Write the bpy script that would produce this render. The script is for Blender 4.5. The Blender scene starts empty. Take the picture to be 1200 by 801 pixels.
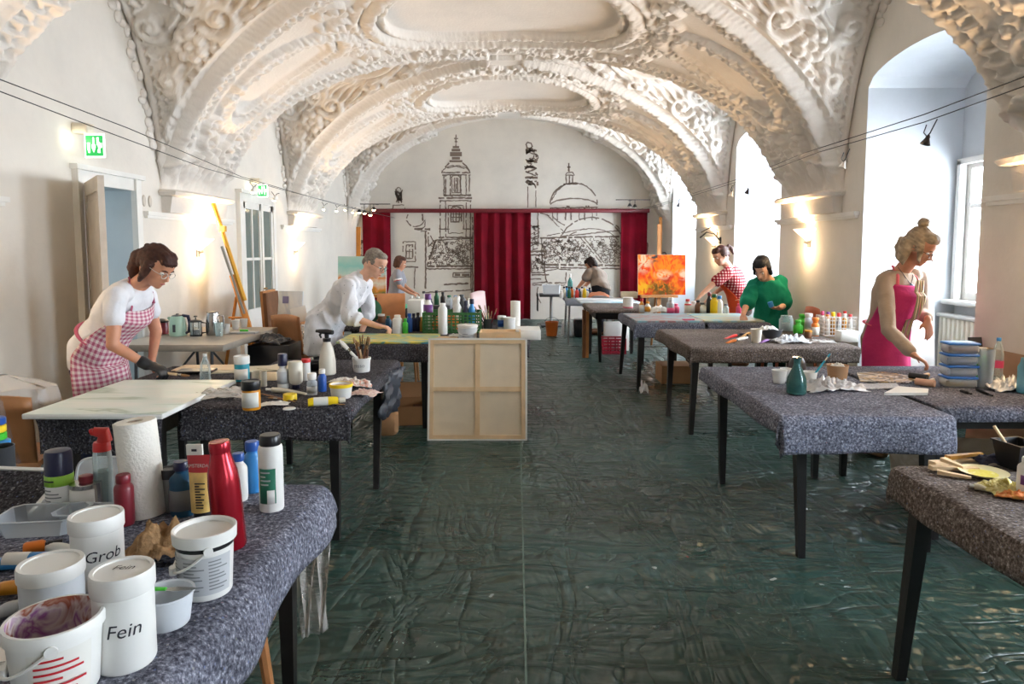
import bpy, math, random
import numpy as np
from mathutils import Vector, Matrix, Euler, noise as mnoise
PI = math.pi
sc = bpy.context.scene
col = sc.collection
# ------------------------------------------------------------------ camera
F, H0, CX, HY, PITCH = 800.0, 1.5, 605.0, 291.0, math.radians(4.6)
CY = HY + F*math.tan(PITCH)
def ray(px, py):
    a, b = (px-CX)/F, (CY-py)/F
    c, s = math.cos(PITCH), math.sin(PITCH)
    return Vector((a, c + b*s, -s + b*c))
def at(px, py, Y):
    d = ray(px, py)*(1.0); k = Y/d.y
    return Vector((d.x*k, Y, H0 + d.z*k))
def onz(px, py, z):
    d = ray(px, py); k = (z-H0)/d.z
    return Vector((d.x*k, d.y*k, z))
def onx(px, py, X):
    d = ray(px, py); k = X/d.x
    return Vector((X, d.y*k, H0 + d.z*k))
cam = bpy.data.cameras.new('camera'); camo = bpy.data.objects.new('camera', cam); col.objects.link(camo)
cam.sensor_width = 36; cam.lens = F/1200*36
cam.shift_x = -5/1200; cam.shift_y = -(400.5-CY)/1200
camo.location = (0, 0, H0); camo.rotation_euler = (PI/2-PITCH, 0, 0)
cam.clip_start = 0.05; sc.camera = camo
sc.view_settings.view_transform = 'Standard'; sc.view_settings.look = 'None'
sc.view_settings.gamma = 1; sc.view_settings.use_curve_mapping = False
# ------------------------------------------------------------------ materials
MATS = {}
def s2l(c):
    return tuple(((v/255)/12.92 if v/255 <= .04045 else ((v/255+.055)/1.055)**2.4) for v in c)
def newmat(name):
    m = bpy.data.materials.new(name); m.use_nodes = True
    nt = m.node_tree; b = nt.nodes['Principled BSDF']
    return m, nt, b
def N(nt, t, **kw):
    n = nt.nodes.new(t)
    for k, v in kw.items():
        if k[0] == 'i' and k[1:].isdigit(): n.inputs[int(k[1:])].default_value = v
        elif hasattr(n, k): setattr(n, k, v)
        else: n.inputs[k].default_value = v
    return n
def ramp(nt, fac, stops, interp='LINEAR'):
    r = nt.nodes.new('ShaderNodeValToRGB'); r.color_ramp.interpolation = interp
    e = r.color_ramp.elements
    while len(e) < len(stops): e.new(0.5)
    for k, (p, c) in enumerate(stops):
        e[k].position = p; e[k].color = (*c, 1) if len(c) == 3 else c
    nt.links.new(fac, r.inputs[0]); return r
def mat(name, rgb, rough=.5, metal=0, var=.0, scale=8, bump=0, bscale=60, alpha=1, trans=0, emit=0, spec=.5, sheen=0):
    """rgb in sRGB 0..255; var = procedural brightness variation; bump = strength"""
    if name in MATS: return MATS[name]
    m, nt, b = newmat(name); L = nt.links.new
    c = s2l(rgb)
    b.inputs['Roughness'].default_value = rough; b.inputs['Metallic'].default_value = metal
    b.inputs['Specular IOR Level'].default_value = spec
    tc = N(nt, 'ShaderNodeTexCoord')
    n = N(nt, 'ShaderNodeTexNoise', Scale=scale, Detail=4.0); L(tc.outputs['Object'], n.inputs['Vector'])
    v = max(var, .03)
    r = ramp(nt, n.outputs['Fac'], [(.3, tuple(x*(1-v) for x in c)), (.7, tuple(min(1, x*(1+v)) for x in c))])
    L(r.outputs[0], b.inputs['Base Color'])
    if bump:
        n2 = N(nt, 'ShaderNodeTexNoise', Scale=bscale, Detail=3.0); L(tc.outputs['Object'], n2.inputs['Vector'])
        bp = N(nt, 'ShaderNodeBump', Strength=bump, Distance=.01); L(n2.outputs['Fac'], bp.inputs['Height']); L(bp.outputs[0], b.inputs['Normal'])
    if trans: b.inputs['Transmission Weight'].default_value = trans; b.inputs['IOR'].default_value = 1.4
    if alpha < 1: b.inputs['Alpha'].default_value = alpha
    if emit: b.inputs['Emission Color'].default_value = (*c, 1); b.inputs['Emission Strength'].default_value = emit
    if sheen: b.inputs['Sheen Weight'].default_value = sheen
    MATS[name] = m; return m
def clear(name, rgb=(235, 245, 245), amount=.75, rough=.1):
    """thin clear plastic or glass: see-through with a glossy, faintly tinted skin"""
    if name in MATS: return MATS[name]
    m, nt, b = newmat(name); L = nt.links.new
    c = s2l(rgb); b.inputs['Base Color'].default_value = (*c, 1); b.inputs['Roughness'].default_value = rough
    t = N(nt, 'ShaderNodeBsdfTransparent'); t.inputs[0].default_value = (*[.5+.5*x for x in c], 1)
    lw = N(nt, 'ShaderNodeLayerWeight', Blend=.35)
    mr = N(nt, 'ShaderNodeMapRange'); mr.inputs[3].default_value = amount; mr.inputs[4].default_value = amount*.25
    L(lw.outputs['Facing'], mr.inputs[0])
    mx = N(nt, 'ShaderNodeMixShader'); L(mr.outputs[0], mx.inputs[0]); L(b.outputs[0], mx.inputs[1]); L(t.outputs[0], mx.inputs[2])
    L(mx.outputs[0], nt.nodes['Material Output'].inputs[0])
    MATS[name] = m; return m
# ------------------------------------------------------------------ mesh builder
class MB:
    def __init__(s): s.v = []; s.f = []; s.uv = None
    def add(s, vs, fs, M=None):
        b = len(s.v)
        s.v += [tuple(M @ Vector(p)) for p in vs] if M is not None else [tuple(p) for p in vs]
        s.f += [tuple(b+i for i in f) for f in fs]; return s
    def box(s, x0, x1, y0, y1, z0, z1, M=None, bev=0):
        if bev <= 0:
            vs = [(x, y, z) for z in (z0, z1) for y in (y0, y1) for x in (x0, x1)]
            return s.add(vs, [(0,2,3,1),(4,5,7,6),(0,1,5,4),(2,6,7,3),(0,4,6,2),(1,3,7,5)], M)
        r = min(bev, (x1-x0)/2.01, (y1-y0)/2.01, (z1-z0)/2.01)
        cx, cy, cz = (x0+x1)/2, (y0+y1)/2, (z0+z1)/2; hx, hy, hz = (x1-x0)/2, (y1-y0)/2, (z1-z0)/2
        # chamfered box: rings of an octagon, stacked
        def ring(ix, z):
            a, b_, c = hx-ix, hy-ix, r
            return [(cx+sx, cy+sy, z) for sx, sy in ((-a+c,-b_),(a-c,-b_),(a,-b_+c),(a,b_-c),(a-c,b_),(-a+c,b_),(-a,b_-c),(-a,-b_+c))]
        R = [ring(r*.6, z0), ring(0, z0+r), ring(0, z1-r), ring(r*.6, z1)]
        vs = [p for q in R for p in q]; fs = []
        for k in range(3):
            for i in range(8): fs.append((k*8+i, k*8+(i+1)%8, k*8+8+(i+1)%8, k*8+8+i))
        fs += [tuple(range(7, -1, -1)), tuple(range(24, 32))]
        return s.add(vs, fs, M)
    def lathe(s, prof, n=24, M=None, sx=1, sy=1, cap=True):
        vs, fs = [], []
        for r, z in prof:
            for i in range(n):
                a = 2*PI*i/n; vs.append((r*math.cos(a)*sx, r*math.sin(a)*sy, z))
        for k in range(len(prof)-1):
            for i in range(n):
                fs.append((k*n+i, k*n+(i+1)%n, (k+1)*n+(i+1)%n, (k+1)*n+i))
        if cap:
            fs.append(tuple(range(n-1, -1, -1))); fs.append(tuple((len(prof)-1)*n+i for i in range(n)))
        return s.add(vs, fs, M)
    def tube(s, pts, rad, n=8, flat=1.0, cap=True, up=(0, 0, 1)):
        pts = [Vector(p) for p in pts]; R = rad if hasattr(rad, '__len__') else [rad]*len(pts)
        vs, fs = [], []; prev = None
        for k, p in enumerate(pts):
            t = (pts[min(k+1, len(pts)-1)]-pts[max(k-1, 0)])
            if t.length < 1e-9: t = Vector((0, 0, 1))
            t.normalize()
            if prev is None:
                u = Vector(up) if abs(t.dot(Vector(up))) < .95 else Vector((1, 0, 0))
                a = t.cross(u).normalized()
            else:
                a = (prev - t*prev.dot(t)); a = a.normalized() if a.length > 1e-6 else t.orthogonal().normalized()
            prev = a; b = t.cross(a)
            for i in range(n):
                th = 2*PI*i/n; vs.append(p + a*(R[k]*math.cos(th)) + b*(R[k]*flat*math.sin(th)))
        for k in range(len(pts)-1):
            for i in range(n): fs.append((k*n+i, k*n+(i+1)%n, (k+1)*n+(i+1)%n, (k+1)*n+i))
        if cap: fs.append(tuple(range(n-1, -1, -1))); fs.append(tuple((len(pts)-1)*n+i for i in range(n)))
        return s.add(vs, fs)
    def ball(s, c, r, n=12, m=8, M=None):
        rx, ry, rz = r if hasattr(r, '__len__') else (r, r, r)
        vs, fs = [], []
        for k in range(1, m):
            ph = PI*k/m
            for i in range(n):
                th = 2*PI*i/n
                vs.append((rx*math.sin(ph)*math.cos(th), ry*math.sin(ph)*math.sin(th), rz*math.cos(ph)))
        top, bot = len(vs), len(vs)+1; vs += [(0, 0, rz), (0, 0, -rz)]
        for k in range(m-2):
            for i in range(n): fs.append((k*n+i, (k+1)*n+i, (k+1)*n+(i+1)%n, k*n+(i+1)%n))
        for i in range(n): fs += [(top, i, (i+1)%n), (bot, (m-2)*n+(i+1)%n, (m-2)*n+i)]
        Q = Matrix.Translation(c) if M is None else Matrix.Translation(c) @ M
        return s.add(vs, fs, Q)
    def poly(s, pts, th, M=None):
        """flat polygon in xy, thickened along z"""
        n = len(pts); vs = [(x, y, 0) for x, y in pts]+[(x, y, th) for x, y in pts]
        fs = [tuple(range(n-1, -1, -1)), tuple(range(n, 2*n))]+[(i, (i+1)%n, n+(i+1)%n, n+i) for i in range(n)]
        return s.add(vs, fs, M)
    def grid(s, P, closed=False):
        """P[k][i] points"""
        b = len(s.v); nk, ni = len(P), len(P[0])
        s.v += [tuple(p) for r in P for p in r]
        for k in range(nk-1):
            for i in range(ni if closed else ni-1):
                s.f.append((b+k*ni+i, b+k*ni+(i+1)%ni, b+(k+1)*ni+(i+1)%ni, b+(k+1)*ni+i))
        return s
    def build(s, name, m, parent=None, smooth=True, loc=None, rot=None, angle=40, org=None):
        me = bpy.data.meshes.new(name)
        vs = s.v if org is None else [(x-org[0], y-org[1], z-org[2]) for x, y, z in s.v]
        me.from_pydata(vs, [], s.f); me.validate(); me.update()
        if isinstance(m, (list, tuple)):
            for q in m: me.materials.append(q)
        else: me.materials.append(m)
        if smooth:
            me.polygons.foreach_set('use_smooth', [True]*len(me.polygons))
            try: me.set_sharp_from_angle(angle=math.radians(angle))
            except Exception: pass
        o = bpy.data.objects.new(name, me); col.objects.link(o)
        if parent is not None: o.parent = parent
        if loc is not None: o.location = loc
        if rot is not None: o.rotation_euler = rot
        return o
def tag(o, label=None, cat=None, group=None, kind=None):
    if label: o['label'] = label
    if cat: o['category'] = cat
    if group: o['group'] = group
    if kind: o['kind'] = kind
    return o
def thing(name, label, cat, loc=(0, 0, 0), rz=0, group=None, rot=None):
    o = bpy.data.objects.new(name, None); col.objects.link(o); o.empty_display_size = .1
    o.location = loc; o.rotation_euler = rot if rot else (0, 0, rz)
    return tag(o, label, cat, group)
def struct(o): o['kind'] = 'structure'; return o
def copy_tree(o, parent=None):
    c = o.copy(); col.objects.link(c)
    if parent is not None: c.parent = parent
    for ch in list(o.children): copy_tree(ch, c)
    return c
def R2D(a): return math.degrees(a)
def RD(a): return math.radians(a)
def rotz(a): return Matrix.Rotation(a, 4, 'Z')
def frame_from(p, q, up=(0, 0, 1)):
    """matrix whose z axis runs from p to q, placed at p"""
    d = (Vector(q)-Vector(p)).normalized(); q_ = d.to_track_quat('Z', 'Y')
    return Matrix.Translation(Vector(p)) @ q_.to_matrix().to_4x4()
def solid(o, th, off=-1):
    md = o.modifiers.new('thickness', 'SOLIDIFY'); md.thickness = th; md.offset = off; return o
_txt = {}
def text_geo(txt, size, shear=0):
    """flat glyph outlines of a word as (verts, faces), left at x=0, baseline y=0"""
    cu = bpy.data.curves.new('lettering', 'FONT'); cu.body = txt; cu.size = size; cu.shear = shear; cu.resolution_u = 3
    o = bpy.data.objects.new('lettering', cu); col.objects.link(o)
    dg = bpy.context.evaluated_depsgraph_get(); me = o.evaluated_get(dg).to_mesh()
    vs = [tuple(v.co) for v in me.vertices]; fs = [tuple(p.vertices) for p in me.polygons]
    o.evaluated_get(dg).to_mesh_clear(); bpy.data.objects.remove(o); bpy.data.curves.remove(cu)
    return vs, fs
def text_on_cyl(mb, txt, size, r, z, ang, shear=0, gap=.0012):
    vs, fs = text_geo(txt, size, shear)
    if not vs: return
    w = max(v[0] for v in vs)
    mb.add([((r+gap)*math.cos(ang+(x-w/2)/r), (r+gap)*math.sin(ang+(x-w/2)/r), z+y) for x, y, _ in vs], fs)
def text_flat(mb, txt, size, M, shear=0):
    vs, fs = text_geo(txt, size, shear); w = max(v[0] for v in vs)
    mb.add([(x-w/2, y, 0) for x, y, _ in vs], fs, M)
rnd = random.Random(7)
# ------------------------------------------------------------------ the room
XR, XL, YB, YF = 3.085, -3.355, 14.46, -3.6
XC, AA, ZS = (XR+XL)/2, (XR-XL)/2, 1.875
RIBS = [3.55, 7.13, 10.72, 14.31]; BAYS = [5.34, 8.92, 12.51]; SP = 3.58
LW = 1.17                      # half width of a cross vault
def crown(y): return 2.11 + max(0, min(1, (y-12.4)/2.06))*.26
plaster = None
def plaster_mat(name, c, bump=.25):
    m, nt, b = newmat(name); L = nt.links.new
    tc = N(nt, 'ShaderNodeTexCoord')
    n = N(nt, 'ShaderNodeTexNoise', Scale=1.3, Detail=6.0, Roughness=.65); L(tc.outputs['Object'], n.inputs['Vector'])
    a = s2l(c)
    r = ramp(nt, n.outputs['Fac'], [(.3, tuple(x*.9 for x in a)), (.55, a), (.75, tuple(min(1, x*1.05) for x in a))])
    L(r.outputs[0], b.inputs['Base Color']); b.inputs['Roughness'].default_value = .85
    b.inputs['Specular IOR Level'].default_value = .2
    n2 = N(nt, 'ShaderNodeTexNoise', Scale=35.0, Detail=5.0); L(tc.outputs['Object'], n2.inputs['Vector'])
    bp = N(nt, 'ShaderNodeBump', Strength=bump, Distance=.012); L(n2.outputs['Fac'], bp.inputs['Height']); L(bp.outputs[0], b.inputs['Normal'])
    return m
wall_m = plaster_mat('wall_plaster', (222, 216, 206), .12)
vault_m = plaster_mat('vault_stucco', (222, 215, 206), .3)
niche_m = plaster_mat('niche_white', (204, 208, 212), .06)
white_paint = mat('white_gloss_paint', (228, 226, 220), .35, var=.04)
old_paint = mat('old_door_paint', (196, 186, 172), .5, var=.1, bump=.1)

# floor: dark green sheeting, wrinkled and splashed with paint
def floor_mat():
    m, nt, b = newmat('green_sheeting'); L = nt.links.new
    tc = N(nt, 'ShaderNodeTexCoord'); P = tc.outputs['Object']
    n = N(nt, 'ShaderNodeTexNoise', Scale=.9, Detail=5.0, Roughness=.6); L(P, n.inputs['Vector'])
    base = ramp(nt, n.outputs['Fac'], [(.3, s2l((32, 54, 48))), (.5, s2l((42, 68, 62))), (.72, s2l((54, 82, 78)))])
    cur = base.outputs[0]
    def splat(scale, thr, color, warp, mask_thr, mask_scale=.8, seed=0.0):
        nonlocal cur
        mp = N(nt, 'ShaderNodeMapping'); mp.inputs['Location'].default_value = (seed, seed*1.7, 0); L(P, mp.inputs['Vector'])
        nz = N(nt, 'ShaderNodeTexNoise', Scale=scale*1.4, Detail=3.0); L(mp.outputs[0], nz.inputs['Vector'])
        mx = N(nt, 'ShaderNodeMixRGB', Fac=warp); L(mp.outputs[0], mx.inputs[1]); L(nz.outputs['Color'], mx.inputs[2])
        vo = N(nt, 'ShaderNodeTexVoronoi', Scale=scale); L(mx.outputs[0], vo.inputs['Vector'])
        lt = N(nt, 'ShaderNodeMath', operation='LESS_THAN', i1=thr); L(vo.outputs['Distance'], lt.inputs[0])
        mk = N(nt, 'ShaderNodeTexNoise', Scale=mask_scale, Detail=2.0); L(mp.outputs[0], mk.inputs['Vector'])
        gt = N(nt, 'ShaderNodeMath', operation='GREATER_THAN', i1=mask_thr); L(mk.outputs['Fac'], gt.inputs[0])
        mu = N(nt, 'ShaderNodeMath', operation='MULTIPLY'); L(lt.outputs[0], mu.inputs[0]); L(gt.outputs[0], mu.inputs[1])
        mc = N(nt, 'ShaderNodeMixRGB'); mc.inputs[2].default_value = (*s2l(color), 1)
        L(mu.outputs[0], mc.inputs[0]); L(cur, mc.inputs[1]); cur = mc.outputs[0]
    splat(11, .10, (176, 188, 186), .10, .60, .8, 0)
    splat(5, .07, (190, 198, 196), .16, .60, .9, 3.1)
    splat(30, .13, (150, 168, 164), .03, .57, 1.2, 5.2)
    splat(5.2, .09, (140, 66, 66), .5, .62, .6, 7.7)
    splat(5.0, .09, (110, 88, 52), .5, .62, .6, 9.9)
    splat(5.5, .11, (60, 104, 122), .5, .6, .6, 12.9)
    L(cur, b.inputs['Base Color'])
    # wrinkles: long soft folds mostly across and along the room
    mp1 = N(nt, 'ShaderNodeMapping'); mp1.inputs['Scale'].default_value = (1.0, 3.2, 1); mp1.inputs['Rotation'].default_value = (0, 0, .25); L(P, mp1.inputs['Vector'])
    w1 = N(nt, 'ShaderNodeTexNoise', Scale=1.7, Detail=2.5, Roughness=.5, Distortion=.9); L(mp1.outputs[0], w1.inputs['Vector'])
    mp2 = N(nt, 'ShaderNodeMapping'); mp2.inputs['Scale'].default_value = (2.6, .8, 1); mp2.inputs['Rotation'].default_value = (0, 0, -.5); L(P, mp2.inputs['Vector'])
    w2 = N(nt, 'ShaderNodeTexNoise', Scale=1.5, Detail=3.0, Roughness=.5, Distortion=1.3); L(mp2.outputs[0], w2.inputs['Vector'])
    def ridge(o):
        s_ = N(nt, 'ShaderNodeMath', operation='SUBTRACT', i1=.5); L(o, s_.inputs[0])
        a = N(nt, 'ShaderNodeMath', operation='ABSOLUTE'); L(s_.outputs[0], a.inputs[0])
        p = N(nt, 'ShaderNodeMath', operation='POWER', i1=.6); L(a.outputs[0], p.inputs[0]); return p
    ad = N(nt, 'ShaderNodeMath', operation='ADD'); L(ridge(w1.outputs['Fac']).outputs[0], ad.inputs[0]); L(ridge(w2.outputs['Fac']).outputs[0], ad.inputs[1])
    n3 = N(nt, 'ShaderNodeTexNoise', Scale=26.0, Detail=3.0); L(P, n3.inputs['Vector'])
    m3 = N(nt, 'ShaderNodeMath', operation='MULTIPLY_ADD', i1=.035); L(n3.outputs['Fac'], m3.inputs[0]); L(ad.outputs[0], m3.inputs[2])
    bp = N(nt, 'ShaderNodeBump', Strength=.65, Distance=.075); L(m3.outputs[0], bp.inputs['Height']); L(bp.outputs[0], b.inputs['Normal'])
    rr = ramp(nt, n.outputs['Fac'], [(.3, (.24,)*3), (.7, (.36,)*3)]); L(rr.outputs[0], b.inputs['Roughness'])
    b.inputs['Specular IOR Level'].default_value = .45
    return m
struct(MB().box(XL-2.5, XR+1.2, YF-.2, YB+.2, -.12, 0).build('floor', floor_mat(), smooth=False))
seam_m = mat('sheet_seam', (92, 116, 108), .4)
struct(MB().box(onz(612, 600, 0).x-.004, onz(612, 600, 0).x+.004, .8, 9.5, 0, .003).build('trim_1', seam_m))

# right wall with arched window niches
ND = .85; ZSP, ZAP = 2.90, 3.08
WIN = [(-2.55, -.9, 1.0, 2.75), (1.0, 2.6, 1.0, 2.75), (4.57, 6.11, 1.05, 2.26), (8.03, 9.70, 1.0, 2.7), (11.78, 13.53, 1.0, 2.7)]
ZT = 4.4
def arch_z(y, y0, y1): 
    t = (2*y-y0-y1)/(y1-y0); return ZSP + (ZAP-ZSP)*math.sqrt(max(0, 1-t*t))
w = MB(); nz = MB()
ys = [YF] + [v for a in WIN for v in a[:2]] + [YB]
for k in range(0, len(ys), 2):
    w.add([(XR, ys[k], 0), (XR, ys[k+1], 0), (XR, ys[k+1], ZT), (XR, ys[k], ZT)], [(0, 1, 2, 3)])
for (y0, y1, zb, zt) in WIN:
    n = 20; pts = [y0+(y1-y0)*i/n for i in range(n+1)]
    for i in range(n):
        a, b_ = pts[i], pts[i+1]
        w.add([(XR, a, arch_z(a, y0, y1)), (XR, b_, arch_z(b_, y0, y1)), (XR, b_, ZT), (XR, a, ZT)], [(0, 1, 2, 3)])
        nz.add([(XR, a, arch_z(a, y0, y1)), (XR, b_, arch_z(b_, y0, y1)), (XR+ND, b_, arch_z(b_, y0, y1)), (XR+ND, a, arch_z(a, y0, y1))], [(0, 1, 2, 3)])
    X2 = XR+ND
    nz.add([(XR, y0, 0), (X2, y0, 0), (X2, y0, ZSP), (XR, y0, ZSP)], [(0, 1, 2, 3)])
    nz.add([(XR, y1, 0), (X2, y1, 0), (X2, y1, ZSP), (XR, y1, ZSP)], [(0, 1, 2, 3)])
    m_ = .06
    nz.box(X2, X2+.1, y0-.02, y1+.02, -.05, zb); nz.box(X2, X2+.1, y0-.02, y1+.02, zt, ZAP+.1)
    nz.box(X2, X2+.1, y0-.02, y0+m_, zb, zt); nz.box(X2, X2+.1, y1-m_, y1+.02, zb, zt)
struct(w.build('wall_right', wall_m, smooth=False)); struct(nz.build('wall_right_niches', niche_m, angle=20))
glass_m = clear('window_glass', (250, 252, 255), .93, .02)
for k, (y0, y1, zb, zt) in enumerate(WIN):
    X2 = XR+ND; a, b_ = y0+.06, y1-.06
    fr = MB(); ym = (a+b_)/2
    for q in (a, ym-.035, b_-.07): fr.box(X2+.01, X2+.07, q, q+.07, zb, zt)
    for z in (zb, zt-.07, zb+(zt-zb)*.66): fr.box(X2+.012, X2+.068, a, b_, z, z+.07 if z != zb+(zt-zb)*.66 else z+.04)
    o = struct(fr.build('window_%d' % (k+1), white_paint, smooth=False))
    g = MB().box(X2+.035, X2+.041, a+.07, ym-.035, zb+.07, zt-.07).box(X2+.035, X2+.041, ym+.035, b_-.07, zb+.07, zt-.07)
    struct(g.build('pane', glass_m, o, smooth=False))
    struct(MB().box(X2-.14, X2+.02, y0+.01, y1-.01, zb-.04, zb, bev=.01).build('window_sill', white_paint, o))
    L_ = bpy.data.lights.new('daylight_portal', 'AREA'); L_.shape = 'RECTANGLE'; L_.size = y1-y0; L_.size_y = zt-zb; L_.cycles.is_portal = True
    lo = bpy.data.objects.new('daylight_portal', L_); col.objects.link(lo)
    lo.location = (X2+.12, (y0+y1)/2, (zb+zt)/2); lo.rotation_euler = (0, PI/2, 0)
# deep inner reveal of the nearest visible window
y0, y1, zb, zt = WIN[2]
sash = MB().box(XR+ND-.06, XR+ND, y1-.08, y1-.03, zb, zt).box(XR+ND-.06, XR+ND, y0+.03, y0+.08, zb, zt).box(XR+ND-.06, XR+ND, y0+.03, y1-.03, zt-.03, zt+.02)
struct(sash.build('window_6', white_paint, smooth=False))

# left wall: doorway with open leaf, glazed door, and bare bays
D1 = (5.33, 6.0, 2.0); D2 = (8.34, 9.36, 2.07)
D0 = (1.35, 2.6, 2.1)
w = MB(); ys = [YF, D1[0], D1[1], YB]
w.add([(XL, YF, 0), (XL, D1[0], 0), (XL, D1[0], ZT), (XL, YF, ZT)], [(0, 1, 2, 3)])
w.add([(XL, D1[0], D1[2]), (XL, D1[1], D1[2]), (XL, D1[1], ZT), (XL, D1[0], ZT)], [(0, 1, 2, 3)])
w.add([(XL, D1[1], 0), (XL, YB, 0), (XL, YB, ZT), (XL, D1[1], ZT)], [(0, 1, 2, 3)])
struct(w.build('wall_left', wall_m, smooth=False))
pale = plaster_mat('passage_wall', (196, 206, 210), .05)
c = MB(); x0, x1, y0, y1, z1 = XL-1.9, XL, 4.9, 7.4, 2.35
c.add([(x0, y0, 0), (x1, y0, 0), (x1, y0, z1), (x0, y0, z1), (x0, y1, 0), (x1, y1, 0), (x1, y1, z1), (x0, y1, z1)], [(0, 1, 2, 3), (4, 5, 6, 7), (0, 3, 7, 4), (3, 2, 6, 7)])
c.box(XL-.32, XL, D1[0]-.1, D1[0], 0, D1[2]).box(XL-.32, XL, D1[1], D1[1]+.1, 0, D1[2]).box(XL-.32, XL, D1[0]-.1, D1[1]+.1, D1[2], D1[2]+.1)
struct(c.build('wall_passage', pale, smooth=False))
pl = bpy.data.lights.new('passage_fill_light', 'AREA'); pl.energy = 26; pl.size = .8; pl.color = (.86, .94, 1)  # added area light that brightens the passage, its real source is unseen
po = bpy.data.objects.new('passage_fill_light', pl); col.objects.link(po); po.location = (XL-1.0, 6.2, 2.3)
# door frame mouldings
fr = MB()
for (a, b_) in ((D1[0]-.12, D1[0]), (D1[1], D1[1]+.12)):
    fr.box(XL, XL+.03, a, b_, 0, D1[2]); fr.box(XL+.0301, XL+.05, a+.001, a+.03, 0, D1[2]+.099)
fr.box(XL, XL+.03, D1[0]-.12, D1[1]+.12, D1[2], D1[2]+.1); fr.box(XL, XL+.06, D1[0]-.14, D1[1]+.14, D1[2]+.1, D1[2]+.14)
struct(fr.build('trim_2', white_paint, smooth=False))
# open leaf (hinged at the near jamb, swung into the room)
def panel_leaf(name, wdt, hgt, mt, glazed=False):
    m = MB(); t = .02
    st = .085
    m.box(0, st, -t, t, 0, hgt).box(wdt-st, wdt, -t, t, 0, hgt)
    rails = [(0, .2), (.78, .9), (hgt-.1, hgt)]
    for z0, z1 in rails: m.box(st, wdt-st, -t, t, z0, z1)
    m.box(st, wdt-st, -t*.4, t*.4, .2, .78)
    for s_ in (-1, 1):
        m.box(st+.03, wdt-st-.03, -t*.9 if s_ < 0 else t*.4, -t*.4 if s_ < 0 else t*.9, .25, .73, bev=.004)
    if not glazed:
        m.box(st, wdt-st, -t*.4, t*.4, .9, hgt-.1)
        m.box(st+.03, wdt-st-.03, -t*.9, t*.9, .95, hgt-.15, bev=.004)
    return m
hx, hy = XL+.05, D1[0]-.02
fe = onx(103, 300, XL+.6); ang = math.atan2(-.66, .52)
d1 = struct(panel_leaf('door', .74, 1.99, old_paint).build('door_1', old_paint, loc=(hx, hy, .01), rot=(0, 0, ang), smooth=False))
hm = mat('dark_iron', (50, 46, 42), .4, metal=.7)
h = MB()
for s_ in (-1, 1):
    h.tube([(.69, s_*.02, 1.02), (.69, s_*.06, 1.02), (.60, s_*.06, 1.02)], .009, 8)
    h.box(.672, .708, s_*.021-.002, s_*.021+.002, .94, 1.1)
struct(h.build('door_handle', hm, d1))
# glazed double door further along the left wall
y0, y1, zt = D2; m = MB()
for a, b_ in ((y0-.1, y0), (y1, y1+.1)): m.box(XL, XL+.05, a, b_, 0, zt)
m.box(XL, XL+.05, y0-.1, y1+.1, zt, zt+.1); m.box(XL, XL+.08, y0-.12, y1+.12, zt+.1, zt+.14)
struct(m.build('trim_3', white_paint, smooth=False))
m = MB(); g = MB(); ym = y0+.60
lv = [(y0, ym), (ym, y1)]
for a, b_ in lv:
    m.box(XL, XL+.04, a, a+.07, 0, zt).box(XL, XL+.04, b_-.07, b_, 0, zt)
    m.box(XL, XL+.04, a, b_, 0, .74).box(XL, XL+.04, a, b_, zt-.08, zt).box(XL+.004, XL+.036, a, b_, 1.35, 1.385)
    m.box(XL+.04, XL+.048, a+.12, b_-.12, .15, .6, bev=.003)
    g.box(XL+.012, XL+.02, a+.07, b_-.07, .74, zt-.08)
q = (y0+ym)/2; m.box(XL+.004, XL+.036, q-.016, q+.016, .74, zt-.08)
m.box(XL+.04, XL+.055, ym-.03, ym+.03, 0, zt)
d2 = struct(m.build('door_2', white_paint, smooth=False))
dark_glass = mat('dim_door_glass', (112, 122, 116), .12, var=.06, spec=.7)
struct(g.build('pane', dark_glass, d2, smooth=False))
struct(MB().tube([(XL+.055, ym+.0, .98), (XL+.09, ym, .98), (XL+.09, ym-.1, .98)], .009, 8).build('door_handle', mat('brass', (170, 130, 60), .3, metal=1), d2))
# back and front walls
struct(MB().add([(XL, YB, 0), (XR, YB, 0), (XR, YB, ZT+.4), (XL, YB, ZT+.4)], [(0, 1, 2, 3)]).build('wall_back', wall_m, smooth=False))
struct(MB().add([(XL, YF, 0), (XR, YF, 0), (XR, YF, ZT+.4), (XL, YF, ZT+.4)], [(0, 1, 2, 3)]).build('wall_front', wall_m, smooth=False))
# thin ledges (picture rails) on the piers
k = 4
for (Xw, sgn) in ((XR, -1), (XL, 1)):
    for yr in RIBS:
        if yr > 14: continue
        b_ = MB().box(min(Xw, Xw+sgn*.05), max(Xw, Xw+sgn*.05), yr-.95, yr+.95, 1.80, 1.835)
        b_.box(min(Xw, Xw+sgn*.03), max(Xw, Xw+sgn*.03), yr-.93, yr+.93, 1.775, 1.80)
        struct(b_.build('trim_%d' % k, white_paint, smooth=False)); k += 1
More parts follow.
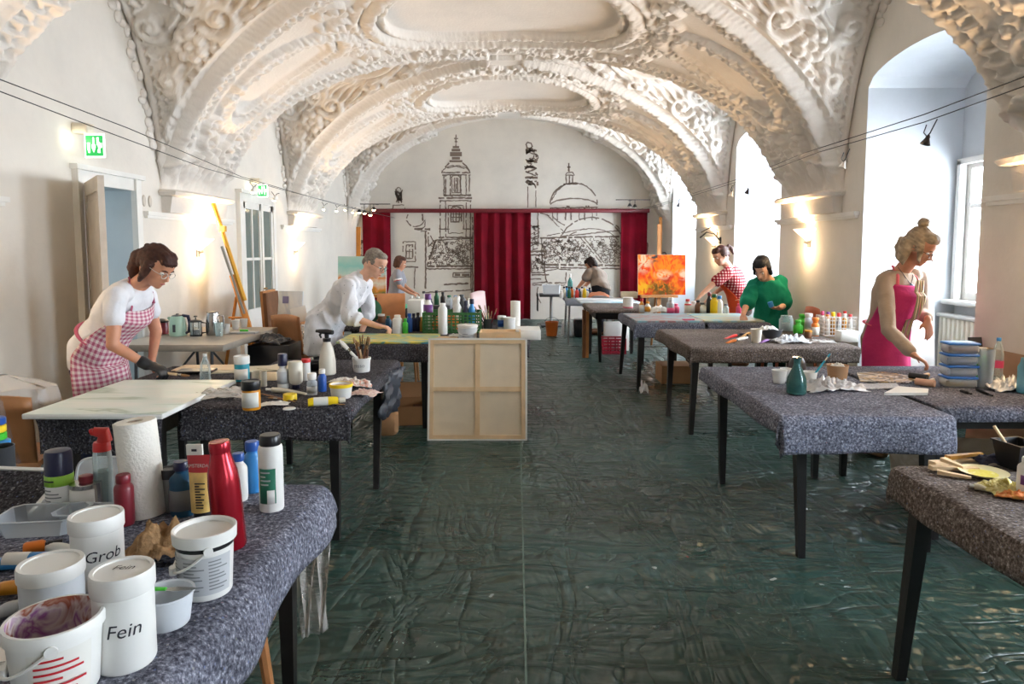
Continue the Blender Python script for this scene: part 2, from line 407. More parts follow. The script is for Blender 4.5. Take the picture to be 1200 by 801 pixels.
# ------------------------------------------------------------------ the stuccoed cross vault
def build_vault():
    NU = 620; dy = .0175
    tt = np.linspace(0, PI, 4000)
    ex, ez = AA*np.cos(tt), 2.11*np.sin(tt)
    al = np.concatenate([[0], np.cumsum(np.hypot(np.diff(ex), np.diff(ez)))])
    tot = al[-1]
    # uniform arc samples -> polar angle about the springing centre
    te = np.interp(np.linspace(0, tot, NU), al, tt)
    phi = np.arctan2(2.11*np.sin(te), AA*np.cos(te)); phi[0] = 0; phi[-1] = PI
    S = np.linspace(-tot/2, tot/2, NU)             # signed arc length from the crown; + is left
    Y = np.arange(1.8, YB+.001, dy); Y[-1] = YB
    NY = len(Y)
    bY = np.array([crown(y) for y in Y])[:, None]
    c, s = np.cos(phi)[None], np.sin(phi)[None]
    rb = 1/np.sqrt((c/AA)**2 + (s/bY)**2)
    dyb = np.min(np.abs(Y[:, None]-np.array(BAYS+[BAYS[0]-SP])[None]), axis=1)[:, None]
    inside = dyb < LW
    hh = np.where(inside, np.sqrt(np.maximum(0, 1-(dyb/LW)**2)), 0)
    # the cross vault climbs a little towards the middle
    b2 = 2.02
    top = hh*b2/np.maximum(s, 1e-4)
    side = AA/np.maximum(np.abs(c), 1e-4)
    top = top*(1+.05*np.clip(1-np.abs(top*c)/AA, 0, 1))
    rbox = np.where(inside, np.minimum(side, top), 0)
    iswall = (rbox > rb) & (side <= top)
    lun = (rbox > rb); lun[:, 0] = inside[:, 0]; lun[:, -1] = inside[:, 0]
    r = np.maximum(rb, rbox)
    # ---------------- relief height map
    Hm = np.zeros((NY, NU))
    ds = S[1]-S[0]
    def win(y0, y1, s0, s1):
        i0, i1 = np.searchsorted(Y, y0), np.searchsorted(Y, y1); j0, j1 = np.searchsorted(S, s0), np.searchsorted(S, s1)
        return slice(max(i0, 0), min(i1+1, NY)), slice(max(j0, 0), min(j1+1, NU))
    def put(a, h, add=False):
        if add: Hm[a] += h
        else: Hm[a] = np.maximum(Hm[a], h)
    def stroke(pts, r0, r1, h, h1=None):
        n = len(pts)-1
        for k in range(n):
            (ya, sa), (yb, sb) = pts[k], pts[k+1]
            rr = r0+(r1-r0)*k/max(1, n-1) if n > 1 else r0
            hk = h if h1 is None else h+(h1-h)*k/max(1, n-1)
            w = win(min(ya, yb)-rr, max(ya, yb)+rr, min(sa, sb)-rr, max(sa, sb)+rr)
            yy, ss = Y[w[0]][:, None], S[w[1]][None]
            vx, vs = yb-ya, sb-sa; L2 = vx*vx+vs*vs+1e-12
            t = np.clip(((yy-ya)*vx+(ss-sa)*vs)/L2, 0, 1)
            d = np.hypot(yy-ya-t*vx, ss-sa-t*vs)
            put(w, hk*np.sqrt(np.maximum(0, 1-(d/rr)**2)))
    def blob(y, s_, ry, rs, h, rot=0):
        R = max(ry, rs); w = win(y-R, y+R, s_-R, s_+R); yy, ss = Y[w[0]][:, None]-y, S[w[1]][None]-s_
        a, b_ = yy*math.cos(rot)+ss*math.sin(rot), -yy*math.sin(rot)+ss*math.cos(rot)
        put(w, h*np.sqrt(np.maximum(0, 1-(a/ry)**2-(b_/rs)**2)))
    def scroll(y, s_, size, a0, turn=1, turns=1.6, r=.035, h=.07):
        pts = []
        for i in range(30):
            q = i/29; th = a0+turn*q*turns*2*PI; rad = size*(1-q)**1.1
            pts.append((y+rad*math.cos(th), s_+rad*math.sin(th)))
        stroke(pts, r*1.25, r*.7, h*.8, h); blob(y, s_, r*1.3, r*1.3, h*1.2)
    def shell(y, s_, R0, R1, a0, a1, n, h):
        w = win(y-R1, y+R1, s_-R1, s_+R1); yy, ss = Y[w[0]][:, None]-y, S[w[1]][None]-s_
        rad = np.hypot(yy, ss); th = np.arctan2(ss, yy); q = ((th-a0) % (2*PI))/(a1-a0)
        rim = R1*(.9+.1*np.abs(np.cos(q*n*PI)))
        e = np.clip((rad-R0)/(R1-R0), 0, 1)
        hh_ = h*(.35+.65*np.abs(np.sin(q*n*PI)))*(.3+.7*e)
        put(w, np.where((q < 1) & (rad < rim) & (rad > R0), hh_, 0))
    def leafrow(pts, size, h, side=0):
        # alternating leaves along a line
        acc = 0; flip = 1
        for k in range(len(pts)-1):
            (ya, sa), (yb, sb) = pts[k], pts[k+1]; L_ = math.hypot(yb-ya, sb-sa); a = math.atan2(sb-sa, yb-ya)
            t = size*.55-acc
            while t < L_:
                yy, ss = ya+(yb-ya)*t/L_, sa+(sb-sa)*t/L_
                fl = flip if side == 0 else side
                th = a+fl*.75
                hv = h*rnd.uniform(.75, 1.15)
                stroke([(yy, ss), (yy+math.cos(th)*size*.5, ss+math.sin(th)*size*.5), (yy+math.cos(th+fl*.5)*size, ss+math.sin(th+fl*.5)*size)], size*.3, size*.14, hv, hv*.8)
                flip = -flip; t += size*.55
            acc = (L_-(t-size*.55))
    def oval(y, s_, ay, as_, w_, h, inner=None, power=2.0, recess=0):
        R = max(ay, as_)+w_*2; w = win(y-R, y+R, s_-R, s_+R); yy, ss = Y[w[0]][:, None]-y, S[w[1]][None]-s_
        q = (np.abs(yy/ay)**power+np.abs(ss/as_)**power)**(1/power)
        d = (q-1)*min(ay, as_)
        put(w, h*np.sqrt(np.maximum(0, 1-(d/w_)**2)))
        put(w, .6*h*np.sqrt(np.maximum(0, 1-((d-w_*1.9)/(w_*.7))**2)))
        put(w, .5*h*np.sqrt(np.maximum(0, 1-((d+w_*1.8)/(w_*.6))**2)))
        if recess: Hm[w] = np.where(d < -w_*2, Hm[w]-recess*np.clip((-d-w_*2)/.03, 0, 1), Hm[w])
    def arc_of_x(x):          # arc length from crown for horizontal offset |x|
        t = math.acos(max(-1, min(1, x/AA))); return abs(np.interp(t, tt, al)-tot/2)
    for yr in RIBS:
        full = yr < 14
        for sg in (-1, 1):
            # groin mouldings with leaf edging, both flanks
            for fl in (-1, 1):
                ln, ln2 = [], []
                for x in np.linspace(AA*.985, .25, 46):
                    w_ = SP/2-LW*x/AA
                    ln.append((yr+fl*(w_-.05), sg*arc_of_x(x))); ln2.append((yr+fl*(w_-.15), sg*arc_of_x(x)))
                stroke(ln, .045, .04, .075); leafrow(ln2, .085, .06, side=0)
                ln3 = [(yr+fl*(abs(a[0]-yr)-.12), a[1]) for a in ln2[4:30]]
                stroke(ln3, .022, .02, .045)
            # flank cartouche
            s1, s2 = sg*arc_of_x(AA*.52), sg*arc_of_x(AA*.90)
            cs, hs = (s1+s2)/2, abs(s1-s2)/2
            oval(yr, cs, .33, hs, .035, .085, power=2.6, recess=.02)
            pts = [(yr+.43*math.cos(a), cs+(hs+.09)*math.sin(a)) for a in np.linspace(0, 2*PI, 40)]
            leafrow(pts, .12, .075, side=1)
            for fl in (-1, 1):
                scroll(yr+fl*.30, cs+sg*(hs+.10), .13, 0, fl*sg, 1.5, .03, .085)
                scroll(yr+fl*.36, cs-sg*(hs+.06), .15, PI/2, -fl*sg, 1.5, .03, .08)
                stroke([(yr+fl*.40, cs-hs*.5), (yr+fl*.46, cs), (yr+fl*.40, cs+hs*.5)], .035, .03, .07)
            shell(yr, cs-sg*(hs+.02), .04, .26, (0 if -sg > 0 else PI), (PI if -sg > 0 else 2*PI), 7, .08)
            # acanthus bundle just over the impost
            for q in np.linspace(-.46, .46, 9):
                sx = sg*(tot/2-.06); hgt = .62-.5*abs(q)
                stroke([(yr+q, sx), (yr+q*1.06, sx-sg*hgt*.5), (yr+q*1.25, sx-sg*hgt), (yr+q*1.45, sx-sg*(hgt-.06))], .055, .03, .05, .12)
            for q in (-.3, 0, .3): blob(yr+q, sg*(tot/2-.52+abs(q)*.5), .10, .13, .13)
            for fl in (-1, 1): scroll(yr+fl*.22, sg*(tot/2-.72), .14, 0, fl, 1.4, .035, .1)
        # crown oval
        if full:
            oval(yr, 0, 1.05, 1.42, .06, .10, power=2.2, recess=.05)
            for fl in (-1, 1):
                for x in np.linspace(-1.15, 1.15, 13):
                    a = x*.5; yy = yr+fl*(1.26-.10*x*x)
                    stroke([(yy, x-.09), (yy+fl*.07, x), (yy, x+.09)], .04, .02, .075)
                for sg in (-1, 1):
                    scroll(yr+fl*1.34, sg*.62, .19, sg*.4, fl*sg, 1.6, .038, .09)
                    scroll(yr+fl*.75, sg*1.62, .16, 1.2, -fl*sg, 1.5, .034, .08)
                    scroll(yr+fl*.42, sg*1.72, .13, 2.2, fl*sg, 1.5, .03, .08)
                    shell(yr+fl*1.25, sg*.2, .03, .2, 0, 2*PI, 9, .07)
            for k in range(70):
                a = rnd.uniform(0, 2*PI); q = rnd.uniform(1.14, 1.3)
                blob(yr+1.05*q*math.cos(a), 1.42*q*math.sin(a), rnd.uniform(.03, .08), rnd.uniform(.02, .04), rnd.uniform(.03, .07), rnd.uniform(0, PI))
    # ---------- the cross vaults carry their own relief, drawn on (x across the room, t along the little vault)
    th_ = np.linspace(0, PI/2, 600); tl = np.concatenate([[0], np.cumsum(np.hypot(np.diff(LW*np.sin(th_)), np.diff(b2*np.cos(th_))))])
    T = lambda deg: float(np.interp(RD(deg), th_, tl))
    Hb, Yb_, Sb_ = Hm, Y, S
    Y = np.arange(0, AA+.05, .014); S = np.arange(-tl[-1]-.05, tl[-1]+.05, .014); NY, NU = len(Y), len(S); Hm = np.zeros((NY, NU))
    for fl in (-1, 1):
        gx = lambda d, off=0: AA*math.sin(RD(d))+off
        ln = [(gx(d, .10), fl*T(d)) for d in np.linspace(4, 66, 40)]; leafrow(ln, .10, .07); stroke([(gx(d, .20), fl*T(d)) for d in np.linspace(8, 56, 30)], .028, .022, .05)
        cy, cs = 2.72, fl*T(46)
        for k in range(8):
            a = k*2*PI/7; rr = .105 if k < 7 else 0; blob(cy+rr*math.cos(a), cs+rr*math.sin(a), .062, .062, .13)
        for (x, d, size, a0, tn) in ((2.42, 38, .19, .5, 1), (3.02, 40, .13, 2.4, -1), (2.62, 31, .17, 3.4, -1), (2.98, 56, .10, 1.2, 1), (1.75, 26, .17, 0, 1), (2.1, 16, .15, 2, -1), (3.0, 22, .16, 1, 1), (1.3, 18, .14, 4, -1)):
            scroll(x, fl*T(d), size, a0*fl, tn*fl, 1.7, .042, .11)
        for k in range(7):
            x0, x1 = 1.55+.14*k, 2.0+.15*k; d0, d1 = 21+.5*k, 33+1.2*k
            pts = [(x0+(x1-x0)*q+.05*math.sin(q*PI*1.6), fl*(T(d0)+(T(d1)-T(d0))*q)) for q in np.linspace(0, 1, 8)]; stroke(pts, .05, .025, .05, .09)
        tp = [(2.86+.30*q+.035*math.sin(q*13), fl*T(52+26*q)) for q in np.linspace(0, 1, 18)]
        stroke(tp, .042, .016, .09, .045); leafrow(tp, .085, .06)
        shell(2.70, fl*T(24), .05, .27, (0 if fl > 0 else PI), (PI if fl > 0 else 2*PI), 8, .09)
        leafrow([(AA-.12, fl*T(d)) for d in np.linspace(8, 70, 30)], .08, .05); stroke([(AA-.04, fl*T(d)) for d in np.linspace(0, 84, 40)], .04, .04, .05)
        for k in range(26):
            d = rnd.uniform(8, 55); x = rnd.uniform(gx(d)+.2, AA-.1) if gx(d)+.2 < AA-.1 else AA-.1; blob(x, fl*T(d), rnd.uniform(.02, .05), rnd.uniform(.03, .08), rnd.uniform(.03, .06), rnd.uniform(0, PI))
    oval(1.95, 0, .50, .40, .045, .10, power=2.2, recess=.03)
    leafrow([(1.95+.64*math.cos(a), .54*math.sin(a)) for a in np.linspace(0, 2*PI, 40)], .11, .08, side=1)
    shell(1.28, 0, .05, .30, PI/2, 1.5*PI, 9, .10); shell(2.66, 0, .05, .26, -PI/2, PI/2, 7, .09)
    HL, LX, LT = Hm, Y, S; Hm, Y, S = Hb, Yb_, Sb_; NY, NU = len(Y), len(S)
    # fine rocaille roughness near ornament
    rs = np.random.RandomState(3)
    nzf = rs.rand(NY, NU); 
    for _ in range(2): nzf = (nzf+np.roll(nzf, 1, 0)+np.roll(nzf, 1, 1)+np.roll(nzf, -1, 0)+np.roll(nzf, -1, 1))/5
    nzf = (nzf-nzf.mean())/nzf.std()
    Hm = Hm + np.clip(Hm/.05, 0, 1)*nzf*.007
    # ribs stand a little proud of the barrel
    dyr = np.min(np.abs(Y[:, None]-np.array(RIBS)[None]), axis=1)[:, None]
    xb = np.abs(rb*c)
    wv = SP/2-LW*xb/AA
    rise = .06*np.clip((wv-dyr)/.05, 0, 1)*(~lun)
    # on the flat walls of the box no relief; soften near springing
    fade = np.clip(s*6, 0, 1)
    Hm = np.where(lun | iswall, 0, Hm*fade)
    r2 = r-Hm-rise*fade
    V = np.stack([XC+r2*c, np.broadcast_to(Y[:, None], r2.shape), ZS+r2*s], -1).reshape(-1, 3)
    idx = np.arange(NY*NU).reshape(NY, NU)
    q = np.stack([idx[:-1, :-1], idx[:-1, 1:], idx[1:, 1:], idx[1:, :-1]], -1)
    lq = lun[:-1, :-1] & lun[:-1, 1:] & lun[1:, 1:] & lun[1:, :-1]
    def emit_raw(name, VV, ff):
        me = bpy.data.meshes.new(name); me.vertices.add(len(VV)); me.vertices.foreach_set('co', VV.ravel().astype(np.float32))
        me.loops.add(ff.size); me.loops.foreach_set('vertex_index', ff.ravel().astype(np.int32))
        me.polygons.add(len(ff)); me.polygons.foreach_set('loop_start', np.arange(0, ff.size, 4, dtype=np.int32))
        try: me.polygons.foreach_set('loop_total', np.full(len(ff), 4, dtype=np.int32))
        except Exception: pass
        me.update(); me.validate()
        me.polygons.foreach_set('use_smooth', np.ones(len(ff), dtype=bool)); me.materials.append(vault_m)
        o = bpy.data.objects.new(name, me); col.objects.link(o); return struct(o)
    def emit(name, mask):
        ff = q[mask & ~lq]; used = np.unique(ff); mp = np.full(NY*NU, -1); mp[used] = np.arange(len(used))
        return emit_raw(name, V[used], mp[ff])
    # the cross vaults, each a fine grid of its own
    ts = np.arange(-tl[-1]+.01, tl[-1]-.009, .015); th = np.sign(ts)*np.interp(np.abs(ts), tl, th_)
    xx = np.linspace(0, AA, 900)
    k = 30
    for yb in [BAYS[0]-SP]+BAYS:
        bb = np.array([crown(yb+LW*math.sin(a)) for a in th])[:, None]
        below = (b2*np.cos(th)[:, None]*(1+.05*(1-xx/AA)) >= bb*np.sqrt(np.maximum(0, 1-(xx/AA)**2)))
        xg = xx[np.argmax(below, axis=1)]; xg = np.where(below.any(axis=1), xg, AA)
        sel = np.ones(len(ts), bool) if yb > 2 else (ts > .03)
        tt_, tv, g0 = th[sel], ts[sel], xg[sel]
        U = np.linspace(0, 1, 190)[None]; X0 = g0[:, None]+(AA-g0[:, None])*U
        fi = np.clip(X0/.014, 0, len(LX)-1.001); fj = np.clip((tv[:, None]-LT[0])/.014, 0, len(LT)-1.001)*np.ones_like(fi); i0, j0 = fi.astype(int), fj.astype(int); u, v = fi-i0, fj-j0
        hl = HL[i0, j0]*(1-u)*(1-v)+HL[i0+1, j0]*u*(1-v)+HL[i0, j0+1]*(1-u)*v+HL[i0+1, j0+1]*u*v
        hl = hl*np.clip((X0-g0[:, None])/.05, 0, 1)*np.clip(np.cos(tt_)[:, None]*8, 0, 1)
        ns = rs.rand(*hl.shape); ns = (ns+np.roll(ns, 1, 0)+np.roll(ns, 1, 1)+np.roll(ns, -1, 0)+np.roll(ns, -1, 1))/5-.5
        hl = hl+np.clip(hl/.05, 0, 1)*ns*.012
        ny, nz_ = -np.sin(tt_)/LW, -np.cos(tt_)/b2; nl = np.hypot(ny, nz_); ny, nz_ = (ny/nl)[:, None], (nz_/nl)[:, None]
        Yv = yb+LW*np.sin(tt_)[:, None]+hl*ny; Zv = ZS+b2*np.cos(tt_)[:, None]*(1+.05*(1-X0/AA))+hl*nz_
        n0, n1 = X0.shape; id2 = np.arange(n0*n1).reshape(n0, n1); ff = np.stack([id2[:-1, :-1], id2[:-1, 1:], id2[1:, 1:], id2[1:, :-1]], -1).reshape(-1, 4)
        for sg in (-1, 1):
            emit_raw('trim_%d' % k, np.stack([XC+sg*X0, Yv, Zv], -1).reshape(-1, 3), ff); k += 1
            # stucco garland on the wall along the little arch
            if yb > 2:
                gm = MB(); Xw = XR if sg > 0 else XL
                for a in np.linspace(-1.28, 1.28, 74):
                    if rnd.random() < .12 or (sg > 0 and abs(a) > .62): continue
                    yy, zz = yb+(LW-.10)*math.sin(a), ZS+(b2-.12)*math.cos(a); h_ = rnd.uniform(.03, .06)
                    gm.ball((Xw-sg*.008, yy+rnd.uniform(-.03, .03), zz+rnd.uniform(-.03, .03)), (.03, h_, rnd.uniform(.03, .06)), 8, 6)
                struct(gm.build('trim_%d' % k, vault_m)); k += 1
    yc = np.broadcast_to(Y[:-1, None], lq.shape)
    for k, yr in enumerate(RIBS):
        emit('ceiling' if k == 1 else 'trim_%d' % (11+k), (~lq) & (np.abs(yc-yr) <= SP/2))
    rest = (~lq) & (np.min(np.abs(yc[..., None]-np.array(RIBS)), axis=-1) > SP/2)
    if rest.any(): emit('trim_20', rest)
build_vault()
# plain vault over the part of the room behind the camera
m = MB()
P = []
for y in (YF, 1.81):
    P.append([(XC+AA*math.cos(PI*i/48), y, ZS+2.11*math.sin(PI*i/48)) for i in range(49)])
struct(m.grid(P).build('ceiling_rear', vault_m))
m = MB().add([(XC+AA*math.cos(PI*i/48), 1.81, ZS+2.11*math.sin(PI*i/48)) for i in range(49)]+[(XC+AA*math.cos(PI*i/48)*1.0, 1.81, ZT) for i in range(49)], [(i, i+1, 50+i, 49+i) for i in range(48)])
struct(m.build('wall_spandrel', vault_m))
struct(MB().box(XL-2.5, XR+1.2, YF-.3, YB+.3, 4.9, 5.0).build('light_leak_slab', wall_m, smooth=False))  # unseen slab added over the vault to stop sky light leaking in
# impost blocks under the ribs
k = 21
for (Xw, sg) in ((XR, -1), (XL, 1)):
    for yr in RIBS[:3]:
        b_ = MB()
        P = []
        for z, d, hw in ((1.835, .0, .60), (1.84, .10, .62), (1.99, .13, .62), (2.0, .19, .66), (2.03, .21, .68), (2.05, .19, .66), (2.06, .02, .6)):
            P.append([(Xw, yr-hw, z), (Xw+sg*d*.8, yr-hw, z), (Xw+sg*d, yr-hw*.8, z), (Xw+sg*d, yr+hw*.8, z), (Xw+sg*d*.8, yr+hw, z), (Xw, yr+hw, z)])
        b_.grid(P); struct(b_.build('trim_%d' % k, vault_m)); k += 1
# ------------------------------------------------------------------ light
wd = bpy.data.worlds.new('world'); sc.world = wd; wd.use_nodes = True
bg = wd.node_tree.nodes['Background']; bg.inputs[0].default_value = (.85, .925, 1, 1); bg.inputs[1].default_value = 38
sc.view_settings.exposure = 0.45
sc.cycles.max_bounces = 10; sc.cycles.diffuse_bounces = 6; sc.cycles.transparent_max_bounces = 24
# ------------------------------------------------------------------ wall lamps
shade_m = mat('frosted_glass_shade', (255, 238, 210), .5, emit=1.6)
steel_m = mat('brushed_steel', (150, 148, 145), .35, metal=.9)
def sconce(Xw, y, z, label):
    s = -1 if Xw > 0 else 1
    t = thing('wall_sconce', label, 'wall lamp', (Xw+s*.012, y, z), rz=0 if s > 0 else PI, group='wall sconces on the piers')
    m = MB(); P = []
    for k in range(6):
        q = k/5; r = .02+.115*q
        P.append([(r*1.15*math.cos(a)+.0, r*1.3*math.sin(a), -.02+.12*q) for a in np.linspace(-PI/2, PI/2, 17)])
    solid(m.grid(P).build('lamp_shade', shade_m, t), .004)
    MB().box(-.01, .006, -.03, .03, -.09, .06, bev=.004).tube([(0, 0, -.05), (.05, 0, -.03)], .012, 8).build('wall_plate', steel_m, t)
    MB().ball((.05, 0, .05), (.016, .016, .03)).build('bulb', mat('lit_bulb', (255, 226, 180), .4, emit=25), t)
    l = bpy.data.lights.new('sconce_light', 'SPOT'); l.energy = 78; l.color = (1, .66, .36); l.spot_size = RD(150); l.spot_blend = .6; l.shadow_soft_size = .04
    lo = bpy.data.objects.new('sconce_light', l); col.objects.link(lo); lo.location = (Xw+s*.10, y, z+.13); lo.rotation_euler = (PI, 0, 0); lo.rotation_euler = Euler((PI, s*.10, 0))
    l = bpy.data.lights.new('sconce_glow', 'POINT'); l.energy = 5.5; l.color = (1, .70, .40); l.shadow_soft_size = .06
    lo = bpy.data.objects.new('sconce_glow', l); col.objects.link(lo); lo.location = (Xw+s*.13, y, z-.12)
sconce(XL, 7.2, 1.50, 'glowing wall sconce on the white pier by the open panelled door')
sconce(XL, 10.32, 1.49, 'glowing wall sconce on the pier beyond the glazed double door')
sconce(XR, 7.2, 1.60, 'white fan shaped wall sconce glowing on the pier behind the woman in pink apron')
sconce(XR, 10.6, 1.57, 'white fan shaped wall sconce above the woman in checked shirt')
sconce(XL, 3.62, 1.52, 'wall sconce on the pier at the left edge before the open door')
sconce(XR, 3.62, 1.52, 'wall sconce on the near right pier beside the white window niche')
# ------------------------------------------------------------------ exit signs
green_m = mat('exit_green', (20, 150, 70), .4, emit=.9); signw_m = mat('exit_white', (245, 255, 245), .4, emit=1.6)
box_m = mat('cream_housing', (214, 206, 186), .5)
def exit_sign(y, z, x0, label, w_=.15, h_=.17):
    t = thing('exit_sign', label, 'exit sign', (XL, y, z), group='green exit signs')
    MB().box(0, .12, -.05, .05, .01, .085, bev=.008).build('housing', box_m, t)
    MB().box(.07, .07+w_, -.006, .006, -h_, .01).build('panel', signw_m, t)
    g = MB(); yy = -.0065
    # green field with the white door arrow and running figure left open
    def q(x0_, x1_, z0_, z1_): g.box(.07+w_*x0_, .07+w_*x1_, yy-.001, yy, -h_+(h_+.01)*z0_, -h_+(h_+.01)*z1_)
    q(.06, .94, .06, .20); q(.06, .94, .84, .92); q(.06, .14, .2, .84); q(.28, .36, .2, .84); q(.56, .62, .2, .84); q(.88, .94, .2, .84)
    q(.14, .18, .2, .3); q(.62, .66, .2, .5); q(.14, .28, .62, .84)
    q(.36, .42, .55, .84); q(.50, .56, .55, .84)
    pr = lambda pts: g.poly(pts, .001, Matrix.Translation((.07, yy, -h_)) @ Matrix.Rotation(PI/2, 4, 'X') @ Matrix.Diagonal((w_, h_+.01, 1, 1)))
    pr([(.36, .2), (.46, .2), (.36, .42)]); pr([(.56, .2), (.46, .2), (.56, .42)])
    pr([(.74, .84), (.88, .84), (.88, .62), (.80, .60), (.74, .66)]); pr([(.62, .30), (.70, .36), (.66, .55), (.62, .5)]); pr([(.80, .2), (.88, .2), (.88, .4), (.82, .42), (.78, .32)])
    g.build('pictogram', green_m, t, smooth=False)
    l = bpy.data.lights.new('exit_lamp', 'POINT'); l.energy = .35; l.color = (1, .95, .75); l.shadow_soft_size = .03
    lo = bpy.data.objects.new('exit_lamp', l); col.objects.link(lo); lo.location = (XL+.05, y-.1, z-.05)
exit_sign(5.28, 2.36, 0, 'lit green exit sign with arrow and running figure over open panelled door')
exit_sign(8.75, 2.30, 0, 'small green exit sign above the glazed double door', .13, .15)
t = thing('wall_plate', 'pair of small oval wall plates beside the open door frame', 'wall plate', onx(168, 235, XL))
for k in (0, 1):
    MB().lathe([(.03, 0), (.034, .004), (.03, .012)], 16, Matrix.Translation((0, k*.10, 0)) @ Matrix.Rotation(PI/2, 4, 'Y') @ Matrix.Diagonal((1.6, .8, 1, 1))).build('oval_plate', old_paint, t)
# ------------------------------------------------------------------ wires with little halogen lamps
wire_m = mat('black_wire', (40, 40, 42), .4, metal=.5)
def wirepts(pts, X): return [onx(px, py, X) for px, py in pts]
def tagged(mb, name, m, label, cat, group=None, **k):
    return tag(mb.build(name, m, **k), label, cat, group)
LWIRE = wirepts([(-60, 62), (0, 93), (150, 150), (283, 207), (400, 241), (470, 257)], -2.55)
LW2 = wirepts([(-60, 80), (0, 107), (100, 145), (240, 197), (330, 222), (425, 246), (474, 258)], -2.62)
RWIRE = wirepts([(1290, 52), (1200, 90), (1083, 134), (940, 180), (880, 205), (770, 240), (730, 250)], 2.30)
RW2 = wirepts([(1290, 65), (1200, 101), (1083, 143), (960, 178), (880, 208), (770, 242), (730, 251)], 2.36)
for pts, lab, nm in ((LWIRE, 'upper black lighting wire strung along the left side', 0), (LW2, 'lower black lighting wire strung along the left side', 0),
                     (RWIRE, 'upper black lighting wire crossing the right window niche', 0), (RW2, 'lower black lighting wire crossing the right window niche', 0)):
    e = list(pts); e[-1] = Vector((e[-1].x, YB-.002, e[-1].z)); e[0] = Vector((e[0].x, e[0].y, e[0].z))
    e.insert(0, Vector((e[0].x, YF+.002, e[0].z+.02)))
    tagged(MB().tube(e, .003, 6), 'lighting_wire', wire_m, lab, 'wire', 'lighting wires')
lamp_dark = mat('lamp_housing', (60, 58, 58), .4, metal=.6); lamp_white = mat('lamp_white', (225, 222, 215), .4)
def halogen(px, py, X, label, lit=False, white=False, drop=.10, grp='halogen lamps on the lighting wires'):
    p = onx(px, py, X); t = thing('halogen_lamp', label, 'spotlight', p, group=grp)
    MB().tube([(0, -.09, drop), (0, -.03, .035), (0, 0, .02)], .0035, 5).tube([(.03, .06, drop-.005), (.01, .05, .05), (0, 0, .02)], .0035, 5).build('cable', wire_m, t)
    MB().lathe([(.006, .03), (.012, .02), (.012, .01), (.028, -.025), (.026, -.025), (.010, .0)], 14, Matrix.Rotation(.35, 4, 'Y')).build('lamp_head', lamp_white if white else lamp_dark, t)
    if lit: MB().ball((-.008, 0, -.022), .02, 10, 6).build('bulb', mat('lit_bulb', (255, 226, 180), .4, emit=25), t)
halogen(1086, 164, 2.33, 'dark halogen lamp hanging from wires across the nearest window niche')
halogen(988, 193, 2.33, 'white halogen lamp turned sideways by the pier edge', white=True)
halogen(876, 224, 2.33, 'dark halogen lamp hanging in front of the second niche')
halogen(857, 227, 2.33, 'small pale halogen lamp near the second pier edge', white=True)
halogen(795, 240, 2.33, 'tiny dark halogen lamp in front of the farthest niche')
for px, py, lab in ((297, 222, 'lit halogen lamp in front of the small exit sign'), (322, 232, 'lit halogen lamp right of the small exit sign'), (380, 243, 'lit halogen lamp before the second left rib'),
                    (395, 245, 'lit halogen lamp left of the bulb cluster near the curtain rail'), (405, 244, 'lit halogen lamp, second left of the bulb cluster'),
                    (414, 247, 'lit halogen lamp just left of the red curtain rail end')):
    halogen(px, py, -2.58, lab, lit=True, white=True, drop=.06)
# two short track bars at the ends of the curtain rail
for (px, py, X, lab, sp) in ((437, 239, -2.7, 'track lamp bar with lit bulbs at left end of curtain rail', [(421, 247, 1), (427, 248, 1), (434, 250, 1), (438, 244, 1)]), (742, 234, 2.4, 'dark track lamp bar at right end of curtain rail', [(738, 240, 0), (744, 241, 0)])):
    Y = 13.9; p = at(px, py, Y); t = thing('track_light', lab, 'track light', p, group='track lights by the curtain rail')
    MB().box(-.35, .35, -.01, .01, -.008, .008).tube([(0, 0, 0), (0, YB-Y, .02)], .006, 6).build('bar', lamp_dark, t)
    for (sx, sy, lit) in sp:
        q = at(sx, sy, Y)-p
        MB().tube([(q.x, 0, 0), (q.x, 0, q.z+.03)], .006, 6).lathe([(.02, .03), (.05, -.03), (.045, -.03)], 12, Matrix.Translation((q.x, 0, q.z))).build('lamp_head', lamp_dark, t)
        MB().ball((q.x, 0, q.z-.02), .036, 10, 6).build('bulb', mat('lit_bulb', (255, 226, 180), .4, emit=25) if lit else mat('dull_bulb', (210, 205, 195), .3), t)
# ------------------------------------------------------------------ curtains
def curtain_mat():
    m, nt, b = newmat('red_velvet'); L = nt.links.new
    tc = N(nt, 'ShaderNodeTexCoord'); n = N(nt, 'ShaderNodeTexNoise', Scale=3.0, Detail=3.0); L(tc.outputs['Object'], n.inputs['Vector'])
    r = ramp(nt, n.outputs['Fac'], [(.3, s2l((92, 6, 22))), (.7, s2l((120, 10, 30)))]); L(r.outputs[0], b.inputs['Base Color'])
    b.inputs['Roughness'].default_value = .8; b.inputs['Sheen Weight'].default_value = .12; b.inputs['Sheen Tint'].default_value = (1, .3, .35, 1); b.inputs['Specular IOR Level'].default_value = .1
    return m
red_m = curtain_mat()
YC = YB-.16
zr = at(600, 248, YC).z
def curtain(px0, px1, label, seed, zb=.02):
    r = random.Random(seed); x0, x1 = at(px0, 300, YC).x, at(px1, 300, YC).x; n = max(24, int((x1-x0)/.012))
    fold = []; ph = 0
    for i in range(n+1):
        ph += r.uniform(.34, .62)*.6; fold.append(ph)
    P = []
    for k in range(14):
        q = k/13; z = zr-.02-(zr-.02-zb)*q; row = []
        for i in range(n+1):
            u = i/n; a = .022+.03*q
            row.append((x0+(x1-x0)*u+.008*math.sin(fold[i]*2+q*1.5), YC+a*math.sin(fold[i]+.5*math.sin(q*3+i*.02))-.0*q, z))
        P.append(row)
    o = solid(MB().grid(P).build('curtain', red_m), .006, 0); return tag(o, label, 'curtain', 'red stage curtains')
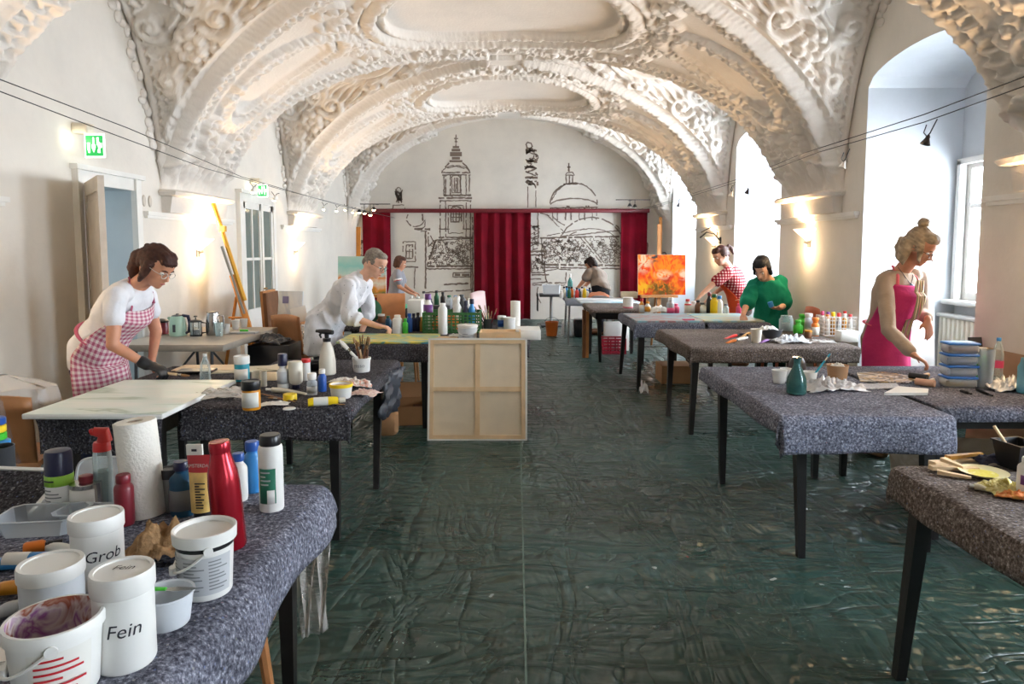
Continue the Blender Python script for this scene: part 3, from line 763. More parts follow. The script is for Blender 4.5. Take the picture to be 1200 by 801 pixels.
curtain(425, 458, 'narrow dark red curtain at left end of the rail', 1)
curtain(555, 622, 'wide dark red curtain in the middle of the mural wall', 2)
curtain(727, 758, 'narrow dark red curtain at right end of the rail', 3)
x0, x1 = at(436, 250, YC).x, at(761, 245, YC).x
tagged(MB().box(x0, x1, YC-.05, YC+.05, zr-.02, zr+.06, bev=.008).box(x0+.1, x0+.16, YC+.04, YB, zr, zr+.04).box(x1-.16, x1-.1, YC+.04, YB, zr, zr+.04).box(.3, .36, YC+.04, YB, zr, zr+.04),
       'curtain_rail', mat('dark_red_paint', (110, 24, 34), .5), 'long dark red curtain rail across the mural wall', 'curtain rail')
# ------------------------------------------------------------------ mural: grey brush drawing of a townscape
ink = mat('grey_mural_ink', (128, 114, 104), .9, spec=.1)
mu = MB(); SCL = 3.158; rm = random.Random(5)
def mpt(cx, cy): return at(400+cx/SCL, 140+cy/SCL, YB-.004)
def ms(pts, w_=5, jit=1.2, gap=.06, close=False):
    """one brushed line, broken here and there like the drawing"""
    if close: pts = pts+[pts[0]]
    q = []
    for (a, b_), (c_, d_) in zip(pts[:-1], pts[1:]):
        n = max(1, int(math.hypot(c_-a, d_-b_)/7))
        for i in range(n): q.append((a+(c_-a)*i/n, b_+(d_-b_)*i/n))
    q.append(pts[-1]); run = []
    def flush():
        if len(run) > 1:
            vs = []; fs = []
            for i, p in enumerate(run):
                p0, p1 = run[max(0, i-1)], run[min(len(run)-1, i+1)]; dx, dy_ = p1[0]-p0[0], p1[1]-p0[1]; L_ = math.hypot(dx, dy_) or 1
                h = w_*.48*rm.uniform(.6, 1.15); nx, ny = -dy_/L_*h, dx/L_*h
                vs += [mpt(p[0]+nx, p[1]+ny), mpt(p[0]-nx, p[1]-ny)]
            for i in range(len(run)-1): fs.append((2*i, 2*i+1, 2*i+3, 2*i+2))
            mu.add(vs, fs)
        run.clear()
    for p in q:
        run.append((p[0]+rm.uniform(-jit, jit), p[1]+rm.uniform(-jit, jit)))
        if rm.random() < gap: flush()
    flush()
def mfill(x0, x1, y0, y1): mu.add([mpt(x0, y0), mpt(x1, y0), mpt(x1, y1), mpt(x0, y1)], [(0, 1, 2, 3)])
def marc(cx, cy, rx, ry, a0, a1, w_=5, n=18, **k): ms([(cx+rx*math.cos(RD(a0+(a1-a0)*i/n)), cy-ry*math.sin(RD(a0+(a1-a0)*i/n))) for i in range(n+1)], w_, **k)
def scribble(poly, n, w_=4, size=9):
    xs, ys_ = [p[0] for p in poly], [p[1] for p in poly]
    for _ in range(n):
        x, y = rm.uniform(min(xs), max(xs)), rm.uniform(min(ys_), max(ys_)); ins = False; j = len(poly)-1
        for i in range(len(poly)):
            if (poly[i][1] > y) != (poly[j][1] > y) and x < (poly[j][0]-poly[i][0])*(y-poly[i][1])/(poly[j][1]-poly[i][1])+poly[i][0]: ins = not ins
            j = i
        if ins:
            a = rm.uniform(0, 2*PI); ms([(x, y), (x+size*math.cos(a), y+size*math.sin(a)), (x+size*1.5*math.cos(a+.9), y+size*1.4*math.sin(a+.9))], w_, .4, 0)
# church tower
for w_, y0, y1 in ((3, 55, 98),): ms([(424, y0), (424, y1)], 5, .6, 0)
ms([(417, 70), (432, 70)], 4, .3, 0); ms([(419, 82), (430, 82)], 5, .3, 0)
for y0, y1, h in ((98, 108, 12), (108, 120, 16), (120, 138, 22), (138, 150, 15), (150, 160, 24)): mfill(424-h, 424+h, y0, y1-2)
ms([(400, 160), (385, 175), (372, 196), (476, 196), (462, 172), (448, 160)], 6)
ms([(392, 180), (424, 172), (456, 180)], 4); ms([(374, 205), (478, 205)], 6); marc(424, 196, 50, 26, 20, 160, 4)
for x in (380, 386, 404, 442, 462, 474): ms([(x, 205), (x, 282)], 5)
for dx in (-10, 0, 10): ms([(424+dx*.6, 214), (424+dx*.6, 268)], 5)
ms([(410, 214), (410, 270), (440, 270), (440, 214)], 4); marc(424, 216, 15, 10, 0, 180, 4)
ms([(372, 280), (480, 280)], 8); ms([(360, 290), (484, 290)], 8); ms([(366, 300), (482, 300)], 5)
for x in (366, 386, 462, 478): ms([(x, 300), (x, 436)], 5)
ms([(396, 318), (452, 318), (452, 420), (396, 420)], 4, close=True); ms([(406, 335), (406, 378), (444, 378), (444, 335)], 6); marc(425, 335, 19, 14, 0, 180, 6)
for x in (414, 425, 436): ms([(x, 328), (x, 376)], 6)
for y in (350, 362): ms([(406, y), (444, y)], 4)
ms([(360, 436), (486, 436)], 7); ms([(362, 405), (400, 405)], 5); ms([(450, 405), (482, 405)], 5)
# tiled roof below the tower
ms([(348, 446), (318, 540)], 6); ms([(348, 446), (486, 440)], 5); ms([(316, 542), (488, 542)], 9); ms([(312, 552), (488, 552)], 6)
scribble([(346, 450), (486, 446), (486, 536), (320, 536)], 240, 3.4, 8)
ms([(414, 566), (480, 566), (480, 582), (414, 582)], 5, close=True); mfill(420, 440, 570, 579); mfill(446, 474, 570, 579)
ms([(380, 610), (470, 606)], 8); ms([(300, 640), (486, 630)], 5)
# little statue and bent lamp on the left
for k in range(14): ms([(rm.uniform(198, 226), rm.uniform(252, 312)), (rm.uniform(200, 226), rm.uniform(256, 312))], 6, 1, 0)
marc(212, 262, 9, 10, 0, 360, 4); ms([(192, 316), (232, 316), (236, 334), (188, 334)], 5, close=True); ms([(160, 340), (250, 340)], 5)
ms([(246, 350), (240, 372), (258, 394), (280, 396), (298, 388), (310, 372), (310, 396), (298, 404)], 5); ms([(300, 350), (302, 375)], 6); ms([(270, 405), (330, 405)], 10); ms([(284, 415), (318, 412)], 5)
ms([(312, 414), (312, 625)], 7); ms([(322, 416), (322, 470), (344, 446)], 5); ms([(330, 430), (346, 458), (338, 480)], 4)
ms([(228, 452), (274, 452), (274, 526), (228, 526)], 5, close=True); ms([(240, 464), (264, 464), (264, 514), (240, 514)], 6, close=True); ms([(252, 464), (252, 514)], 5); ms([(240, 488), (264, 488)], 5)
ms([(222, 545), (284, 545)], 7); ms([(272, 550), (270, 625)], 5); ms([(190, 540), (214, 540)], 6)
ms([(486, 360), (486, 640)], 5); ms([(478, 440), (480, 640)], 4)
# column with statues
ms([(684, 90), (690, 84), (702, 88), (706, 100), (698, 108), (688, 104)], 6, close=True)
for k in range(30): 
    y = rm.uniform(104, 246); ms([(703+rm.uniform(-26, 26), y), (703+rm.uniform(-26, 26), y+rm.uniform(4, 16))], 7, 1.5, 0)
marc(720, 138, 9, 9, 0, 360, 5); ms([(680, 215), (726, 215)], 9); ms([(684, 228), (722, 228)], 7); ms([(690, 240), (716, 240)], 6)
for x in (690, 720): ms([(x, 248), (x, 325)], 4, .6, .03)
for k in range(36): 
    y = rm.uniform(376, 480); ms([(712+rm.uniform(-18, 22), y), (712+rm.uniform(-18, 22), y+rm.uniform(4, 12))], 5, 1.5, 0)
ms([(694, 345), (694, 600)], 4); ms([(728, 345), (728, 470)], 5)
ms([(696, 488), (760, 488)], 9); ms([(700, 500), (752, 500), (752, 566), (704, 566)], 6, close=True); scribble([(708, 504), (746, 504), (746, 560), (708, 560)], 26, 5, 8)
ms([(696, 574), (770, 574)], 7); ms([(696, 590), (740, 590)], 5); ms([(706, 606), (764, 600)], 5)
# dome
ms([(842, 160), (842, 194)], 7, .5, 0); ms([(836, 176), (848, 176)], 6, .3, 0); ms([(830, 206), (834, 196), (856, 196), (862, 206)], 5, close=True)
for x in (832, 844, 856): ms([(x, 208), (x, 236)], 5)
ms([(822, 238), (874, 238)], 6); marc(860, 318, 88, 84, 6, 174, 6); ms([(778, 298), (800, 262), (826, 240)], 5)
marc(860, 318, 88, 26, 8, 172, 6); ms([(772, 328), (948, 324)], 5)
for x in (782, 800, 830, 850, 880, 900, 928, 944): ms([(x, 326), (x, 372)], 6 if x in (830, 850, 900) else 4)
for x in (836, 842, 906, 914): ms([(x, 318), (x, 326)], 8)
ms([(770, 345), (800, 376), (826, 390)], 5); ms([(734, 345), (770, 356)], 5)
marc(926, 470, 118, 108, 25, 155, 6); marc(926, 476, 108, 72, 25, 140, 4); ms([(820, 420), (812, 432)], 5)
ms([(760, 350), (822, 414)], 4); ms([(735, 438), (1030, 432)], 7); ms([(760, 430), (900, 404)], 4); ms([(815, 432), (1032, 410)], 5); ms([(1016, 390), (1030, 405)], 6)
ms([(742, 440), (742, 536)], 5); ms([(886, 438), (962, 530)], 5); ms([(896, 436), (974, 530)], 4)
scribble([(744, 446), (884, 442), (946, 528), (746, 528)], 300, 3.4, 8); scribble([(906, 448), (1030, 440), (1030, 528), (968, 528)], 170, 3.4, 8)
ms([(740, 536), (1032, 540)], 9); ms([(740, 546), (1032, 552)], 6); ms([(756, 560), (800, 552), (850, 556)], 5); ms([(752, 560), (760, 604), (830, 604), (832, 556)], 5)
ms([(728, 620), (722, 650), (740, 680)], 4); ms([(706, 612), (830, 612)], 5)
ms([(1128, 450), (1134, 460), (1130, 496)], 6)
for x0, x1, y0, y1 in ((0, 80, 478, 506),): scribble([(x0, y0-30), (x1, y0-30), (x1, y1), (x0, y1)], 60, 5, 10)
tagged(mu, 'wall_mural', ink, 'grey brush drawn mural of tower, column and dome on end wall', 'mural', smooth=False)
# ------------------------------------------------------------------ tables and their felt covers
def felt(name, base, flecks, dark):
    m, nt, b = newmat(name); L = nt.links.new
    tc = N(nt, 'ShaderNodeTexCoord'); P = tc.outputs['Object']
    n1 = N(nt, 'ShaderNodeTexNoise', Scale=95.0, Detail=3.0, Roughness=.7); L(P, n1.inputs['Vector'])
    r1 = ramp(nt, n1.outputs['Fac'], [(.36, s2l(dark)), (.5, s2l(base)), (.60, s2l(flecks)), (.70, s2l(tuple(min(255, v+55) for v in flecks)))])
    n2 = N(nt, 'ShaderNodeTexNoise', Scale=3.5, Detail=4.0); L(P, n2.inputs['Vector'])
    r2 = ramp(nt, n2.outputs['Fac'], [(.35, (.72,)*3), (.65, (1.12,)*3)])
    mx = N(nt, 'ShaderNodeMixRGB', blend_type='MULTIPLY', Fac=1.0); L(r1.outputs[0], mx.inputs[1]); L(r2.outputs[0], mx.inputs[2])
    vo = N(nt, 'ShaderNodeTexVoronoi', Scale=55.0); L(P, vo.inputs['Vector'])
    lt = N(nt, 'ShaderNodeMath', operation='LESS_THAN', i1=.16); L(vo.outputs['Distance'], lt.inputs[0])
    cr = ramp(nt, vo.outputs['Color'], [(0, s2l((150, 60, 60))), (.3, s2l((150, 150, 165))), (.5, s2l((60, 90, 150))), (.75, s2l((190, 185, 180))), (1, s2l((90, 110, 90)))])
    mf = N(nt, 'ShaderNodeMath', operation='MULTIPLY', i1=.55); L(lt.outputs[0], mf.inputs[0])
    m2 = N(nt, 'ShaderNodeMixRGB'); L(mf.outputs[0], m2.inputs[0]); L(mx.outputs[0], m2.inputs[1]); L(cr.outputs[0], m2.inputs[2])
    L(m2.outputs[0], b.inputs['Base Color']); b.inputs['Roughness'].default_value = .95; b.inputs['Specular IOR Level'].default_value = .1
    bp = N(nt, 'ShaderNodeBump', Strength=.6, Distance=.006); L(n1.outputs['Fac'], bp.inputs['Height']); L(bp.outputs[0], b.inputs['Normal'])
    return m
felt_blue = felt('blue_grey_felt', (102, 104, 116), (132, 134, 146), (60, 61, 72))
felt_brown = felt('brown_grey_felt', (104, 94, 88), (128, 118, 112), (66, 58, 54))
felt_dark = felt('dark_grey_felt', (66, 64, 68), (90, 88, 92), (40, 38, 42))
black_wood = mat('black_stained_wood', (24, 22, 22), .42, var=.25, bump=.15, bscale=40)
scuffs = mat('worn_wood', (120, 84, 52), .6, var=.2)
ZT_ = .72; ZTOP = .718
def drape(x0, x1, y0, y1, zt, ov, seed=0, R=.028, step=.022, wav=.012, lump=.004):
    """felt laid over a table top; ov = overhang (left, right, front, back)"""
    r = random.Random(seed); l, rt, f, bk = ov
    us = np.arange(x0-l, x1+rt+.001, step); vs = np.arange(y0-f, y1+bk+.001, step); P = []
    sx, sy = r.uniform(0, 9), r.uniform(0, 9)
    for v in vs:
        row = []
        for u in us:
            dx = min(0, u-x0)+max(0, u-x1); dyv = min(0, v-y0)+max(0, v-y1)
            d = math.hypot(dx, dyv)
            bx, by = min(max(u, x0), x1), min(max(v, y0), y1)
            if d < 1e-6:
                z = zt+lump*mnoise.noise((u*3+sx, v*3+sy, 0)); row.append((u, v, z)); continue
            nx, ny = dx/d, dyv/d
            if d < R*PI/2: a = d/R; out, drop = R*math.sin(a), R*(1-math.cos(a))
            else: out, drop = R, R+(d-R*PI/2)
            along = u if abs(dyv) > abs(dx) else v
            cor = min(abs(dx), abs(dyv))/max(1e-6, max(abs(dx), abs(dyv)))
            k = min(1, drop/.12)
            out += k*(wav*math.sin(along*9+sx*5)+wav*.8*mnoise.noise((along*5+sx, drop*2, sy)) + .010)+cor*k*.03*math.sin(6*math.atan2(dyv, dx)+sx)
            z = zt-drop+.004*mnoise.noise((u*6, v*6, sx))*k
            row.append((bx+nx*out, by+ny*out, z))
        P.append(row)
    return MB().grid(P)
leg_scuff = None
def table(name_label, x0, x1, y0, y1, feet=None, m=black_wood, splay=.0, grp='black wooden work tables', th=.03, legw=.055, zt=ZTOP-.012, name='work_table'):
    cx, cy = (x0+x1)/2, (y0+y1)/2
    t = thing(name, name_label, 'table', (cx, cy, 0), group=grp)
    MB().box(x0-cx, x1-cx, y0-cy, y1-cy, zt-th, zt, bev=.006).build('tabletop', m, t)
    ap = MB(); q = .05
    ap.box(x0-cx+q, x1-cx-q, y0-cy+q, y0-cy+q+.02, zt-th-.09, zt-th).box(x0-cx+q, x1-cx-q, y1-cy-q-.02, y1-cy-q, zt-th-.09, zt-th)
    ap.box(x0-cx+q, x0-cx+q+.02, y0-cy+q, y1-cy-q, zt-th-.09, zt-th).box(x1-cx-q-.02, x1-cx-q, y0-cy+q, y1-cy-q, zt-th-.09, zt-th)
    ap.build('apron', m, t, smooth=False)
    for k, (sx, sy) in enumerate(((-1, -1), (1, -1), (-1, 1), (1, 1))):
        tx = (x0 if sx < 0 else x1)-sx*.075-cx; ty = (y0 if sy < 0 else y1)-sy*.075-cy
        fx, fy = tx+sx*splay, ty+sy*splay
        if feet and feet[k]: fx, fy = feet[k][0]-cx, feet[k][1]-cy; tx, ty = tx*.45+fx*.55, ty*.45+fy*.55; tx = min(max(tx, x0-cx+.035), x1-cx-.035); ty = min(max(ty, y0-cy+.035), y1-cy-.035); fy = max(fy, y0-cy+.03); fx = max(fx, x0-cx-.035)
        a, b_ = legw/2, legw/2*.62
        vs = [(fx+i*b_, fy+j*b_, 0) for i, j in ((-1, -1), (1, -1), (1, 1), (-1, 1))]+[(tx+i*a, ty+j*a, zt-th) for i, j in ((-1, -1), (1, -1), (1, 1), (-1, 1))]
        MB().add(vs, [(3, 2, 1, 0), (4, 5, 6, 7), (0, 1, 5, 4), (1, 2, 6, 5), (2, 3, 7, 6), (3, 0, 4, 7)]).build('leg', m, t, smooth=False)
    return t
def cloth(label, x0, x1, y0, y1, ov, m, seed, zt=ZT_, **k):
    o = solid(drape(x0, x1, y0, y1, zt, ov, seed, **k).build('felt_cloth', m), .008, -1)
    return tag(o, label, 'table cover', 'felt covers on the work tables')
# --- right side, front to back
fl = onz(1062, 541, ZT_); R0 = (1.355, 2.4, 1.35, fl.y-.03)
table('black work table nearest the camera at right, with yellow plate', R0[0]+.02, R0[1], R0[2], R0[3]-.02, feet=(None, None, (1.34, 2.28), None))
cloth('dark grey felt cover at bottom right under the yellow plate and wood wedges', R0[0]+.02, R0[1], R0[2], R0[3]-.02, (.13, .05, .02, .10), felt_brown, 11)
g = lambda px, py: onz(px, py, 0)
R1 = (1.255, 2.035, 3.16, 4.46)
table('black work table with the teal vase and crumpled foil', *R1, feet=(g(938, 652), g(1084, 645), g(846, 566), None))
cloth('blue grey felt cover hanging in front below the teal vase', 1.245, 2.04, 3.15, 4.47, (.10, .014, .19, .05), felt_blue, 12)
R1b = (2.09, 2.93, 3.36, 4.5)
table('black work table with the stack of blue lidded boxes', *R1b)
cloth('blue grey felt cover under the stack of blue lidded boxes', 2.10, 2.935, 3.35, 4.5, (.012, .05, .09, .05), felt_blue, 13)
R2 = (1.40, 2.72, 5.4, 6.6)
table('black work table with black bowl and cap basket behind the vase table', *R2, feet=(g(824, 524), None, g(778, 487), None))
cloth('brown grey felt cover on the table with paper cup and black bowl', 1.395, 2.72, 5.39, 6.6, (.12, .05, .14, .05), felt_brown, 14)
R3 = (1.27, 1.99, 7.15, 8.25)
table('black work table below the left turquoise painting board', *R3, feet=(g(750, 459), None, g(727, 438), None))
cloth('grey felt cover under the left turquoise painting board', 1.265, 1.985, 7.14, 8.25, (.10, .008, .17, .05), felt_blue, 15)
R3b = (2.0, 2.66, 7.15, 8.25)
table('black work table below the pale board in front of green smock', *R3b)
cloth('grey felt cover under the pale board before the green smock', 2.015, 2.66, 7.14, 8.25, (.008, .05, .17, .05), felt_blue, 16)
R4 = (.98, 1.72, 8.75, 9.75)
table('black work table with white paper pot in front of the metal table', *R4, feet=(g(703, 424), None, None, None))
cloth('brown felt cover on table left of the abstract painting', .975, 1.72, 8.74, 9.75, (.06, .05, .06, .05), felt_brown, 17)
# --- left side
L1 = (-1.85, -.665, .95, 2.20)
table('black work table nearest the camera at left, crowded with paint pots', L1[0], L1[1], L1[2], L1[3], feet=(None, None, None, None))
cloth('grey felt cover at bottom left under the white plastic jars', L1[0], L1[1]+.0, L1[2], L1[3], (.05, .18, .05, .11), felt_blue, 21, wav=.022, lump=.006, R=.05)
L2a = (-2.28, -1.70, 3.25, 4.5)
table('black work table under the large white canvas', *L2a)
cloth('dark grey felt cover hanging below the large white canvas', -2.28, -1.70, 3.24, 4.5, (.03, .012, .22, .05), felt_dark, 22)
L2b = (-1.66, -.85, 3.36, 4.75)
table('black work table with the yellow paint bottle and brush bucket', *L2b, feet=(None, (-.93, 3.43), None, g(441, 572)))
cloth('dark grey felt cover under the yellow paint bottle', -1.66, -.845, 3.35, 4.75, (.012, .09, .18, .05), felt_dark, 23)
L3a = (-1.47, -.69, 5.55, 6.75)
table('black work table under the yellow and blue painting board', *L3a)
cloth('grey felt cover below the yellow and blue painting board', -1.47, -.69, 5.54, 6.75, (.03, .006, .16, .05), felt_dark, 24)
L3b = (-.67, .09, 5.55, 6.95)
table('black work table behind the leaning canvas back', *L3b)
cloth('dark felt cover on the table behind the leaning canvas back', -.67, .09, 5.56, 6.95, (.006, .05, .12, .05), felt_dark, 25)
L4 = (-1.75, -.55, 8.6, 9.5)
table('black work table with the green topped board before the far curtain', *L4)
cloth('dark felt cover on the far left table of bottles', -1.75, -.55, 8.6, 9.5, (.03, .03, .08, .03), felt_dark, 26, step=.035)
# ------------------------------------------------------------------ helpers for things standing on the tables
ZO = .7215
def on(px, py, r=0, z=ZO):
    p = onz(px, py, z); p.y += r; p.x *= (p.y)/(p.y-r) if r else 1; return p
def px2m(p, w): return w*p.y/F
W_ = dict(
 white=mat('white_plastic', (226, 225, 220), .35, var=.03), off=mat('ivory_plastic', (214, 208, 192), .4, var=.05), black=mat('black_plastic', (22, 22, 25), .35),
 navy=mat('navy_plastic', (28, 30, 62), .35), blue=mat('blue_plastic', (30, 80, 160), .35), sky=mat('sky_blue_plastic', (52, 132, 196), .35), teal=mat('teal_plastic', (22, 78, 110), .35),
 turq=mat('turquoise_plastic', (40, 150, 170), .4), green=mat('bright_green_plastic', (66, 190, 50), .35), dgreen=mat('dark_green_plastic', (30, 96, 62), .4),
 red=mat('red_plastic', (196, 36, 34), .35), dred=mat('dark_red_plastic', (120, 28, 40), .35), pink=mat('pink_plastic', (214, 70, 110), .4), orange=mat('orange_plastic', (224, 120, 30), .4),
 yellow=mat('yellow_plastic', (238, 204, 24), .4), ochre=mat('ochre_plastic', (176, 126, 48), .4), amber=mat('amber_paint', (206, 136, 28), .35), brown=mat('brown_plastic', (110, 70, 44), .45),
 grey=mat('grey_plastic', (150, 150, 148), .4), lgrey=mat('light_grey_plastic', (186, 188, 190), .4), dgrey=mat('dark_grey_plastic', (66, 68, 72), .45), purple=mat('purple_plastic', (110, 60, 130), .4),
 silver=mat('silver_metal', (190, 190, 190), .25, metal=1), gold=mat('pale_gold_metal', (206, 186, 150), .3, metal=.9), redmetal=mat('red_lacquered_metal', (160, 22, 38), .25, metal=.55),
 label=mat('paper_label', (222, 220, 212), .6), dlabel=mat('grey_label', (120, 122, 124), .6), lime=mat('lime_label', (140, 190, 60), .5), glabel=mat('green_label', (30, 110, 84), .5), ink=mat('black_ink', (30, 30, 40), .7), rlabel=mat('red_label', (190, 34, 44), .5),
 wood=mat('pale_pine', (224, 194, 152), .55, var=.1, bump=.1), mwood=mat('honey_wood', (178, 122, 70), .5, var=.15, bump=.1), dwood=mat('brown_wood', (120, 78, 46), .5, var=.2, bump=.1), card=mat('brown_cardboard', (168, 126, 86), .8, var=.08),
 paper=mat('white_paper', (226, 224, 216), .8, var=.03), cream=mat('cream_paper', (216, 204, 176), .8, var=.05), canvas=mat('white_canvas', (230, 229, 224), .8, bump=.1, bscale=300), raw=mat('raw_canvas', (228, 212, 186), .85, var=.04, bump=.1, bscale=250),
 foil=mat('crumpled_foil', (206, 208, 212), .42, metal=.5), bristle=mat('brush_bristle', (150, 116, 76), .8, var=.2), ferrule=mat('brush_ferrule', (196, 192, 180), .25, metal=1),
 clear=clear('clear_plastic', (225, 232, 238), .72, .12), film=clear('plastic_film', (236, 232, 226), .88, .15), glass=clear('clear_glass', (232, 244, 244), .80, .05), milk=clear('milky_plastic', (228, 232, 236), .35, .3), tealglass=clear('teal_glass', (90, 176, 170), .42, .08))
PB = {'white': 0, 'label': 0}
def pot(name, label, cat, p, prof, m, cap=None, bands=(), group=None, rz=0, tilt=None, n=26, capname='cap', extra=None):
    """turned container: prof [(r,z)..]; cap (prof, material); bands [(z0,z1,r,material,arc0,arc1,partname)]"""
    t = thing(name, label, cat, p, rz=rz, group=group, rot=tilt)
    MB().lathe(prof, n).build('body', W_[m] if isinstance(m, str) else m, t)
    if cap: MB().lathe(cap[0], n).build(capname, W_[cap[1]], t)
    for (z0, z1, r, bm, a0, a1, nm) in bands:
        P = [[(r*math.cos(RD(a)), r*math.sin(RD(a)), z) for a in np.linspace(a0, a1, 20)] for z in (z0, z1)]
        solid(MB().grid(P).build(nm, W_[bm], t), .0008, 1)
    if extra: extra(t)
    return t
def lines_label(t, r, z0, z1, a0, a1, n, m='ink', nm='print'):
    """a few unreadable ruled lines of small print"""
    mb = MB()
    for k in range(n):
        z = z0+(z1-z0)*(k+.5)/n; aa = a0+(a1-a0)*(.75+.25*math.sin(k*2.3))
        P = [[((r+.0012)*math.cos(RD(a)), (r+.0012)*math.sin(RD(a)), z+dz) for a in np.linspace(a0, aa, 10)] for dz in (0, (z1-z0)/n*.35)]
        mb.grid(P)
    mb.build(nm, W_[m], t)
def bprof(r, h, neck=.4, sh=.72, nh=.12):
    """bottle outline"""
    return [(r*.92, 0), (r, .01), (r, h*sh), (r*.93, h*(sh+.05)), (r*.62, h*(sh+.13)), (r*neck, h*(1-nh)), (r*neck, h*.97)]
def cprof(r, z0, z1): return [(r*.97, z0), (r, z0+.003), (r, z1-.004), (r*.9, z1)]
def bottle(label, px, py, w, h, m, cm, lab=None, group='paint bottles on the tables', cat='bottle', name='paint_bottle', neck=.42, sh=.66, capw=1.25, z=ZO, caph=.16, rz=-PI/2):
    p = onz(px, py, z); r = px2m(p, w)/2; h = px2m(p, h); p = on(px, py, r*.8, z)
    bands = [(h*lab[0], h*lab[1], r+.0006, lab[2], -75, 75, 'label_band')] if lab else []
    return pot(name, label, cat, p, bprof(r, h*(1-caph*.6), neck, sh), m, (cprof(r*neck*capw, h*(1-caph), h), cm), bands, group, rz)
def jar(label, px, py, w, h, m, cm=None, lab=None, group=None, cat='jar', name='paint_jar', z=ZO, caph=.2, taper=1.0, lidw=1.06, extra=None, rz=-PI/2, lift=0):
    p = onz(px, py, z); r = px2m(p, w)/2; h = px2m(p, h); p = on(px, py, r*.8, z); p.z += lift
    b_ = h*(1-caph) if cm else h
    prof = [(r*taper*.94, 0), (r*taper, .006), (r, b_*.93), (r*.97, b_)] if cm else [(r*taper*.94, 0), (r*taper, .004), (r, h-.003), (r*1.03, h), (r*.95, h), (r*taper*.92, .008)]
    bands = [(h*lab[0], h*lab[1], r+.0008, lab[2], -70, 70, 'label_band')] if lab else []
    cap = ([(r*lidw*.98, b_*.98), (r*lidw, b_), (r*lidw, h-.004), (r*lidw*.97, h), (r*.9, h-.001), (r*.88, h-.004), (.001, h-.004)], cm) if cm else None
    t = pot(name, label, cat, p, prof, m, cap, bands, group, rz, capname='lid', extra=extra); t['_'] = 0; del t['_']
    return t, r, h
def lying(name, label, cat, pa, pb, ra, rb, m, capm=None, capf=.2, group=None, crimp=False, band=None, zt=ZO):
    """tube or bottle lying on the table from pa (crimped tail) to pb (cap)"""
    pa, pb = Vector(pa), Vector(pb); d = pb-pa; L_ = d.length; a = math.atan2(d.y, d.x)
    t = thing(name, label, cat, (pa.x, pa.y, zt), rz=a, group=group); R = max(ra, rb)
    P = []; n = 14; body = L_*(1-capf)
    for k in range(9):
        q = k/8; r = rb; fl = 1
        if crimp: fl = .12+.88*min(1, q*1.5)**.8; wd = rb*(1.35-.35*min(1, q*1.5))
        else: wd = rb*(1 if .05 < q < .93 else .9)
        hz = rb*fl if crimp else wd
        P.append([(body*q, wd*math.cos(2*PI*i/n), hz+hz*math.sin(2*PI*i/n)) for i in range(n)])
    b_ = MB().grid(P, closed=True); b_.f += [tuple(range(n)), tuple(range(len(b_.v)-1, len(b_.v)-1-n, -1))]
    b_.build('body', W_[m], t)
    if capm:
        c = MB().lathe([(rb*.45, body), (rb*.5, body+L_*capf*.15), (rb*.62, body+L_*capf*.16), (rb*.58, L_)], 14, Matrix.Translation((0, 0, rb)) @ Matrix.Rotation(PI/2, 4, 'Y'))
        c.build('cap', W_[capm], t)
    if band:
        P = [[(body*q, (rb+.0008)*math.cos(2*PI*i/n), rb+(rb+.0008)*math.sin(2*PI*i/n)) for i in range(n)] for q in (band[0], band[1])]
        MB().grid(P, closed=True).build('label_band', W_[band[2]], t)
    return t
def brush(label, p, q, r=.004, hm='mwood', group=None, bl=.22, name='paint_brush', bw=1.8, bm='bristle'):
    p, q = Vector(p), Vector(q); t = thing(name, label, 'brush', p, group=group); d = q-p
    MB().tube([(0, 0, 0), d*.35, d*(1-bl-.12)], [r*.7, r*1.2, r], 8).build('handle', W_[hm], t)
    fe_ = MB().tube([d*(1-bl-.13), d*(1-bl)], [r*1.1, r*bw*.8], 10, .6).build('ferrule', W_['ferrule'], t)
    MB().tube([d*(1-bl), d*(1-bl*.5), d], [r*bw*.8, r*bw, r*bw*.5], 10, .5).build('bristles', W_[bm] if isinstance(bm, str) else bm, fe_)
    return t
def crumple(sx, sy, sz, seed, n=26, amp=.5, fq=3.0):
    """a crumpled sheet lying in a heap"""
    P = []
    for j in range(n+1):
        row = []
        for i in range(n+1):
            u, v = i/n*2-1, j/n*2-1; d = max(0, 1-(abs(u)**2.2+abs(v)**2.2)*.6)
            k = mnoise.noise((u*fq+seed, v*fq, seed*1.7)); k2 = abs(mnoise.noise((u*fq*2+seed, v*fq*2, 3.3)))
            row.append((sx*(u+.15*k), sy*(v+.15*mnoise.noise((v*fq, u*fq, seed))), max(.0015, sz*(d*.55*(1-amp)+amp*d*(abs(k)*1.4+k2*.7))+.002)))
        P.append(row)
    return MB().grid(P)
def heap(name, label, cat, p, s, seed, m, rz=0, group=None, th=.0015, amp=.5, fq=3.0):
    o = solid(crumple(*s, seed, amp=amp, fq=fq).build(name, W_[m] if isinstance(m, str) else m, loc=p, rot=(0, 0, rz), angle=180), th, 1); return tag(o, label, cat, group)
def ubox(name, label, cat, x0, x1, y0, y1, z0, z1, m, rz=0, bev=.004, group=None):
    cx, cy = (x0+x1)/2, (y0+y1)/2
    o = MB().box(x0-cx, x1-cx, y0-cy, y1-cy, 0, z1-z0, bev=bev).build(name, W_[m] if isinstance(m, str) else m, loc=(cx, cy, z0), rot=(0, 0, rz)); return tag(o, label, cat, group)
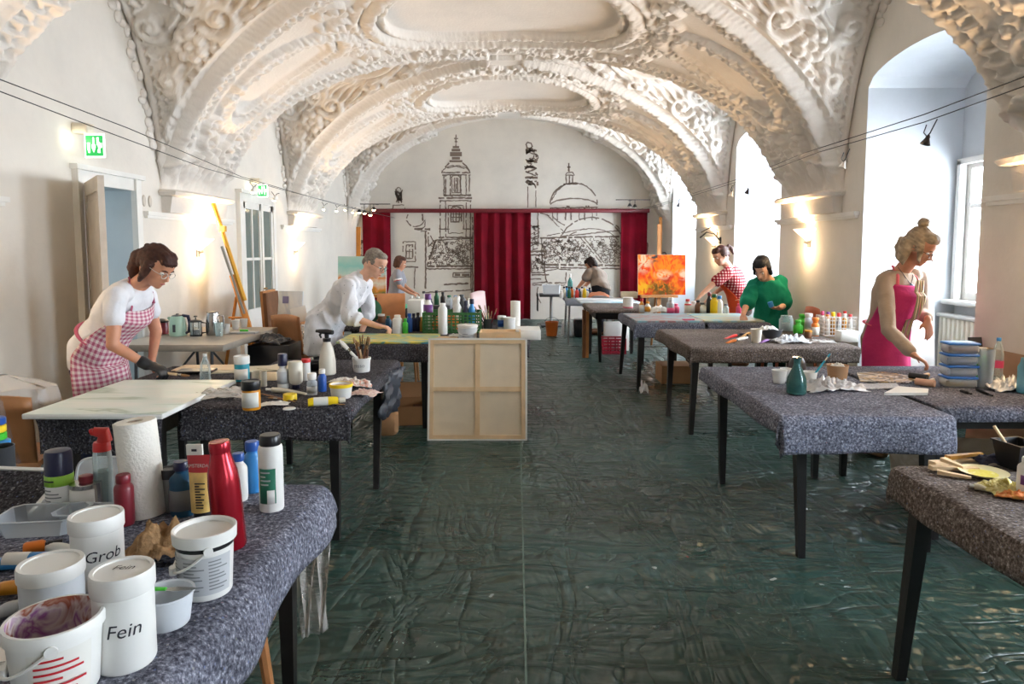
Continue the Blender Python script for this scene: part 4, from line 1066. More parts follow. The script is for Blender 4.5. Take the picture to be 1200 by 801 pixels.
# ================================================================== nearest left table
def handle_arc(r, z, m):
    def f(t):
        pts = [(r*1.06*math.cos(a), -r*1.06*math.sin(a)-.0, z-.012-.055*math.sin(a)) for a in np.linspace(0, PI, 18)]
        mb = MB().tube(pts, .003, 6)
        mb.box(-.012, .012, -r*1.06-.008, -r*1.06+.008, z-.075, z-.058, bev=.003)
        for s_ in (-1, 1): mb.lathe([(.010, -.004), (.010, .004)], 12, Matrix.Translation((s_*r*1.05, 0, z-.012)) @ Matrix.Rotation(PI/2, 4, 'Y'))
        mb.build('handle', W_[m], t)
    return f
p = onz(243, 708, ZO); r = px2m(p, 68)/2; h = px2m(p, 84); p = on(243, 708, r)
t = thing('paint_bucket', 'white lidded paint bucket with handle and grey printed label beside red bottle', 'bucket', p, rz=RD(-60))
MB().lathe([(r*.86, 0), (r*.9, .005), (r*.99, h*.8), (r*1.0, h*.82), (r*.99, h*.84)], 30).build('body', W_['white'], t)
MB().lathe([(r*1.0, h*.80), (r*1.1, h*.82), (r*1.12, h*.99), (r*1.08, h), (r*1.0, h*.985), (r*.97, h*.93), (.001, h*.93)], 32).build('lid', W_['white'], t)
MB().lathe([(r*.995, h*.74), (r*1.004, h*.8)], 30, cap=False).build('dark_rim', W_['black'], t)
P = [[((r*(.91+.09*q)+.001)*math.cos(RD(a)), (r*(.91+.09*q)+.001)*math.sin(RD(a)), h*(.1+.6*q)) for a in np.linspace(-110, 50, 24)] for q in np.linspace(0, .95, 4)]
MB().grid(P).build('label_band', W_['lgrey'], t)
for a0, a1 in ((-100, -60), (-52, -8), (0, 40)): lines_label(t, r*.955+.002, h*.16, h*.62, a0, a1, 9, 'dlabel')
handle_arc(r*1.03, h*.86, 'white')(t)
# red steel bottle
p = onz(271, 646, ZO); r = px2m(p, 37)/2; h = px2m(p, 133); p = on(271, 646, r*.8)
pot('steel_bottle', 'tall glossy red metal drinking bottle on the near left table', 'bottle', p, [(r*.95, 0), (r, .006), (r, h*.60), (r*.93, h*.72), (r*.70, h*.84), (r*.62, h*.90), (r*.62, h*.955)], 'redmetal',
    ([(r*.66, h*.90), (r*.67, h*.905), (r*.67, h*.985), (r*.63, h)], 'redmetal'), [(h*.988, h*1.002, r*.60, 'gold', 0, 360, 'rim')], tilt=(RD(1), RD(-4), 0))
# white bottle with black cap and green label
p = onz(319, 601, ZO); r = px2m(p, 29)/2; h = px2m(p, 93); p = on(319, 601, r)
t = pot('paint_bottle', 'white bottle with black screw cap and dark green label at table corner', 'bottle', p, [(r*.95, 0), (r, .004), (r, h*.80), (r*.94, h*.85), (r*.8, h*.87)], 'white',
    (cprof(r*.86, h*.86, h), 'black'), [(h*.12, h*.58, r+.0006, 'glabel', -60, 20, 'label_band'), (h*.12, h*.3, r+.001, 'white', -20, 14, 'barcode_patch')], rz=-PI/2+RD(20))
lines_label(t, r+.0012, h*.34, h*.55, -50, 0, 4, 'lgrey')
# upright paint tube with red head
p = on(240, 612, .02); w2 = px2m(p, 33)/2; h = px2m(p, 92)
t = thing('paint_tube', 'upright cream paint tube with red crimped head and hanging tab', 'paint tube', p, rz=RD(-8), rot=(RD(-2), RD(-3), RD(-8)))
def tubesec(z, wd, dp, n=16): return [(wd*math.cos(2*PI*i/n), dp*math.sin(2*PI*i/n), z) for i in range(n)]
c0 = MB().grid([tubesec(z, w2*a, w2*b_) for z, a, b_ in ((.03, .86, .86), (h*.4, .92, .7), (h*.64, 1.0, .36))], closed=True)
c0.build('body', mat('golden_cream_tube', (226, 190, 110), .35, var=.2, scale=25), t)
MB().grid([tubesec(z, w2*a, w2*b_) for z, a, b_ in ((h*.64, 1.0, .36), (h*.84, 1.08, .12), (h*.86, 1.08, .06))], closed=True).build('red_head', W_['rlabel'], t)
MB().lathe([(w2*.7, 0), (w2*.74, .003), (w2*.7, .03), (w2*.6, .032)], 16).build('cap', W_['black'], t)
MB().box(-w2*1.05, w2*.2, -.003, .003, h*.86, h*1.0).build('hang_tab', W_['paper'], t)
MB().box(-w2*.62, -w2*.22, -.0045, -.003, h*.91, h*.94).build('tab_hole', W_['ink'], t)
q = MB(); text_flat(q, 'AMSTERDAM', .0135, Matrix.Translation((0, -w2*.30, h*.71)) @ Matrix.Rotation(PI/2-.25, 4, 'X')); q.build('lettering', W_['paper'], t)
q = MB()
for k in range(10): q.box(-w2*.05, w2*(.5+.25*math.sin(k*3)), -w2*.86, -w2*.80, h*(.2+.035*k), h*(.2+.035*k)+.003)
q.build('print', W_['ink'], t)
t = bottle('dark teal paint bottle with blue cap beside the red headed tube', 215, 606, 29, 66, 'teal', 'navy', (.12, .5, 'dlabel'), neck=.5, sh=.72, caph=.16)
bottle('light blue paint bottle with blue cap behind the white bottle', 297, 578, 21, 62, 'sky', 'blue', neck=.62, sh=.74, caph=.18)
bottle('slim white bottle with blue cap behind the red steel bottle', 281, 588, 20, 58, 'white', 'blue', neck=.55, sh=.74)
bottle('dark red bottle half hidden behind the kitchen roll', 147, 617, 22, 62, 'dred', 'dred', neck=.6, sh=.8)
jar('grey green lidded jar behind the teal paint bottle', 201, 600, 22, 52, 'grey', 'dgrey', group=None)
# kitchen roll, slightly leaning
p = on(172, 610, .055); h = px2m(p, 114); r = px2m(p, 46)/2; kr = mat('kitchen_paper', (236, 232, 222), .9, var=.02, bump=.3, bscale=120)
t = thing('kitchen_roll', 'standing kitchen paper roll leaning slightly beside the spray bottle', 'paper roll', p, rot=(0, RD(-4.5), 0))
MB().lathe([(.022, .0), (r, 0), (r*1.0, .004), (r*1.01, h*.5), (r, h-.003), (r*.97, h), (.022, h), (.022, 0)], 34, cap=False).grid([[((r+.0012+.006*q*q)*math.cos(a), (r+.0012+.006*q*q)*math.sin(a), z) for q, a in ((k/6, -2.6-.5*k/6) for k in range(7))] for z in (.002, h-.002)]).build('paper', kr, t)
MB().lathe([(.019, .002), (.0225, .002), (.0225, h-.004), (.019, h-.004)], 20, cap=False).build('core', W_['card'], t)
heap('crumpled_paper', 'crumpled brown honeycomb packing paper in front of the kitchen roll', 'paper', on(192, 655, .0), (.085, .07, .15), 4.2, mat('brown_packing_paper', (150, 116, 78), .85, var=.25, scale=60, bump=.6, bscale=90), rz=.4, amp=.45, fq=2.2)
# handwritten jars
def wordy(word, size, zf, ang, top=None):
    def f(t):
        pass
    return f
tj, r, h = jar('tall white screw jar with handwritten Grob on its side', 117, 692, 58, 88, 'white', 'white', caph=.2, rz=0)
q = MB(); text_on_cyl(q, 'Grob', .036, r*.985, h*.42, RD(-46), .2); q.build('handwriting', W_['ink'], tj)
tj, r, h = jar('tall white screw jar with handwritten Fein on side and lid', 149, 790, 70, 122, 'white', 'white', caph=.2, rz=0)
q = MB(); text_on_cyl(q, 'Fein', .036, r*.985, h*.40, RD(-62), .2); q.build('handwriting', W_['ink'], tj); q = MB(); text_flat(q, 'Fein', .024, Matrix.Translation((0, .0, h-.002)) @ rotz(.1), .2); q.build('lid_handwriting', W_['ink'], tj)
tj, r, h = jar('milky jar of grey paste with white lid behind the open paint bucket', 64, 740, 70, 76, 'milk', 'white', caph=.22)
MB().lathe([(r*.9, .004), (r*.93, h*.68)], 24).build('paste', W_['grey'], tj)
# open bucket smeared with paint
p = on(70, 838, .07); r = px2m(p, 104)/2; h = .135
def smear(name, cols, base, scale=9):
    m, nt, b = newmat(name); L = nt.links.new; tc = N(nt, 'ShaderNodeTexCoord'); n = N(nt, 'ShaderNodeTexNoise', Scale=scale, Detail=3.0, Distortion=1.5); L(tc.outputs['Object'], n.inputs['Vector'])
    st = [(i/(len(cols)-1)*.5+.25, s2l(c)) for i, c in enumerate(cols)]
    rr = ramp(nt, n.outputs['Fac'], st); L(rr.outputs[0], b.inputs['Base Color']); b.inputs['Roughness'].default_value = base; return m
t = thing('open_paint_bucket', 'open white bucket with purple and rust paint smears at bottom left corner', 'bucket', p, rz=RD(-60))
MB().lathe([(r*.82, 0), (r*.86, .005), (r*.97, h*.82), (r*1.04, h*.84), (r*1.05, h*.97), (r*1.02, h), (r*.95, h)], 34, cap=False).build('body', W_['white'], t)
MB().lathe([(r*.95, h), (r*.93, h*.8), (r*.84, h*.15), (.001, h*.12)], 34, cap=False).build('smeared_inside', smear('bucket_smears', [(226, 222, 220), (208, 190, 196), (150, 84, 150), (214, 204, 200), (150, 70, 40), (190, 150, 130), (228, 224, 220)], .5, 14), t)
P = [[((r*(.87+.1*q)+.001)*math.cos(RD(a)), (r*(.87+.1*q)+.001)*math.sin(RD(a)), h*(.1+.7*q)) for a in np.linspace(-30, 50, 20)] for q in np.linspace(0, .95, 4)]
MB().grid(P).build('label_band', W_['label'], t); lines_label(t, r*.93+.002, h*.2, h*.7, -22, 44, 6, 'rlabel')
handle_arc(r*.99, h*.9, 'white')(t)
# translucent tub and palette knife
t = thing('plastic_tub', 'small translucent tub behind the jar marked Fein', 'tub', on(197, 745, .05))
r = .052; MB().lathe([(r*.8, 0), (r*.84, .003), (r, .062), (r*1.06, .064), (r*1.06, .068), (r*.97, .066), (r*.8, .004)], 28, cap=False).build('tub_wall', W_['milk'], t)
t = thing('palette_knife', 'bright green handled palette knife resting on the translucent tub', 'palette knife', t.location+Vector((0, 0, .07)), rz=.05)
MB().tube([(-.10, 0, .003), (-.04, 0, .004), (0, 0, .003)], [.004, .007, .005], 8, .6).build('knife_handle', W_['green'], t); MB().poly([(0, -.004), (.02, -.009), (.055, -.005), (.065, 0), (.055, .005), (.02, .009), (0, .004)], .001, Matrix.Translation((0, 0, .002))).build('blade', W_['silver'], t)
# spray can
p = onz(72, 606, ZO); r = px2m(p, 30)/2; h = px2m(p, 80); p = on(72, 606, r)
t = pot('spray_can', 'white spray can with navy cap and lime green band', 'spray can', p, [(r*.95, 0), (r, .004), (r, h*.62), (r*.9, h*.67)], 'white', ([(r*1.0, h*.62), (r*1.0, h*.93), (r*.9, h*.98), (r*.5, h)], 'navy'), [(h*.46, h*.62, r+.0006, 'lime', 0, 360, 'label_band')], rz=-PI/2)
lines_label(t, r, h*.1, h*.42, -60, 50, 6, 'dlabel'); lines_label(t, r+.001, h*.5, h*.57, -40, 30, 1, 'ink')
# trigger spray bottle with red nozzle
def spray_bottle(label, px, py, w, h, bm, hm, collar='white', liquid=None, rz=0, group='trigger spray bottles'):
    p = onz(px, py, ZO); r = px2m(p, w)/2; h = px2m(p, h); p = on(px, py, r)
    t = thing('spray_bottle', label, 'spray bottle', p, rz=rz, group=group)
    MB().lathe([(r*.9, 0), (r, .006), (r*.98, h*.30), (r*.8, h*.52), (r*.42, h*.72), (r*.36, h*.76)], 24).build('body', W_[bm], t)
    MB().lathe([(r*.46, h*.73), (r*.48, h*.80), (r*.4, h*.81)], 18).build('collar', W_[hm], t)
    m = MB(); k = h/.22
    m.tube([(-.035*k, 0, h*.94), (0, 0, h*.95), (.045*k, 0, h*.955)], [.011*k, .014*k, .010*k], 10).lathe([(.010*k, h*.8), (.012*k, h*.94)], 12)
    m.tube([(.045*k, 0, h*.955), (.06*k, 0, h*.955)], .008*k, 8)
    sh_ = m.build('spray_head', W_[hm], t)
    MB().tube([(.028*k, 0, h*.94), (.04*k, 0, h*.87), (.032*k, 0, h*.80)], [.005*k, .006*k, .004*k], 8).build('trigger', W_[hm], sh_)
    if liquid: MB().lathe([(r*.86, .004), (r*.95, .01), (r*.94, h*.28), (r*.86, h*.42)], 20).build('liquid', W_[liquid], t)
    return t
p = onz(123, 598, ZO); r = px2m(p, 21)/2; h = px2m(p, 100); p = on(123, 598, r)
t = thing('spray_bottle', 'clear spray bottle of grey water with bright red nozzle', 'spray bottle', p, rz=RD(200), group='trigger spray bottles')
MB().lathe([(r*.95, 0), (r, .004), (r, h*.62), (r*.9, h*.72)], 24).build('body', W_['glass'], t); MB().lathe([(r*.9, .004), (r*.92, h*.46)], 24).build('liquid', clear('grey_water', (120, 150, 156), .45, .1), t)
MB().lathe([(r*.95, h*.71), (r*.9, h*.80), (r*.8, h*.82)], 20).tube([(-.008, 0, h*.82), (-.006, 0, h*.93), (.02, 0, h*.95)], [r*.85, r*.78, r*.5], 12).tube([(.02, 0, h*.95), (.028, 0, h*.94)], r*.4, 10).build('spray_head', W_['red'], t)
# metal tin with red lid
p = onz(103, 606, ZO); r = px2m(p, 36)/2; h = px2m(p, 46); p = on(103, 606, r)
t = pot('metal_tin', 'small shiny tin with red knob lid beside the spray can', 'tin', p, [(r*.97, 0), (r, .003), (r*.97, .006), (r*.97, h*.8), (r, h*.82), (r*.9, h*.83), (.001, h*.82)], 'silver', ([(r*.4, h*.82), (r*.45, h*.9), (r*.42, h), (r*.3, h*1.02)], 'dred'), [(h*.12, h*.7, r*.98, 'label', -70, 60, 'label_band')], rz=-PI/2)
# clear storage boxes
def tray(label, px, py, wx, dyy, h, rz=0, lid=False, m='clear', name='plastic_box', grp='clear plastic boxes'):
    p = on(px, py, dyy/2); t = thing(name, label, 'plastic box', p, rz=rz, group=grp); a, b_ = wx/2, dyy/2
    def rect(ix, z): 
        return [(sx*(a-ix)-sx*(.02 if q else 0), sy*(b_-ix)-sy*(0 if q else .02), z) for sx, sy, q in ((-1, -1, 0), (-1, -1, 1), (1, -1, 1), (1, -1, 0), (1, 1, 0), (1, 1, 1), (-1, 1, 1), (-1, 1, 0))]
    mb = MB().grid([rect(.012, .001), rect(.0, h), rect(-.008, h), rect(-.008, h-.004)], closed=True); mb.f.append(tuple(range(8)))
    mb.build('tray', W_[m], t); return t
tray('large clear plastic box lying open at the left table edge', 52, 632, .20, .13, .05, rz=.12)
tray('smaller clear plastic box in front of the tin', 108, 622, .17, .09, .045, rz=-.05)
p = on(118, 582, .02); t = thing('storage_lid', 'translucent rounded storage lid leaning behind the spray bottle', 'lid', p, rot=(RD(68), 0, RD(6)))
pl_ = [(.085*math.copysign(abs(math.cos(a))**.5, math.cos(a)), .085+.06*math.copysign(abs(math.sin(a))**.5, math.sin(a))-.025) for a in np.linspace(0, 2*PI, 40)[:-1]]
MB().poly(pl_, .003).tube([(x*.93, .06+(y-.06)*.93, .004) for x, y in pl_+[pl_[0]]], .004, 6, cap=False).build('lid_panel', W_['milk'], t)
# tubes lying about
q = lambda x, y: onz(x, y, ZO)
lying('paint_tube', 'fat blue paint tube with white label lying at left edge', 'paint tube', q(-45, 668), q(88, 664), .02, .02, 'sky', 'blue', .12, 'paint tubes on the near left table', True, (.45, .7, 'label'))
lying('paint_tube', 'ochre paint tube lying in front of the jar marked Grob', 'paint tube', q(92, 674), q(38, 678), .015, .015, 'ochre', 'ochre', .15, 'paint tubes on the near left table', True)
lying('paint_tube', 'orange yellow paint tube poking in at the left edge', 'paint tube', q(-40, 700), q(40, 694), .016, .016, 'amber', 'amber', .12, 'paint tubes on the near left table', True)
lying('paint_bottle', 'small brown bottle with black cap lying by the clear box', 'bottle', q(28, 650), q(74, 642), .015, .016, 'orange', 'black', .45, 'paint bottles on the tables')
lying('paint_tube', 'pale grey paint tube lying behind the grey paste jar', 'paint tube', q(-20, 728), q(32, 716), .016, .015, 'lgrey', 'grey', .2, 'paint tubes on the near left table', True)
lying('paint_tube', 'white paint tube with grey cap behind the grey paste jar', 'paint tube', q(62, 712), q(24, 735), .015, .014, 'white', 'grey', .2, 'paint tubes on the near left table', True)
lying('paint_tube', 'white squeezed tube beside the jar marked Grob', 'paint tube', q(40, 640), q(98, 655), .018, .014, 'paper', 'white', .2, 'paint tubes on the near left table', True)
t = thing('white_palette', 'smeared white plastic palette at the bottom left edge', 'palette', on(-5, 770), rz=.3); MB().box(-.1, .06, -.05, .05, 0, .012, bev=.006).box(-.095, .055, -.045, .045, .012, .014).build('palette_dish', smear('palette_smear', [(225, 223, 218), (214, 210, 206), (190, 186, 180)], .4), t)
# dark canvas with white edge and coloured lids at far left
t = thing('covered_board', 'dark felt wrapped board with white edge at left of the clear box', 'board', onz(-14, 602, ZO), rot=(RD(28), 0, RD(-6)))
MB().box(-.14, .135, 0, .16, 0, .012, bev=.003).build('felt_face', felt_dark, t); MB().box(.135, .15, -.002, .165, 0, .016).box(-.14, .135, .16, .172, 0, .016).build('white_edge', W_['white'], t)
z0 = onz(2, 552, ZO); 
for k, (cm, lab) in enumerate((('sky', 'lowest blue lid of the small stack at left edge'), ('green', 'bright green lid in the small stack at left edge'), ('yellow', 'yellow green lid in the small stack at left edge'), ('blue', 'topmost dark blue lid of the stack at left edge'))):
    o = MB().lathe([(.036, 0), (.04, .003), (.04, .022), (.036, .025)], 22).build('paint_pot_lid', W_[cm], loc=(z0.x+.0-.012*(k == 0)*-1, z0.y-.03, ZO+.095+.026*k)); tag(o, lab, 'lid', 'stack of coloured lids')
tag(jar('dark pot carrying the stack of coloured lids', 2, 566, 30, 42, 'dgrey', None)[0], None, 'pot')
# ================================================================== second left tables
cz = .738; a, b_, c, d = onz(25, 487, cz), onz(190, 487, cz), onz(283, 446, cz), onz(150, 446, cz)
x0, x1, y0, y1 = a.x, b_.x, a.y, c.y
t = thing('painting_canvas', 'large white canvas with pale green brush sweeps lying on the table', 'canvas', ((x0+x1)/2, (y0+y1)/2, ZO+.0), group=None)
m, nt, b = newmat('pale_green_wash'); L = nt.links.new; tc = N(nt, 'ShaderNodeTexCoord'); mp = N(nt, 'ShaderNodeMapping'); mp.inputs['Rotation'].default_value = (0, 0, .55); mp.inputs['Scale'].default_value = (1.2, 5.5, 1); L(tc.outputs['Object'], mp.inputs[0])
n = N(nt, 'ShaderNodeTexNoise', Scale=1.6, Detail=4.0, Distortion=.6); L(mp.outputs[0], n.inputs['Vector'])
r = ramp(nt, n.outputs['Fac'], [(.3, s2l((232, 236, 230))), (.56, s2l((216, 230, 222))), (.63, s2l((164, 186, 168))), (.68, s2l((214, 226, 216))), (.8, s2l((190, 210, 200)))]); L(r.outputs[0], b.inputs['Base Color']); b.inputs['Roughness'].default_value = .35
w2, d2_ = (x1-x0)/2, (y1-y0)/2
MB().box(-w2, w2, -d2_, d2_, .0, .022, bev=.003).build('canvas_edge', W_['canvas'], t); MB().box(-w2+.002, w2-.002, -d2_+.002, d2_-.002, .022, .0235).build('painted_face', m, t)
G2 = 'paint bottles on the second left table'
jar('turquoise paint jar with white lid on the second left table', 284, 447, 17, 30, 'turq', 'white', (.08, .5, 'label'), caph=.3)
jar('small cream tub behind the amber jar', 302, 452, 13, 17, 'off', None, name='paint_tub', cat='tub'); jar('small ivory cup beside the cream tub', 309, 453, 8, 18, 'off', None, name='paint_tub', cat='tub')
ubox('wood_block', 'pale wooden block behind the blue capped white bottle', 'wood block', *(lambda p: (p.x-.05, p.x+.03, p.y, p.y+.05))(onz(317, 446, ZO)), ZO, ZO+.045, 'wood', .2)
bottle('white bottle with tall navy cap on the second left table', 332, 456, 13, 42, 'white', 'navy', (.15, .5, 'lgrey'), G2, neck=.72, sh=.62, caph=.34, capw=1.15)
pot('paint_bottle', 'ivory paint bottle standing upside down on dark cap', 'bottle', on(347, 456, .03), [(.008, .016), (.02, .022), (.036, .035), (.039, .05), (.039, .14), (.034, .152), (.02, .155)], 'off', ([(.02, 0), (.021, .002), (.021, .02), (.019, .022)], 'navy'), group=G2)
jar('white tub with red rim behind the upside down bottle', 359, 446, 10, 26, 'white', 'red', caph=.15, name='paint_tub', cat='tub')
o = solid(MB().grid([[(.055*math.sin(a)*math.cos(b_), .055*math.sin(a)*math.sin(b_), .055-.055*math.cos(a)) for b_ in np.linspace(0, 2*PI, 21)] for a in np.linspace(.2, 1.75, 9)]).build('black_bowl', W_['black'], loc=on(369, 437, .05), rot=(0, RD(0), 0)), .003); tag(o, 'round black bowl behind the cream spray bottle', 'bowl')
spray_bottle('cream spray bottle with black trigger beside the brush bucket', 384, 440, 20, 54, 'off', 'black', rz=RD(160))
bottle('small clear bottle with white cap left of blue bottle', 366, 463, 12, 26, 'clear', 'white', (.1, .4, 'lgrey'), G2, neck=.7, sh=.7, caph=.3)
bottle('small royal blue bottle with white tip', 378, 459, 10, 27, 'blue', 'white', None, G2, neck=.6, sh=.72, caph=.2)
t, r, h = jar('white tub of yellow paint on the second left table', 400, 468, 27, 17, 'white', None, name='paint_tub', cat='tub', taper=.85)
MB().lathe([(r*.9, h*.82), (.001, h*.82)], 24, cap=False).build('paint', W_['amber'], t); MB().lathe([(r*1.02, h*.8), (r*1.04, h*1.02), (r*.97, h*1.03), (r*.96, h*.8)], 24, cap=False).build('yellow_rim', W_['yellow'], t)
lying('paint_bottle', 'yellow paint bottle with white label lying at the table front', 'bottle', q(361, 476), q(405, 473), .02, .021, 'yellow', 'off', .2, G2, False, (.18, .66, 'label'))
o = MB().lathe([(.033, 0), (.035, .002), (.035, .03), (.033, .033), (.001, .033)], 24).build('jar_cover', W_['yellow'], loc=on(340, 470, .03)); tag(o, 'round yellow jar lid lying before the navy capped bottle', 'lid')
lying('paint_tube', 'white paint tube lying behind the yellow lid', 'paint tube', q(360, 462), q(312, 459), .015, .014, 'off', 'white', .15, 'paint tubes on the second left table', True)
t, r, h = jar('amber paint jar with black lid at the front table edge', 295, 481, 21, 35, 'amber', 'black', (.1, .62, 'label'), caph=.3, name='paint_jar', cat='jar')
MB().grid([[((r+.0012)*math.cos(RD(a)), (r+.0012)*math.sin(RD(a)), z) for a in np.linspace(-40, 68, 12)] for z in (h*.46, h*.62)]).build('red_stripe', W_['rlabel'], t)
o = MB().lathe([(.03, 0), (.031, .002), (.028, .005), (.001, .005)], 24).build('jar_cover', W_['white'], loc=on(339, 480, .02)); tag(o, 'flat white jar lid at the front table edge', 'lid')
for k, (pa, pb, lab) in enumerate((((305, 462), (346, 472), 'dark handled brush lying behind the white lid'), ((348, 470), (314, 467), 'second dark brush lying near the yellow bottle'), ((362, 474), (404, 475), 'long brush lying along the front table edge'))):
    a, b_ = onz(*pa, ZO), onz(*pb, ZO); a.z += .006; b_.z += .006; brush(lab, a, b_, .004, 'dwood', 'brushes lying on the second left table')
heap('paper_rag', 'crumpled white paint rag in front of the yellow tub', 'rag', onz(322, 474, ZO), (.07, .035, .02), 1.3, 'paper', rz=.2)
heap('paint_rag', 'paint stained rag heap before the brush bucket', 'rag', on(412, 452), (.10, .085, .05), 2.6, smear('stained_rag', [(220, 214, 206), (190, 170, 150), (226, 222, 216), (196, 120, 90), (200, 196, 190)], .8, 20), rz=.3)
heap('paint_rag', 'pinkish paint rag at the right table edge', 'rag', on(428, 462), (.075, .06, .035), 6.1, smear('pink_rag', [(222, 208, 190), (206, 168, 160), (226, 220, 200)], .8, 20), rz=-.2)
heap('paint_rag', 'white rag beside the spray bottle', 'rag', on(400, 447), (.07, .05, .03), 8.4, 'paper', rz=.9)
# brush bucket
p = on(424, 437, .06); r, h = .056, .09
t = thing('brush_bucket', 'white pot crowded with paint brushes on the second left table', 'pot', p)
MB().lathe([(r*.86, 0), (r*.9, .004), (r, h*.85), (r*1.06, h*.87), (r*1.06, h), (r*.97, h), (r*.84, .006)], 28, cap=False).build('pot_wall', W_['white'], t)
qq = MB(); text_on_cyl(qq, 'gesso', .034, r*.95, h*.38, RD(-98), 0); qq.build('lettering', W_['dlabel'], t)
rb = random.Random(4)
for k in range(12):
    a = rb.uniform(0, 2*PI); r0 = rb.uniform(.005, .03); tilt = rb.uniform(.02, .085); a2 = PI+rb.uniform(-.9, .9) if k < 7 else rb.uniform(-1, 1)
    hm, nm = rb.choice([('wood', 'pale wood'), ('dred', 'dark red'), ('mwood', 'honey wood'), ('black', 'black'), ('brown', 'brown')])
    a_ = p+Vector((r0*math.cos(a), r0*math.sin(a), .01)); b__ = p+Vector((r0*math.cos(a)+tilt*math.cos(a2), .3*tilt*math.sin(a2)+r0*math.sin(a), rb.uniform(.17, .24)))
    brush('%s handled brush %s in the white brush pot' % (nm, ['leaning left', 'standing at left rim', 'near the left rim', 'with broad tip', 'leaning far left', 'in the middle', 'at the back', 'standing upright', 'leaning right', 'beside the right rim', 'at right rear', 'at the front rim'][k]), a_, b__, rb.uniform(.0045, .007), hm, 'brushes in the white pot', rb.uniform(.15, .28), bw=rb.uniform(1.6, 3))
t = brush('wide flat white bristle brush leaning left out of the pot', p+Vector((-.01, 0, .06)), p+Vector((-.135, -.01, .20)), .009, 'white', 'brushes in the white pot', .4, bw=3.2, bm='paper')
# clear ribbed bottle and film on the canvas corner
p = on(241, 447, .03); r = .032
pot('water_bottle', 'crushed clear plastic bottle standing behind the white canvas', 'bottle', p, [(r*.9, 0), (r, .01), (r*.88, .03), (r, .04), (r*.86, .055), (r*.98, .068), (r*.84, .082), (r*.9, .095), (r*.6, .115), (r*.35, .13), (r*.35, .15)], 'glass', (cprof(r*.4, .146, .16), 'white'))
heap('plastic_film', 'crumpled clear plastic film between white canvas and amber jar', 'plastic film', on(262, 463), (.14, .12, .05), 5.5, 'film', rz=.3)
for k, (x0, x1, y0, y1, mt, lab, rz) in enumerate(((-1.95, -1.55, 4.25, 4.45, 'cream', 'cream paper sheet behind the white canvas', .25), (-2.2, -1.8, 4.3, 4.5, 'wood', 'thin pale wooden board behind the gloved hand', .05), (-1.62, -1.42, 4.3, 4.6, 'cream', 'curled buff paper beside the turquoise jar', -.4))):
    ubox('paper_sheet' if mt == 'cream' else 'thin_board', lab, 'paper' if mt == 'cream' else 'board', x0, x1, y0, y1, ZO+.002*k, ZO+.006+.002*k, mt, rz, 0)
ubox('black_tray', 'black tray with palette knife behind the white canvas', 'tray', -2.12, -1.9, 4.18, 4.3, ZO+.006, ZO+.02, 'black', .1)
# ================================================================== leaning canvas back and the man's table
cw0, cw1 = onz(501, 516, 0), onz(617.5, 516, 0)
x0, x1 = cw0.x, cw1.x; hh = .80; W2 = x1-x0
yt = 5.515-.0
t = thing('stretched_canvas', 'big stretched canvas leaning against table showing its raw back and cross bars', 'canvas', ((x0+x1)/2, cw0.y, 0), rot=(-math.atan2(.13, .73), 0, 0))
b_ = .042; fr = MB(); wdt = W2/2
fr.box(-wdt, -wdt+b_, 0, .018, 0, hh).box(wdt-b_, wdt, 0, .018, 0, hh).box(-wdt+b_, wdt-b_, 0, .018, 0, b_).box(-wdt+b_, wdt-b_, 0, .018, hh-b_, hh)
fr.build('stretcher_frame', W_['wood'], t, smooth=False)
MB().box(-.019, .019, .002, .016, b_, hh-b_).box(-wdt+b_, -.019, .002, .016, hh*.5-.017, hh*.5+.017).box(.019, wdt-b_, .002, .016, hh*.5-.02, hh*.5+.02).build('cross_bars', W_['wood'], t, smooth=False)
MB().box(-wdt, wdt, .018, .0215, 0, hh).build('raw_back', W_['raw'], t, smooth=False)
e = MB().box(-wdt-.003, -wdt, -.0, .024, -.0, hh+.003).box(wdt, wdt+.003, 0, .024, 0, hh+.003).box(-wdt, wdt, -.0, .024, hh, hh+.003)
for s_ in (-1, 1): e.box(s_*wdt-(0 if s_ < 0 else .012), s_*wdt+(.012 if s_ < 0 else 0), -.001, 0, 0, hh)
e.box(-wdt, wdt, -.001, 0, hh-.012, hh).box(-wdt, wdt, -.001, 0, 0, .012); e.build('canvas_edge', W_['canvas'], t, smooth=False)
# painting under the man's hand
def painted(name, cols, scale=3, dist=2.0, rough=.5, seed=0, stretch=(1, 1, 1)):
    m, nt, b = newmat(name); L = nt.links.new; tc = N(nt, 'ShaderNodeTexCoord'); mp = N(nt, 'ShaderNodeMapping'); mp.inputs['Location'].default_value = (seed, seed*.7, seed*.3); mp.inputs['Scale'].default_value = stretch; L(tc.outputs['Object'], mp.inputs[0])
    n = N(nt, 'ShaderNodeTexNoise', Scale=scale, Detail=4.0, Distortion=dist); L(mp.outputs[0], n.inputs['Vector'])
    k = len(cols); r = ramp(nt, n.outputs['Fac'], [(.28+.44*i/(k-1), s2l(c)) for i, c in enumerate(cols)]); L(r.outputs[0], b.inputs['Base Color']); b.inputs['Roughness'].default_value = rough; return m
a, b__ = onz(437, 402, .735), onz(510, 402, .735)
o = MB().box(-.40, .40, -.27, .27, 0, .018, bev=.003).build('painting_board', painted('yellow_blue_painting', [(70, 150, 190), (96, 180, 190), (206, 196, 110), (232, 206, 70), (120, 170, 130), (60, 140, 190)], 3.5, 2.5, .4, 1, (.6, 2, 1)), loc=(-1.08, 5.55+.27, ZO)); tag(o, 'yellow green and blue abstract painting lying under the man\'s hand', 'painting')
def lpot(*a, **k): return bottle(*a, **k)
G3 = 'bottles on the table before the man'
bottle('white paint bottle standing upright before the green crate', 519, 392, 11, 37, 'white', 'white', None, G3, neck=.5, sh=.86, caph=.12)
p = on(548, 401, .07); r, h = px2m(p, 23)/2, px2m(p, 20)
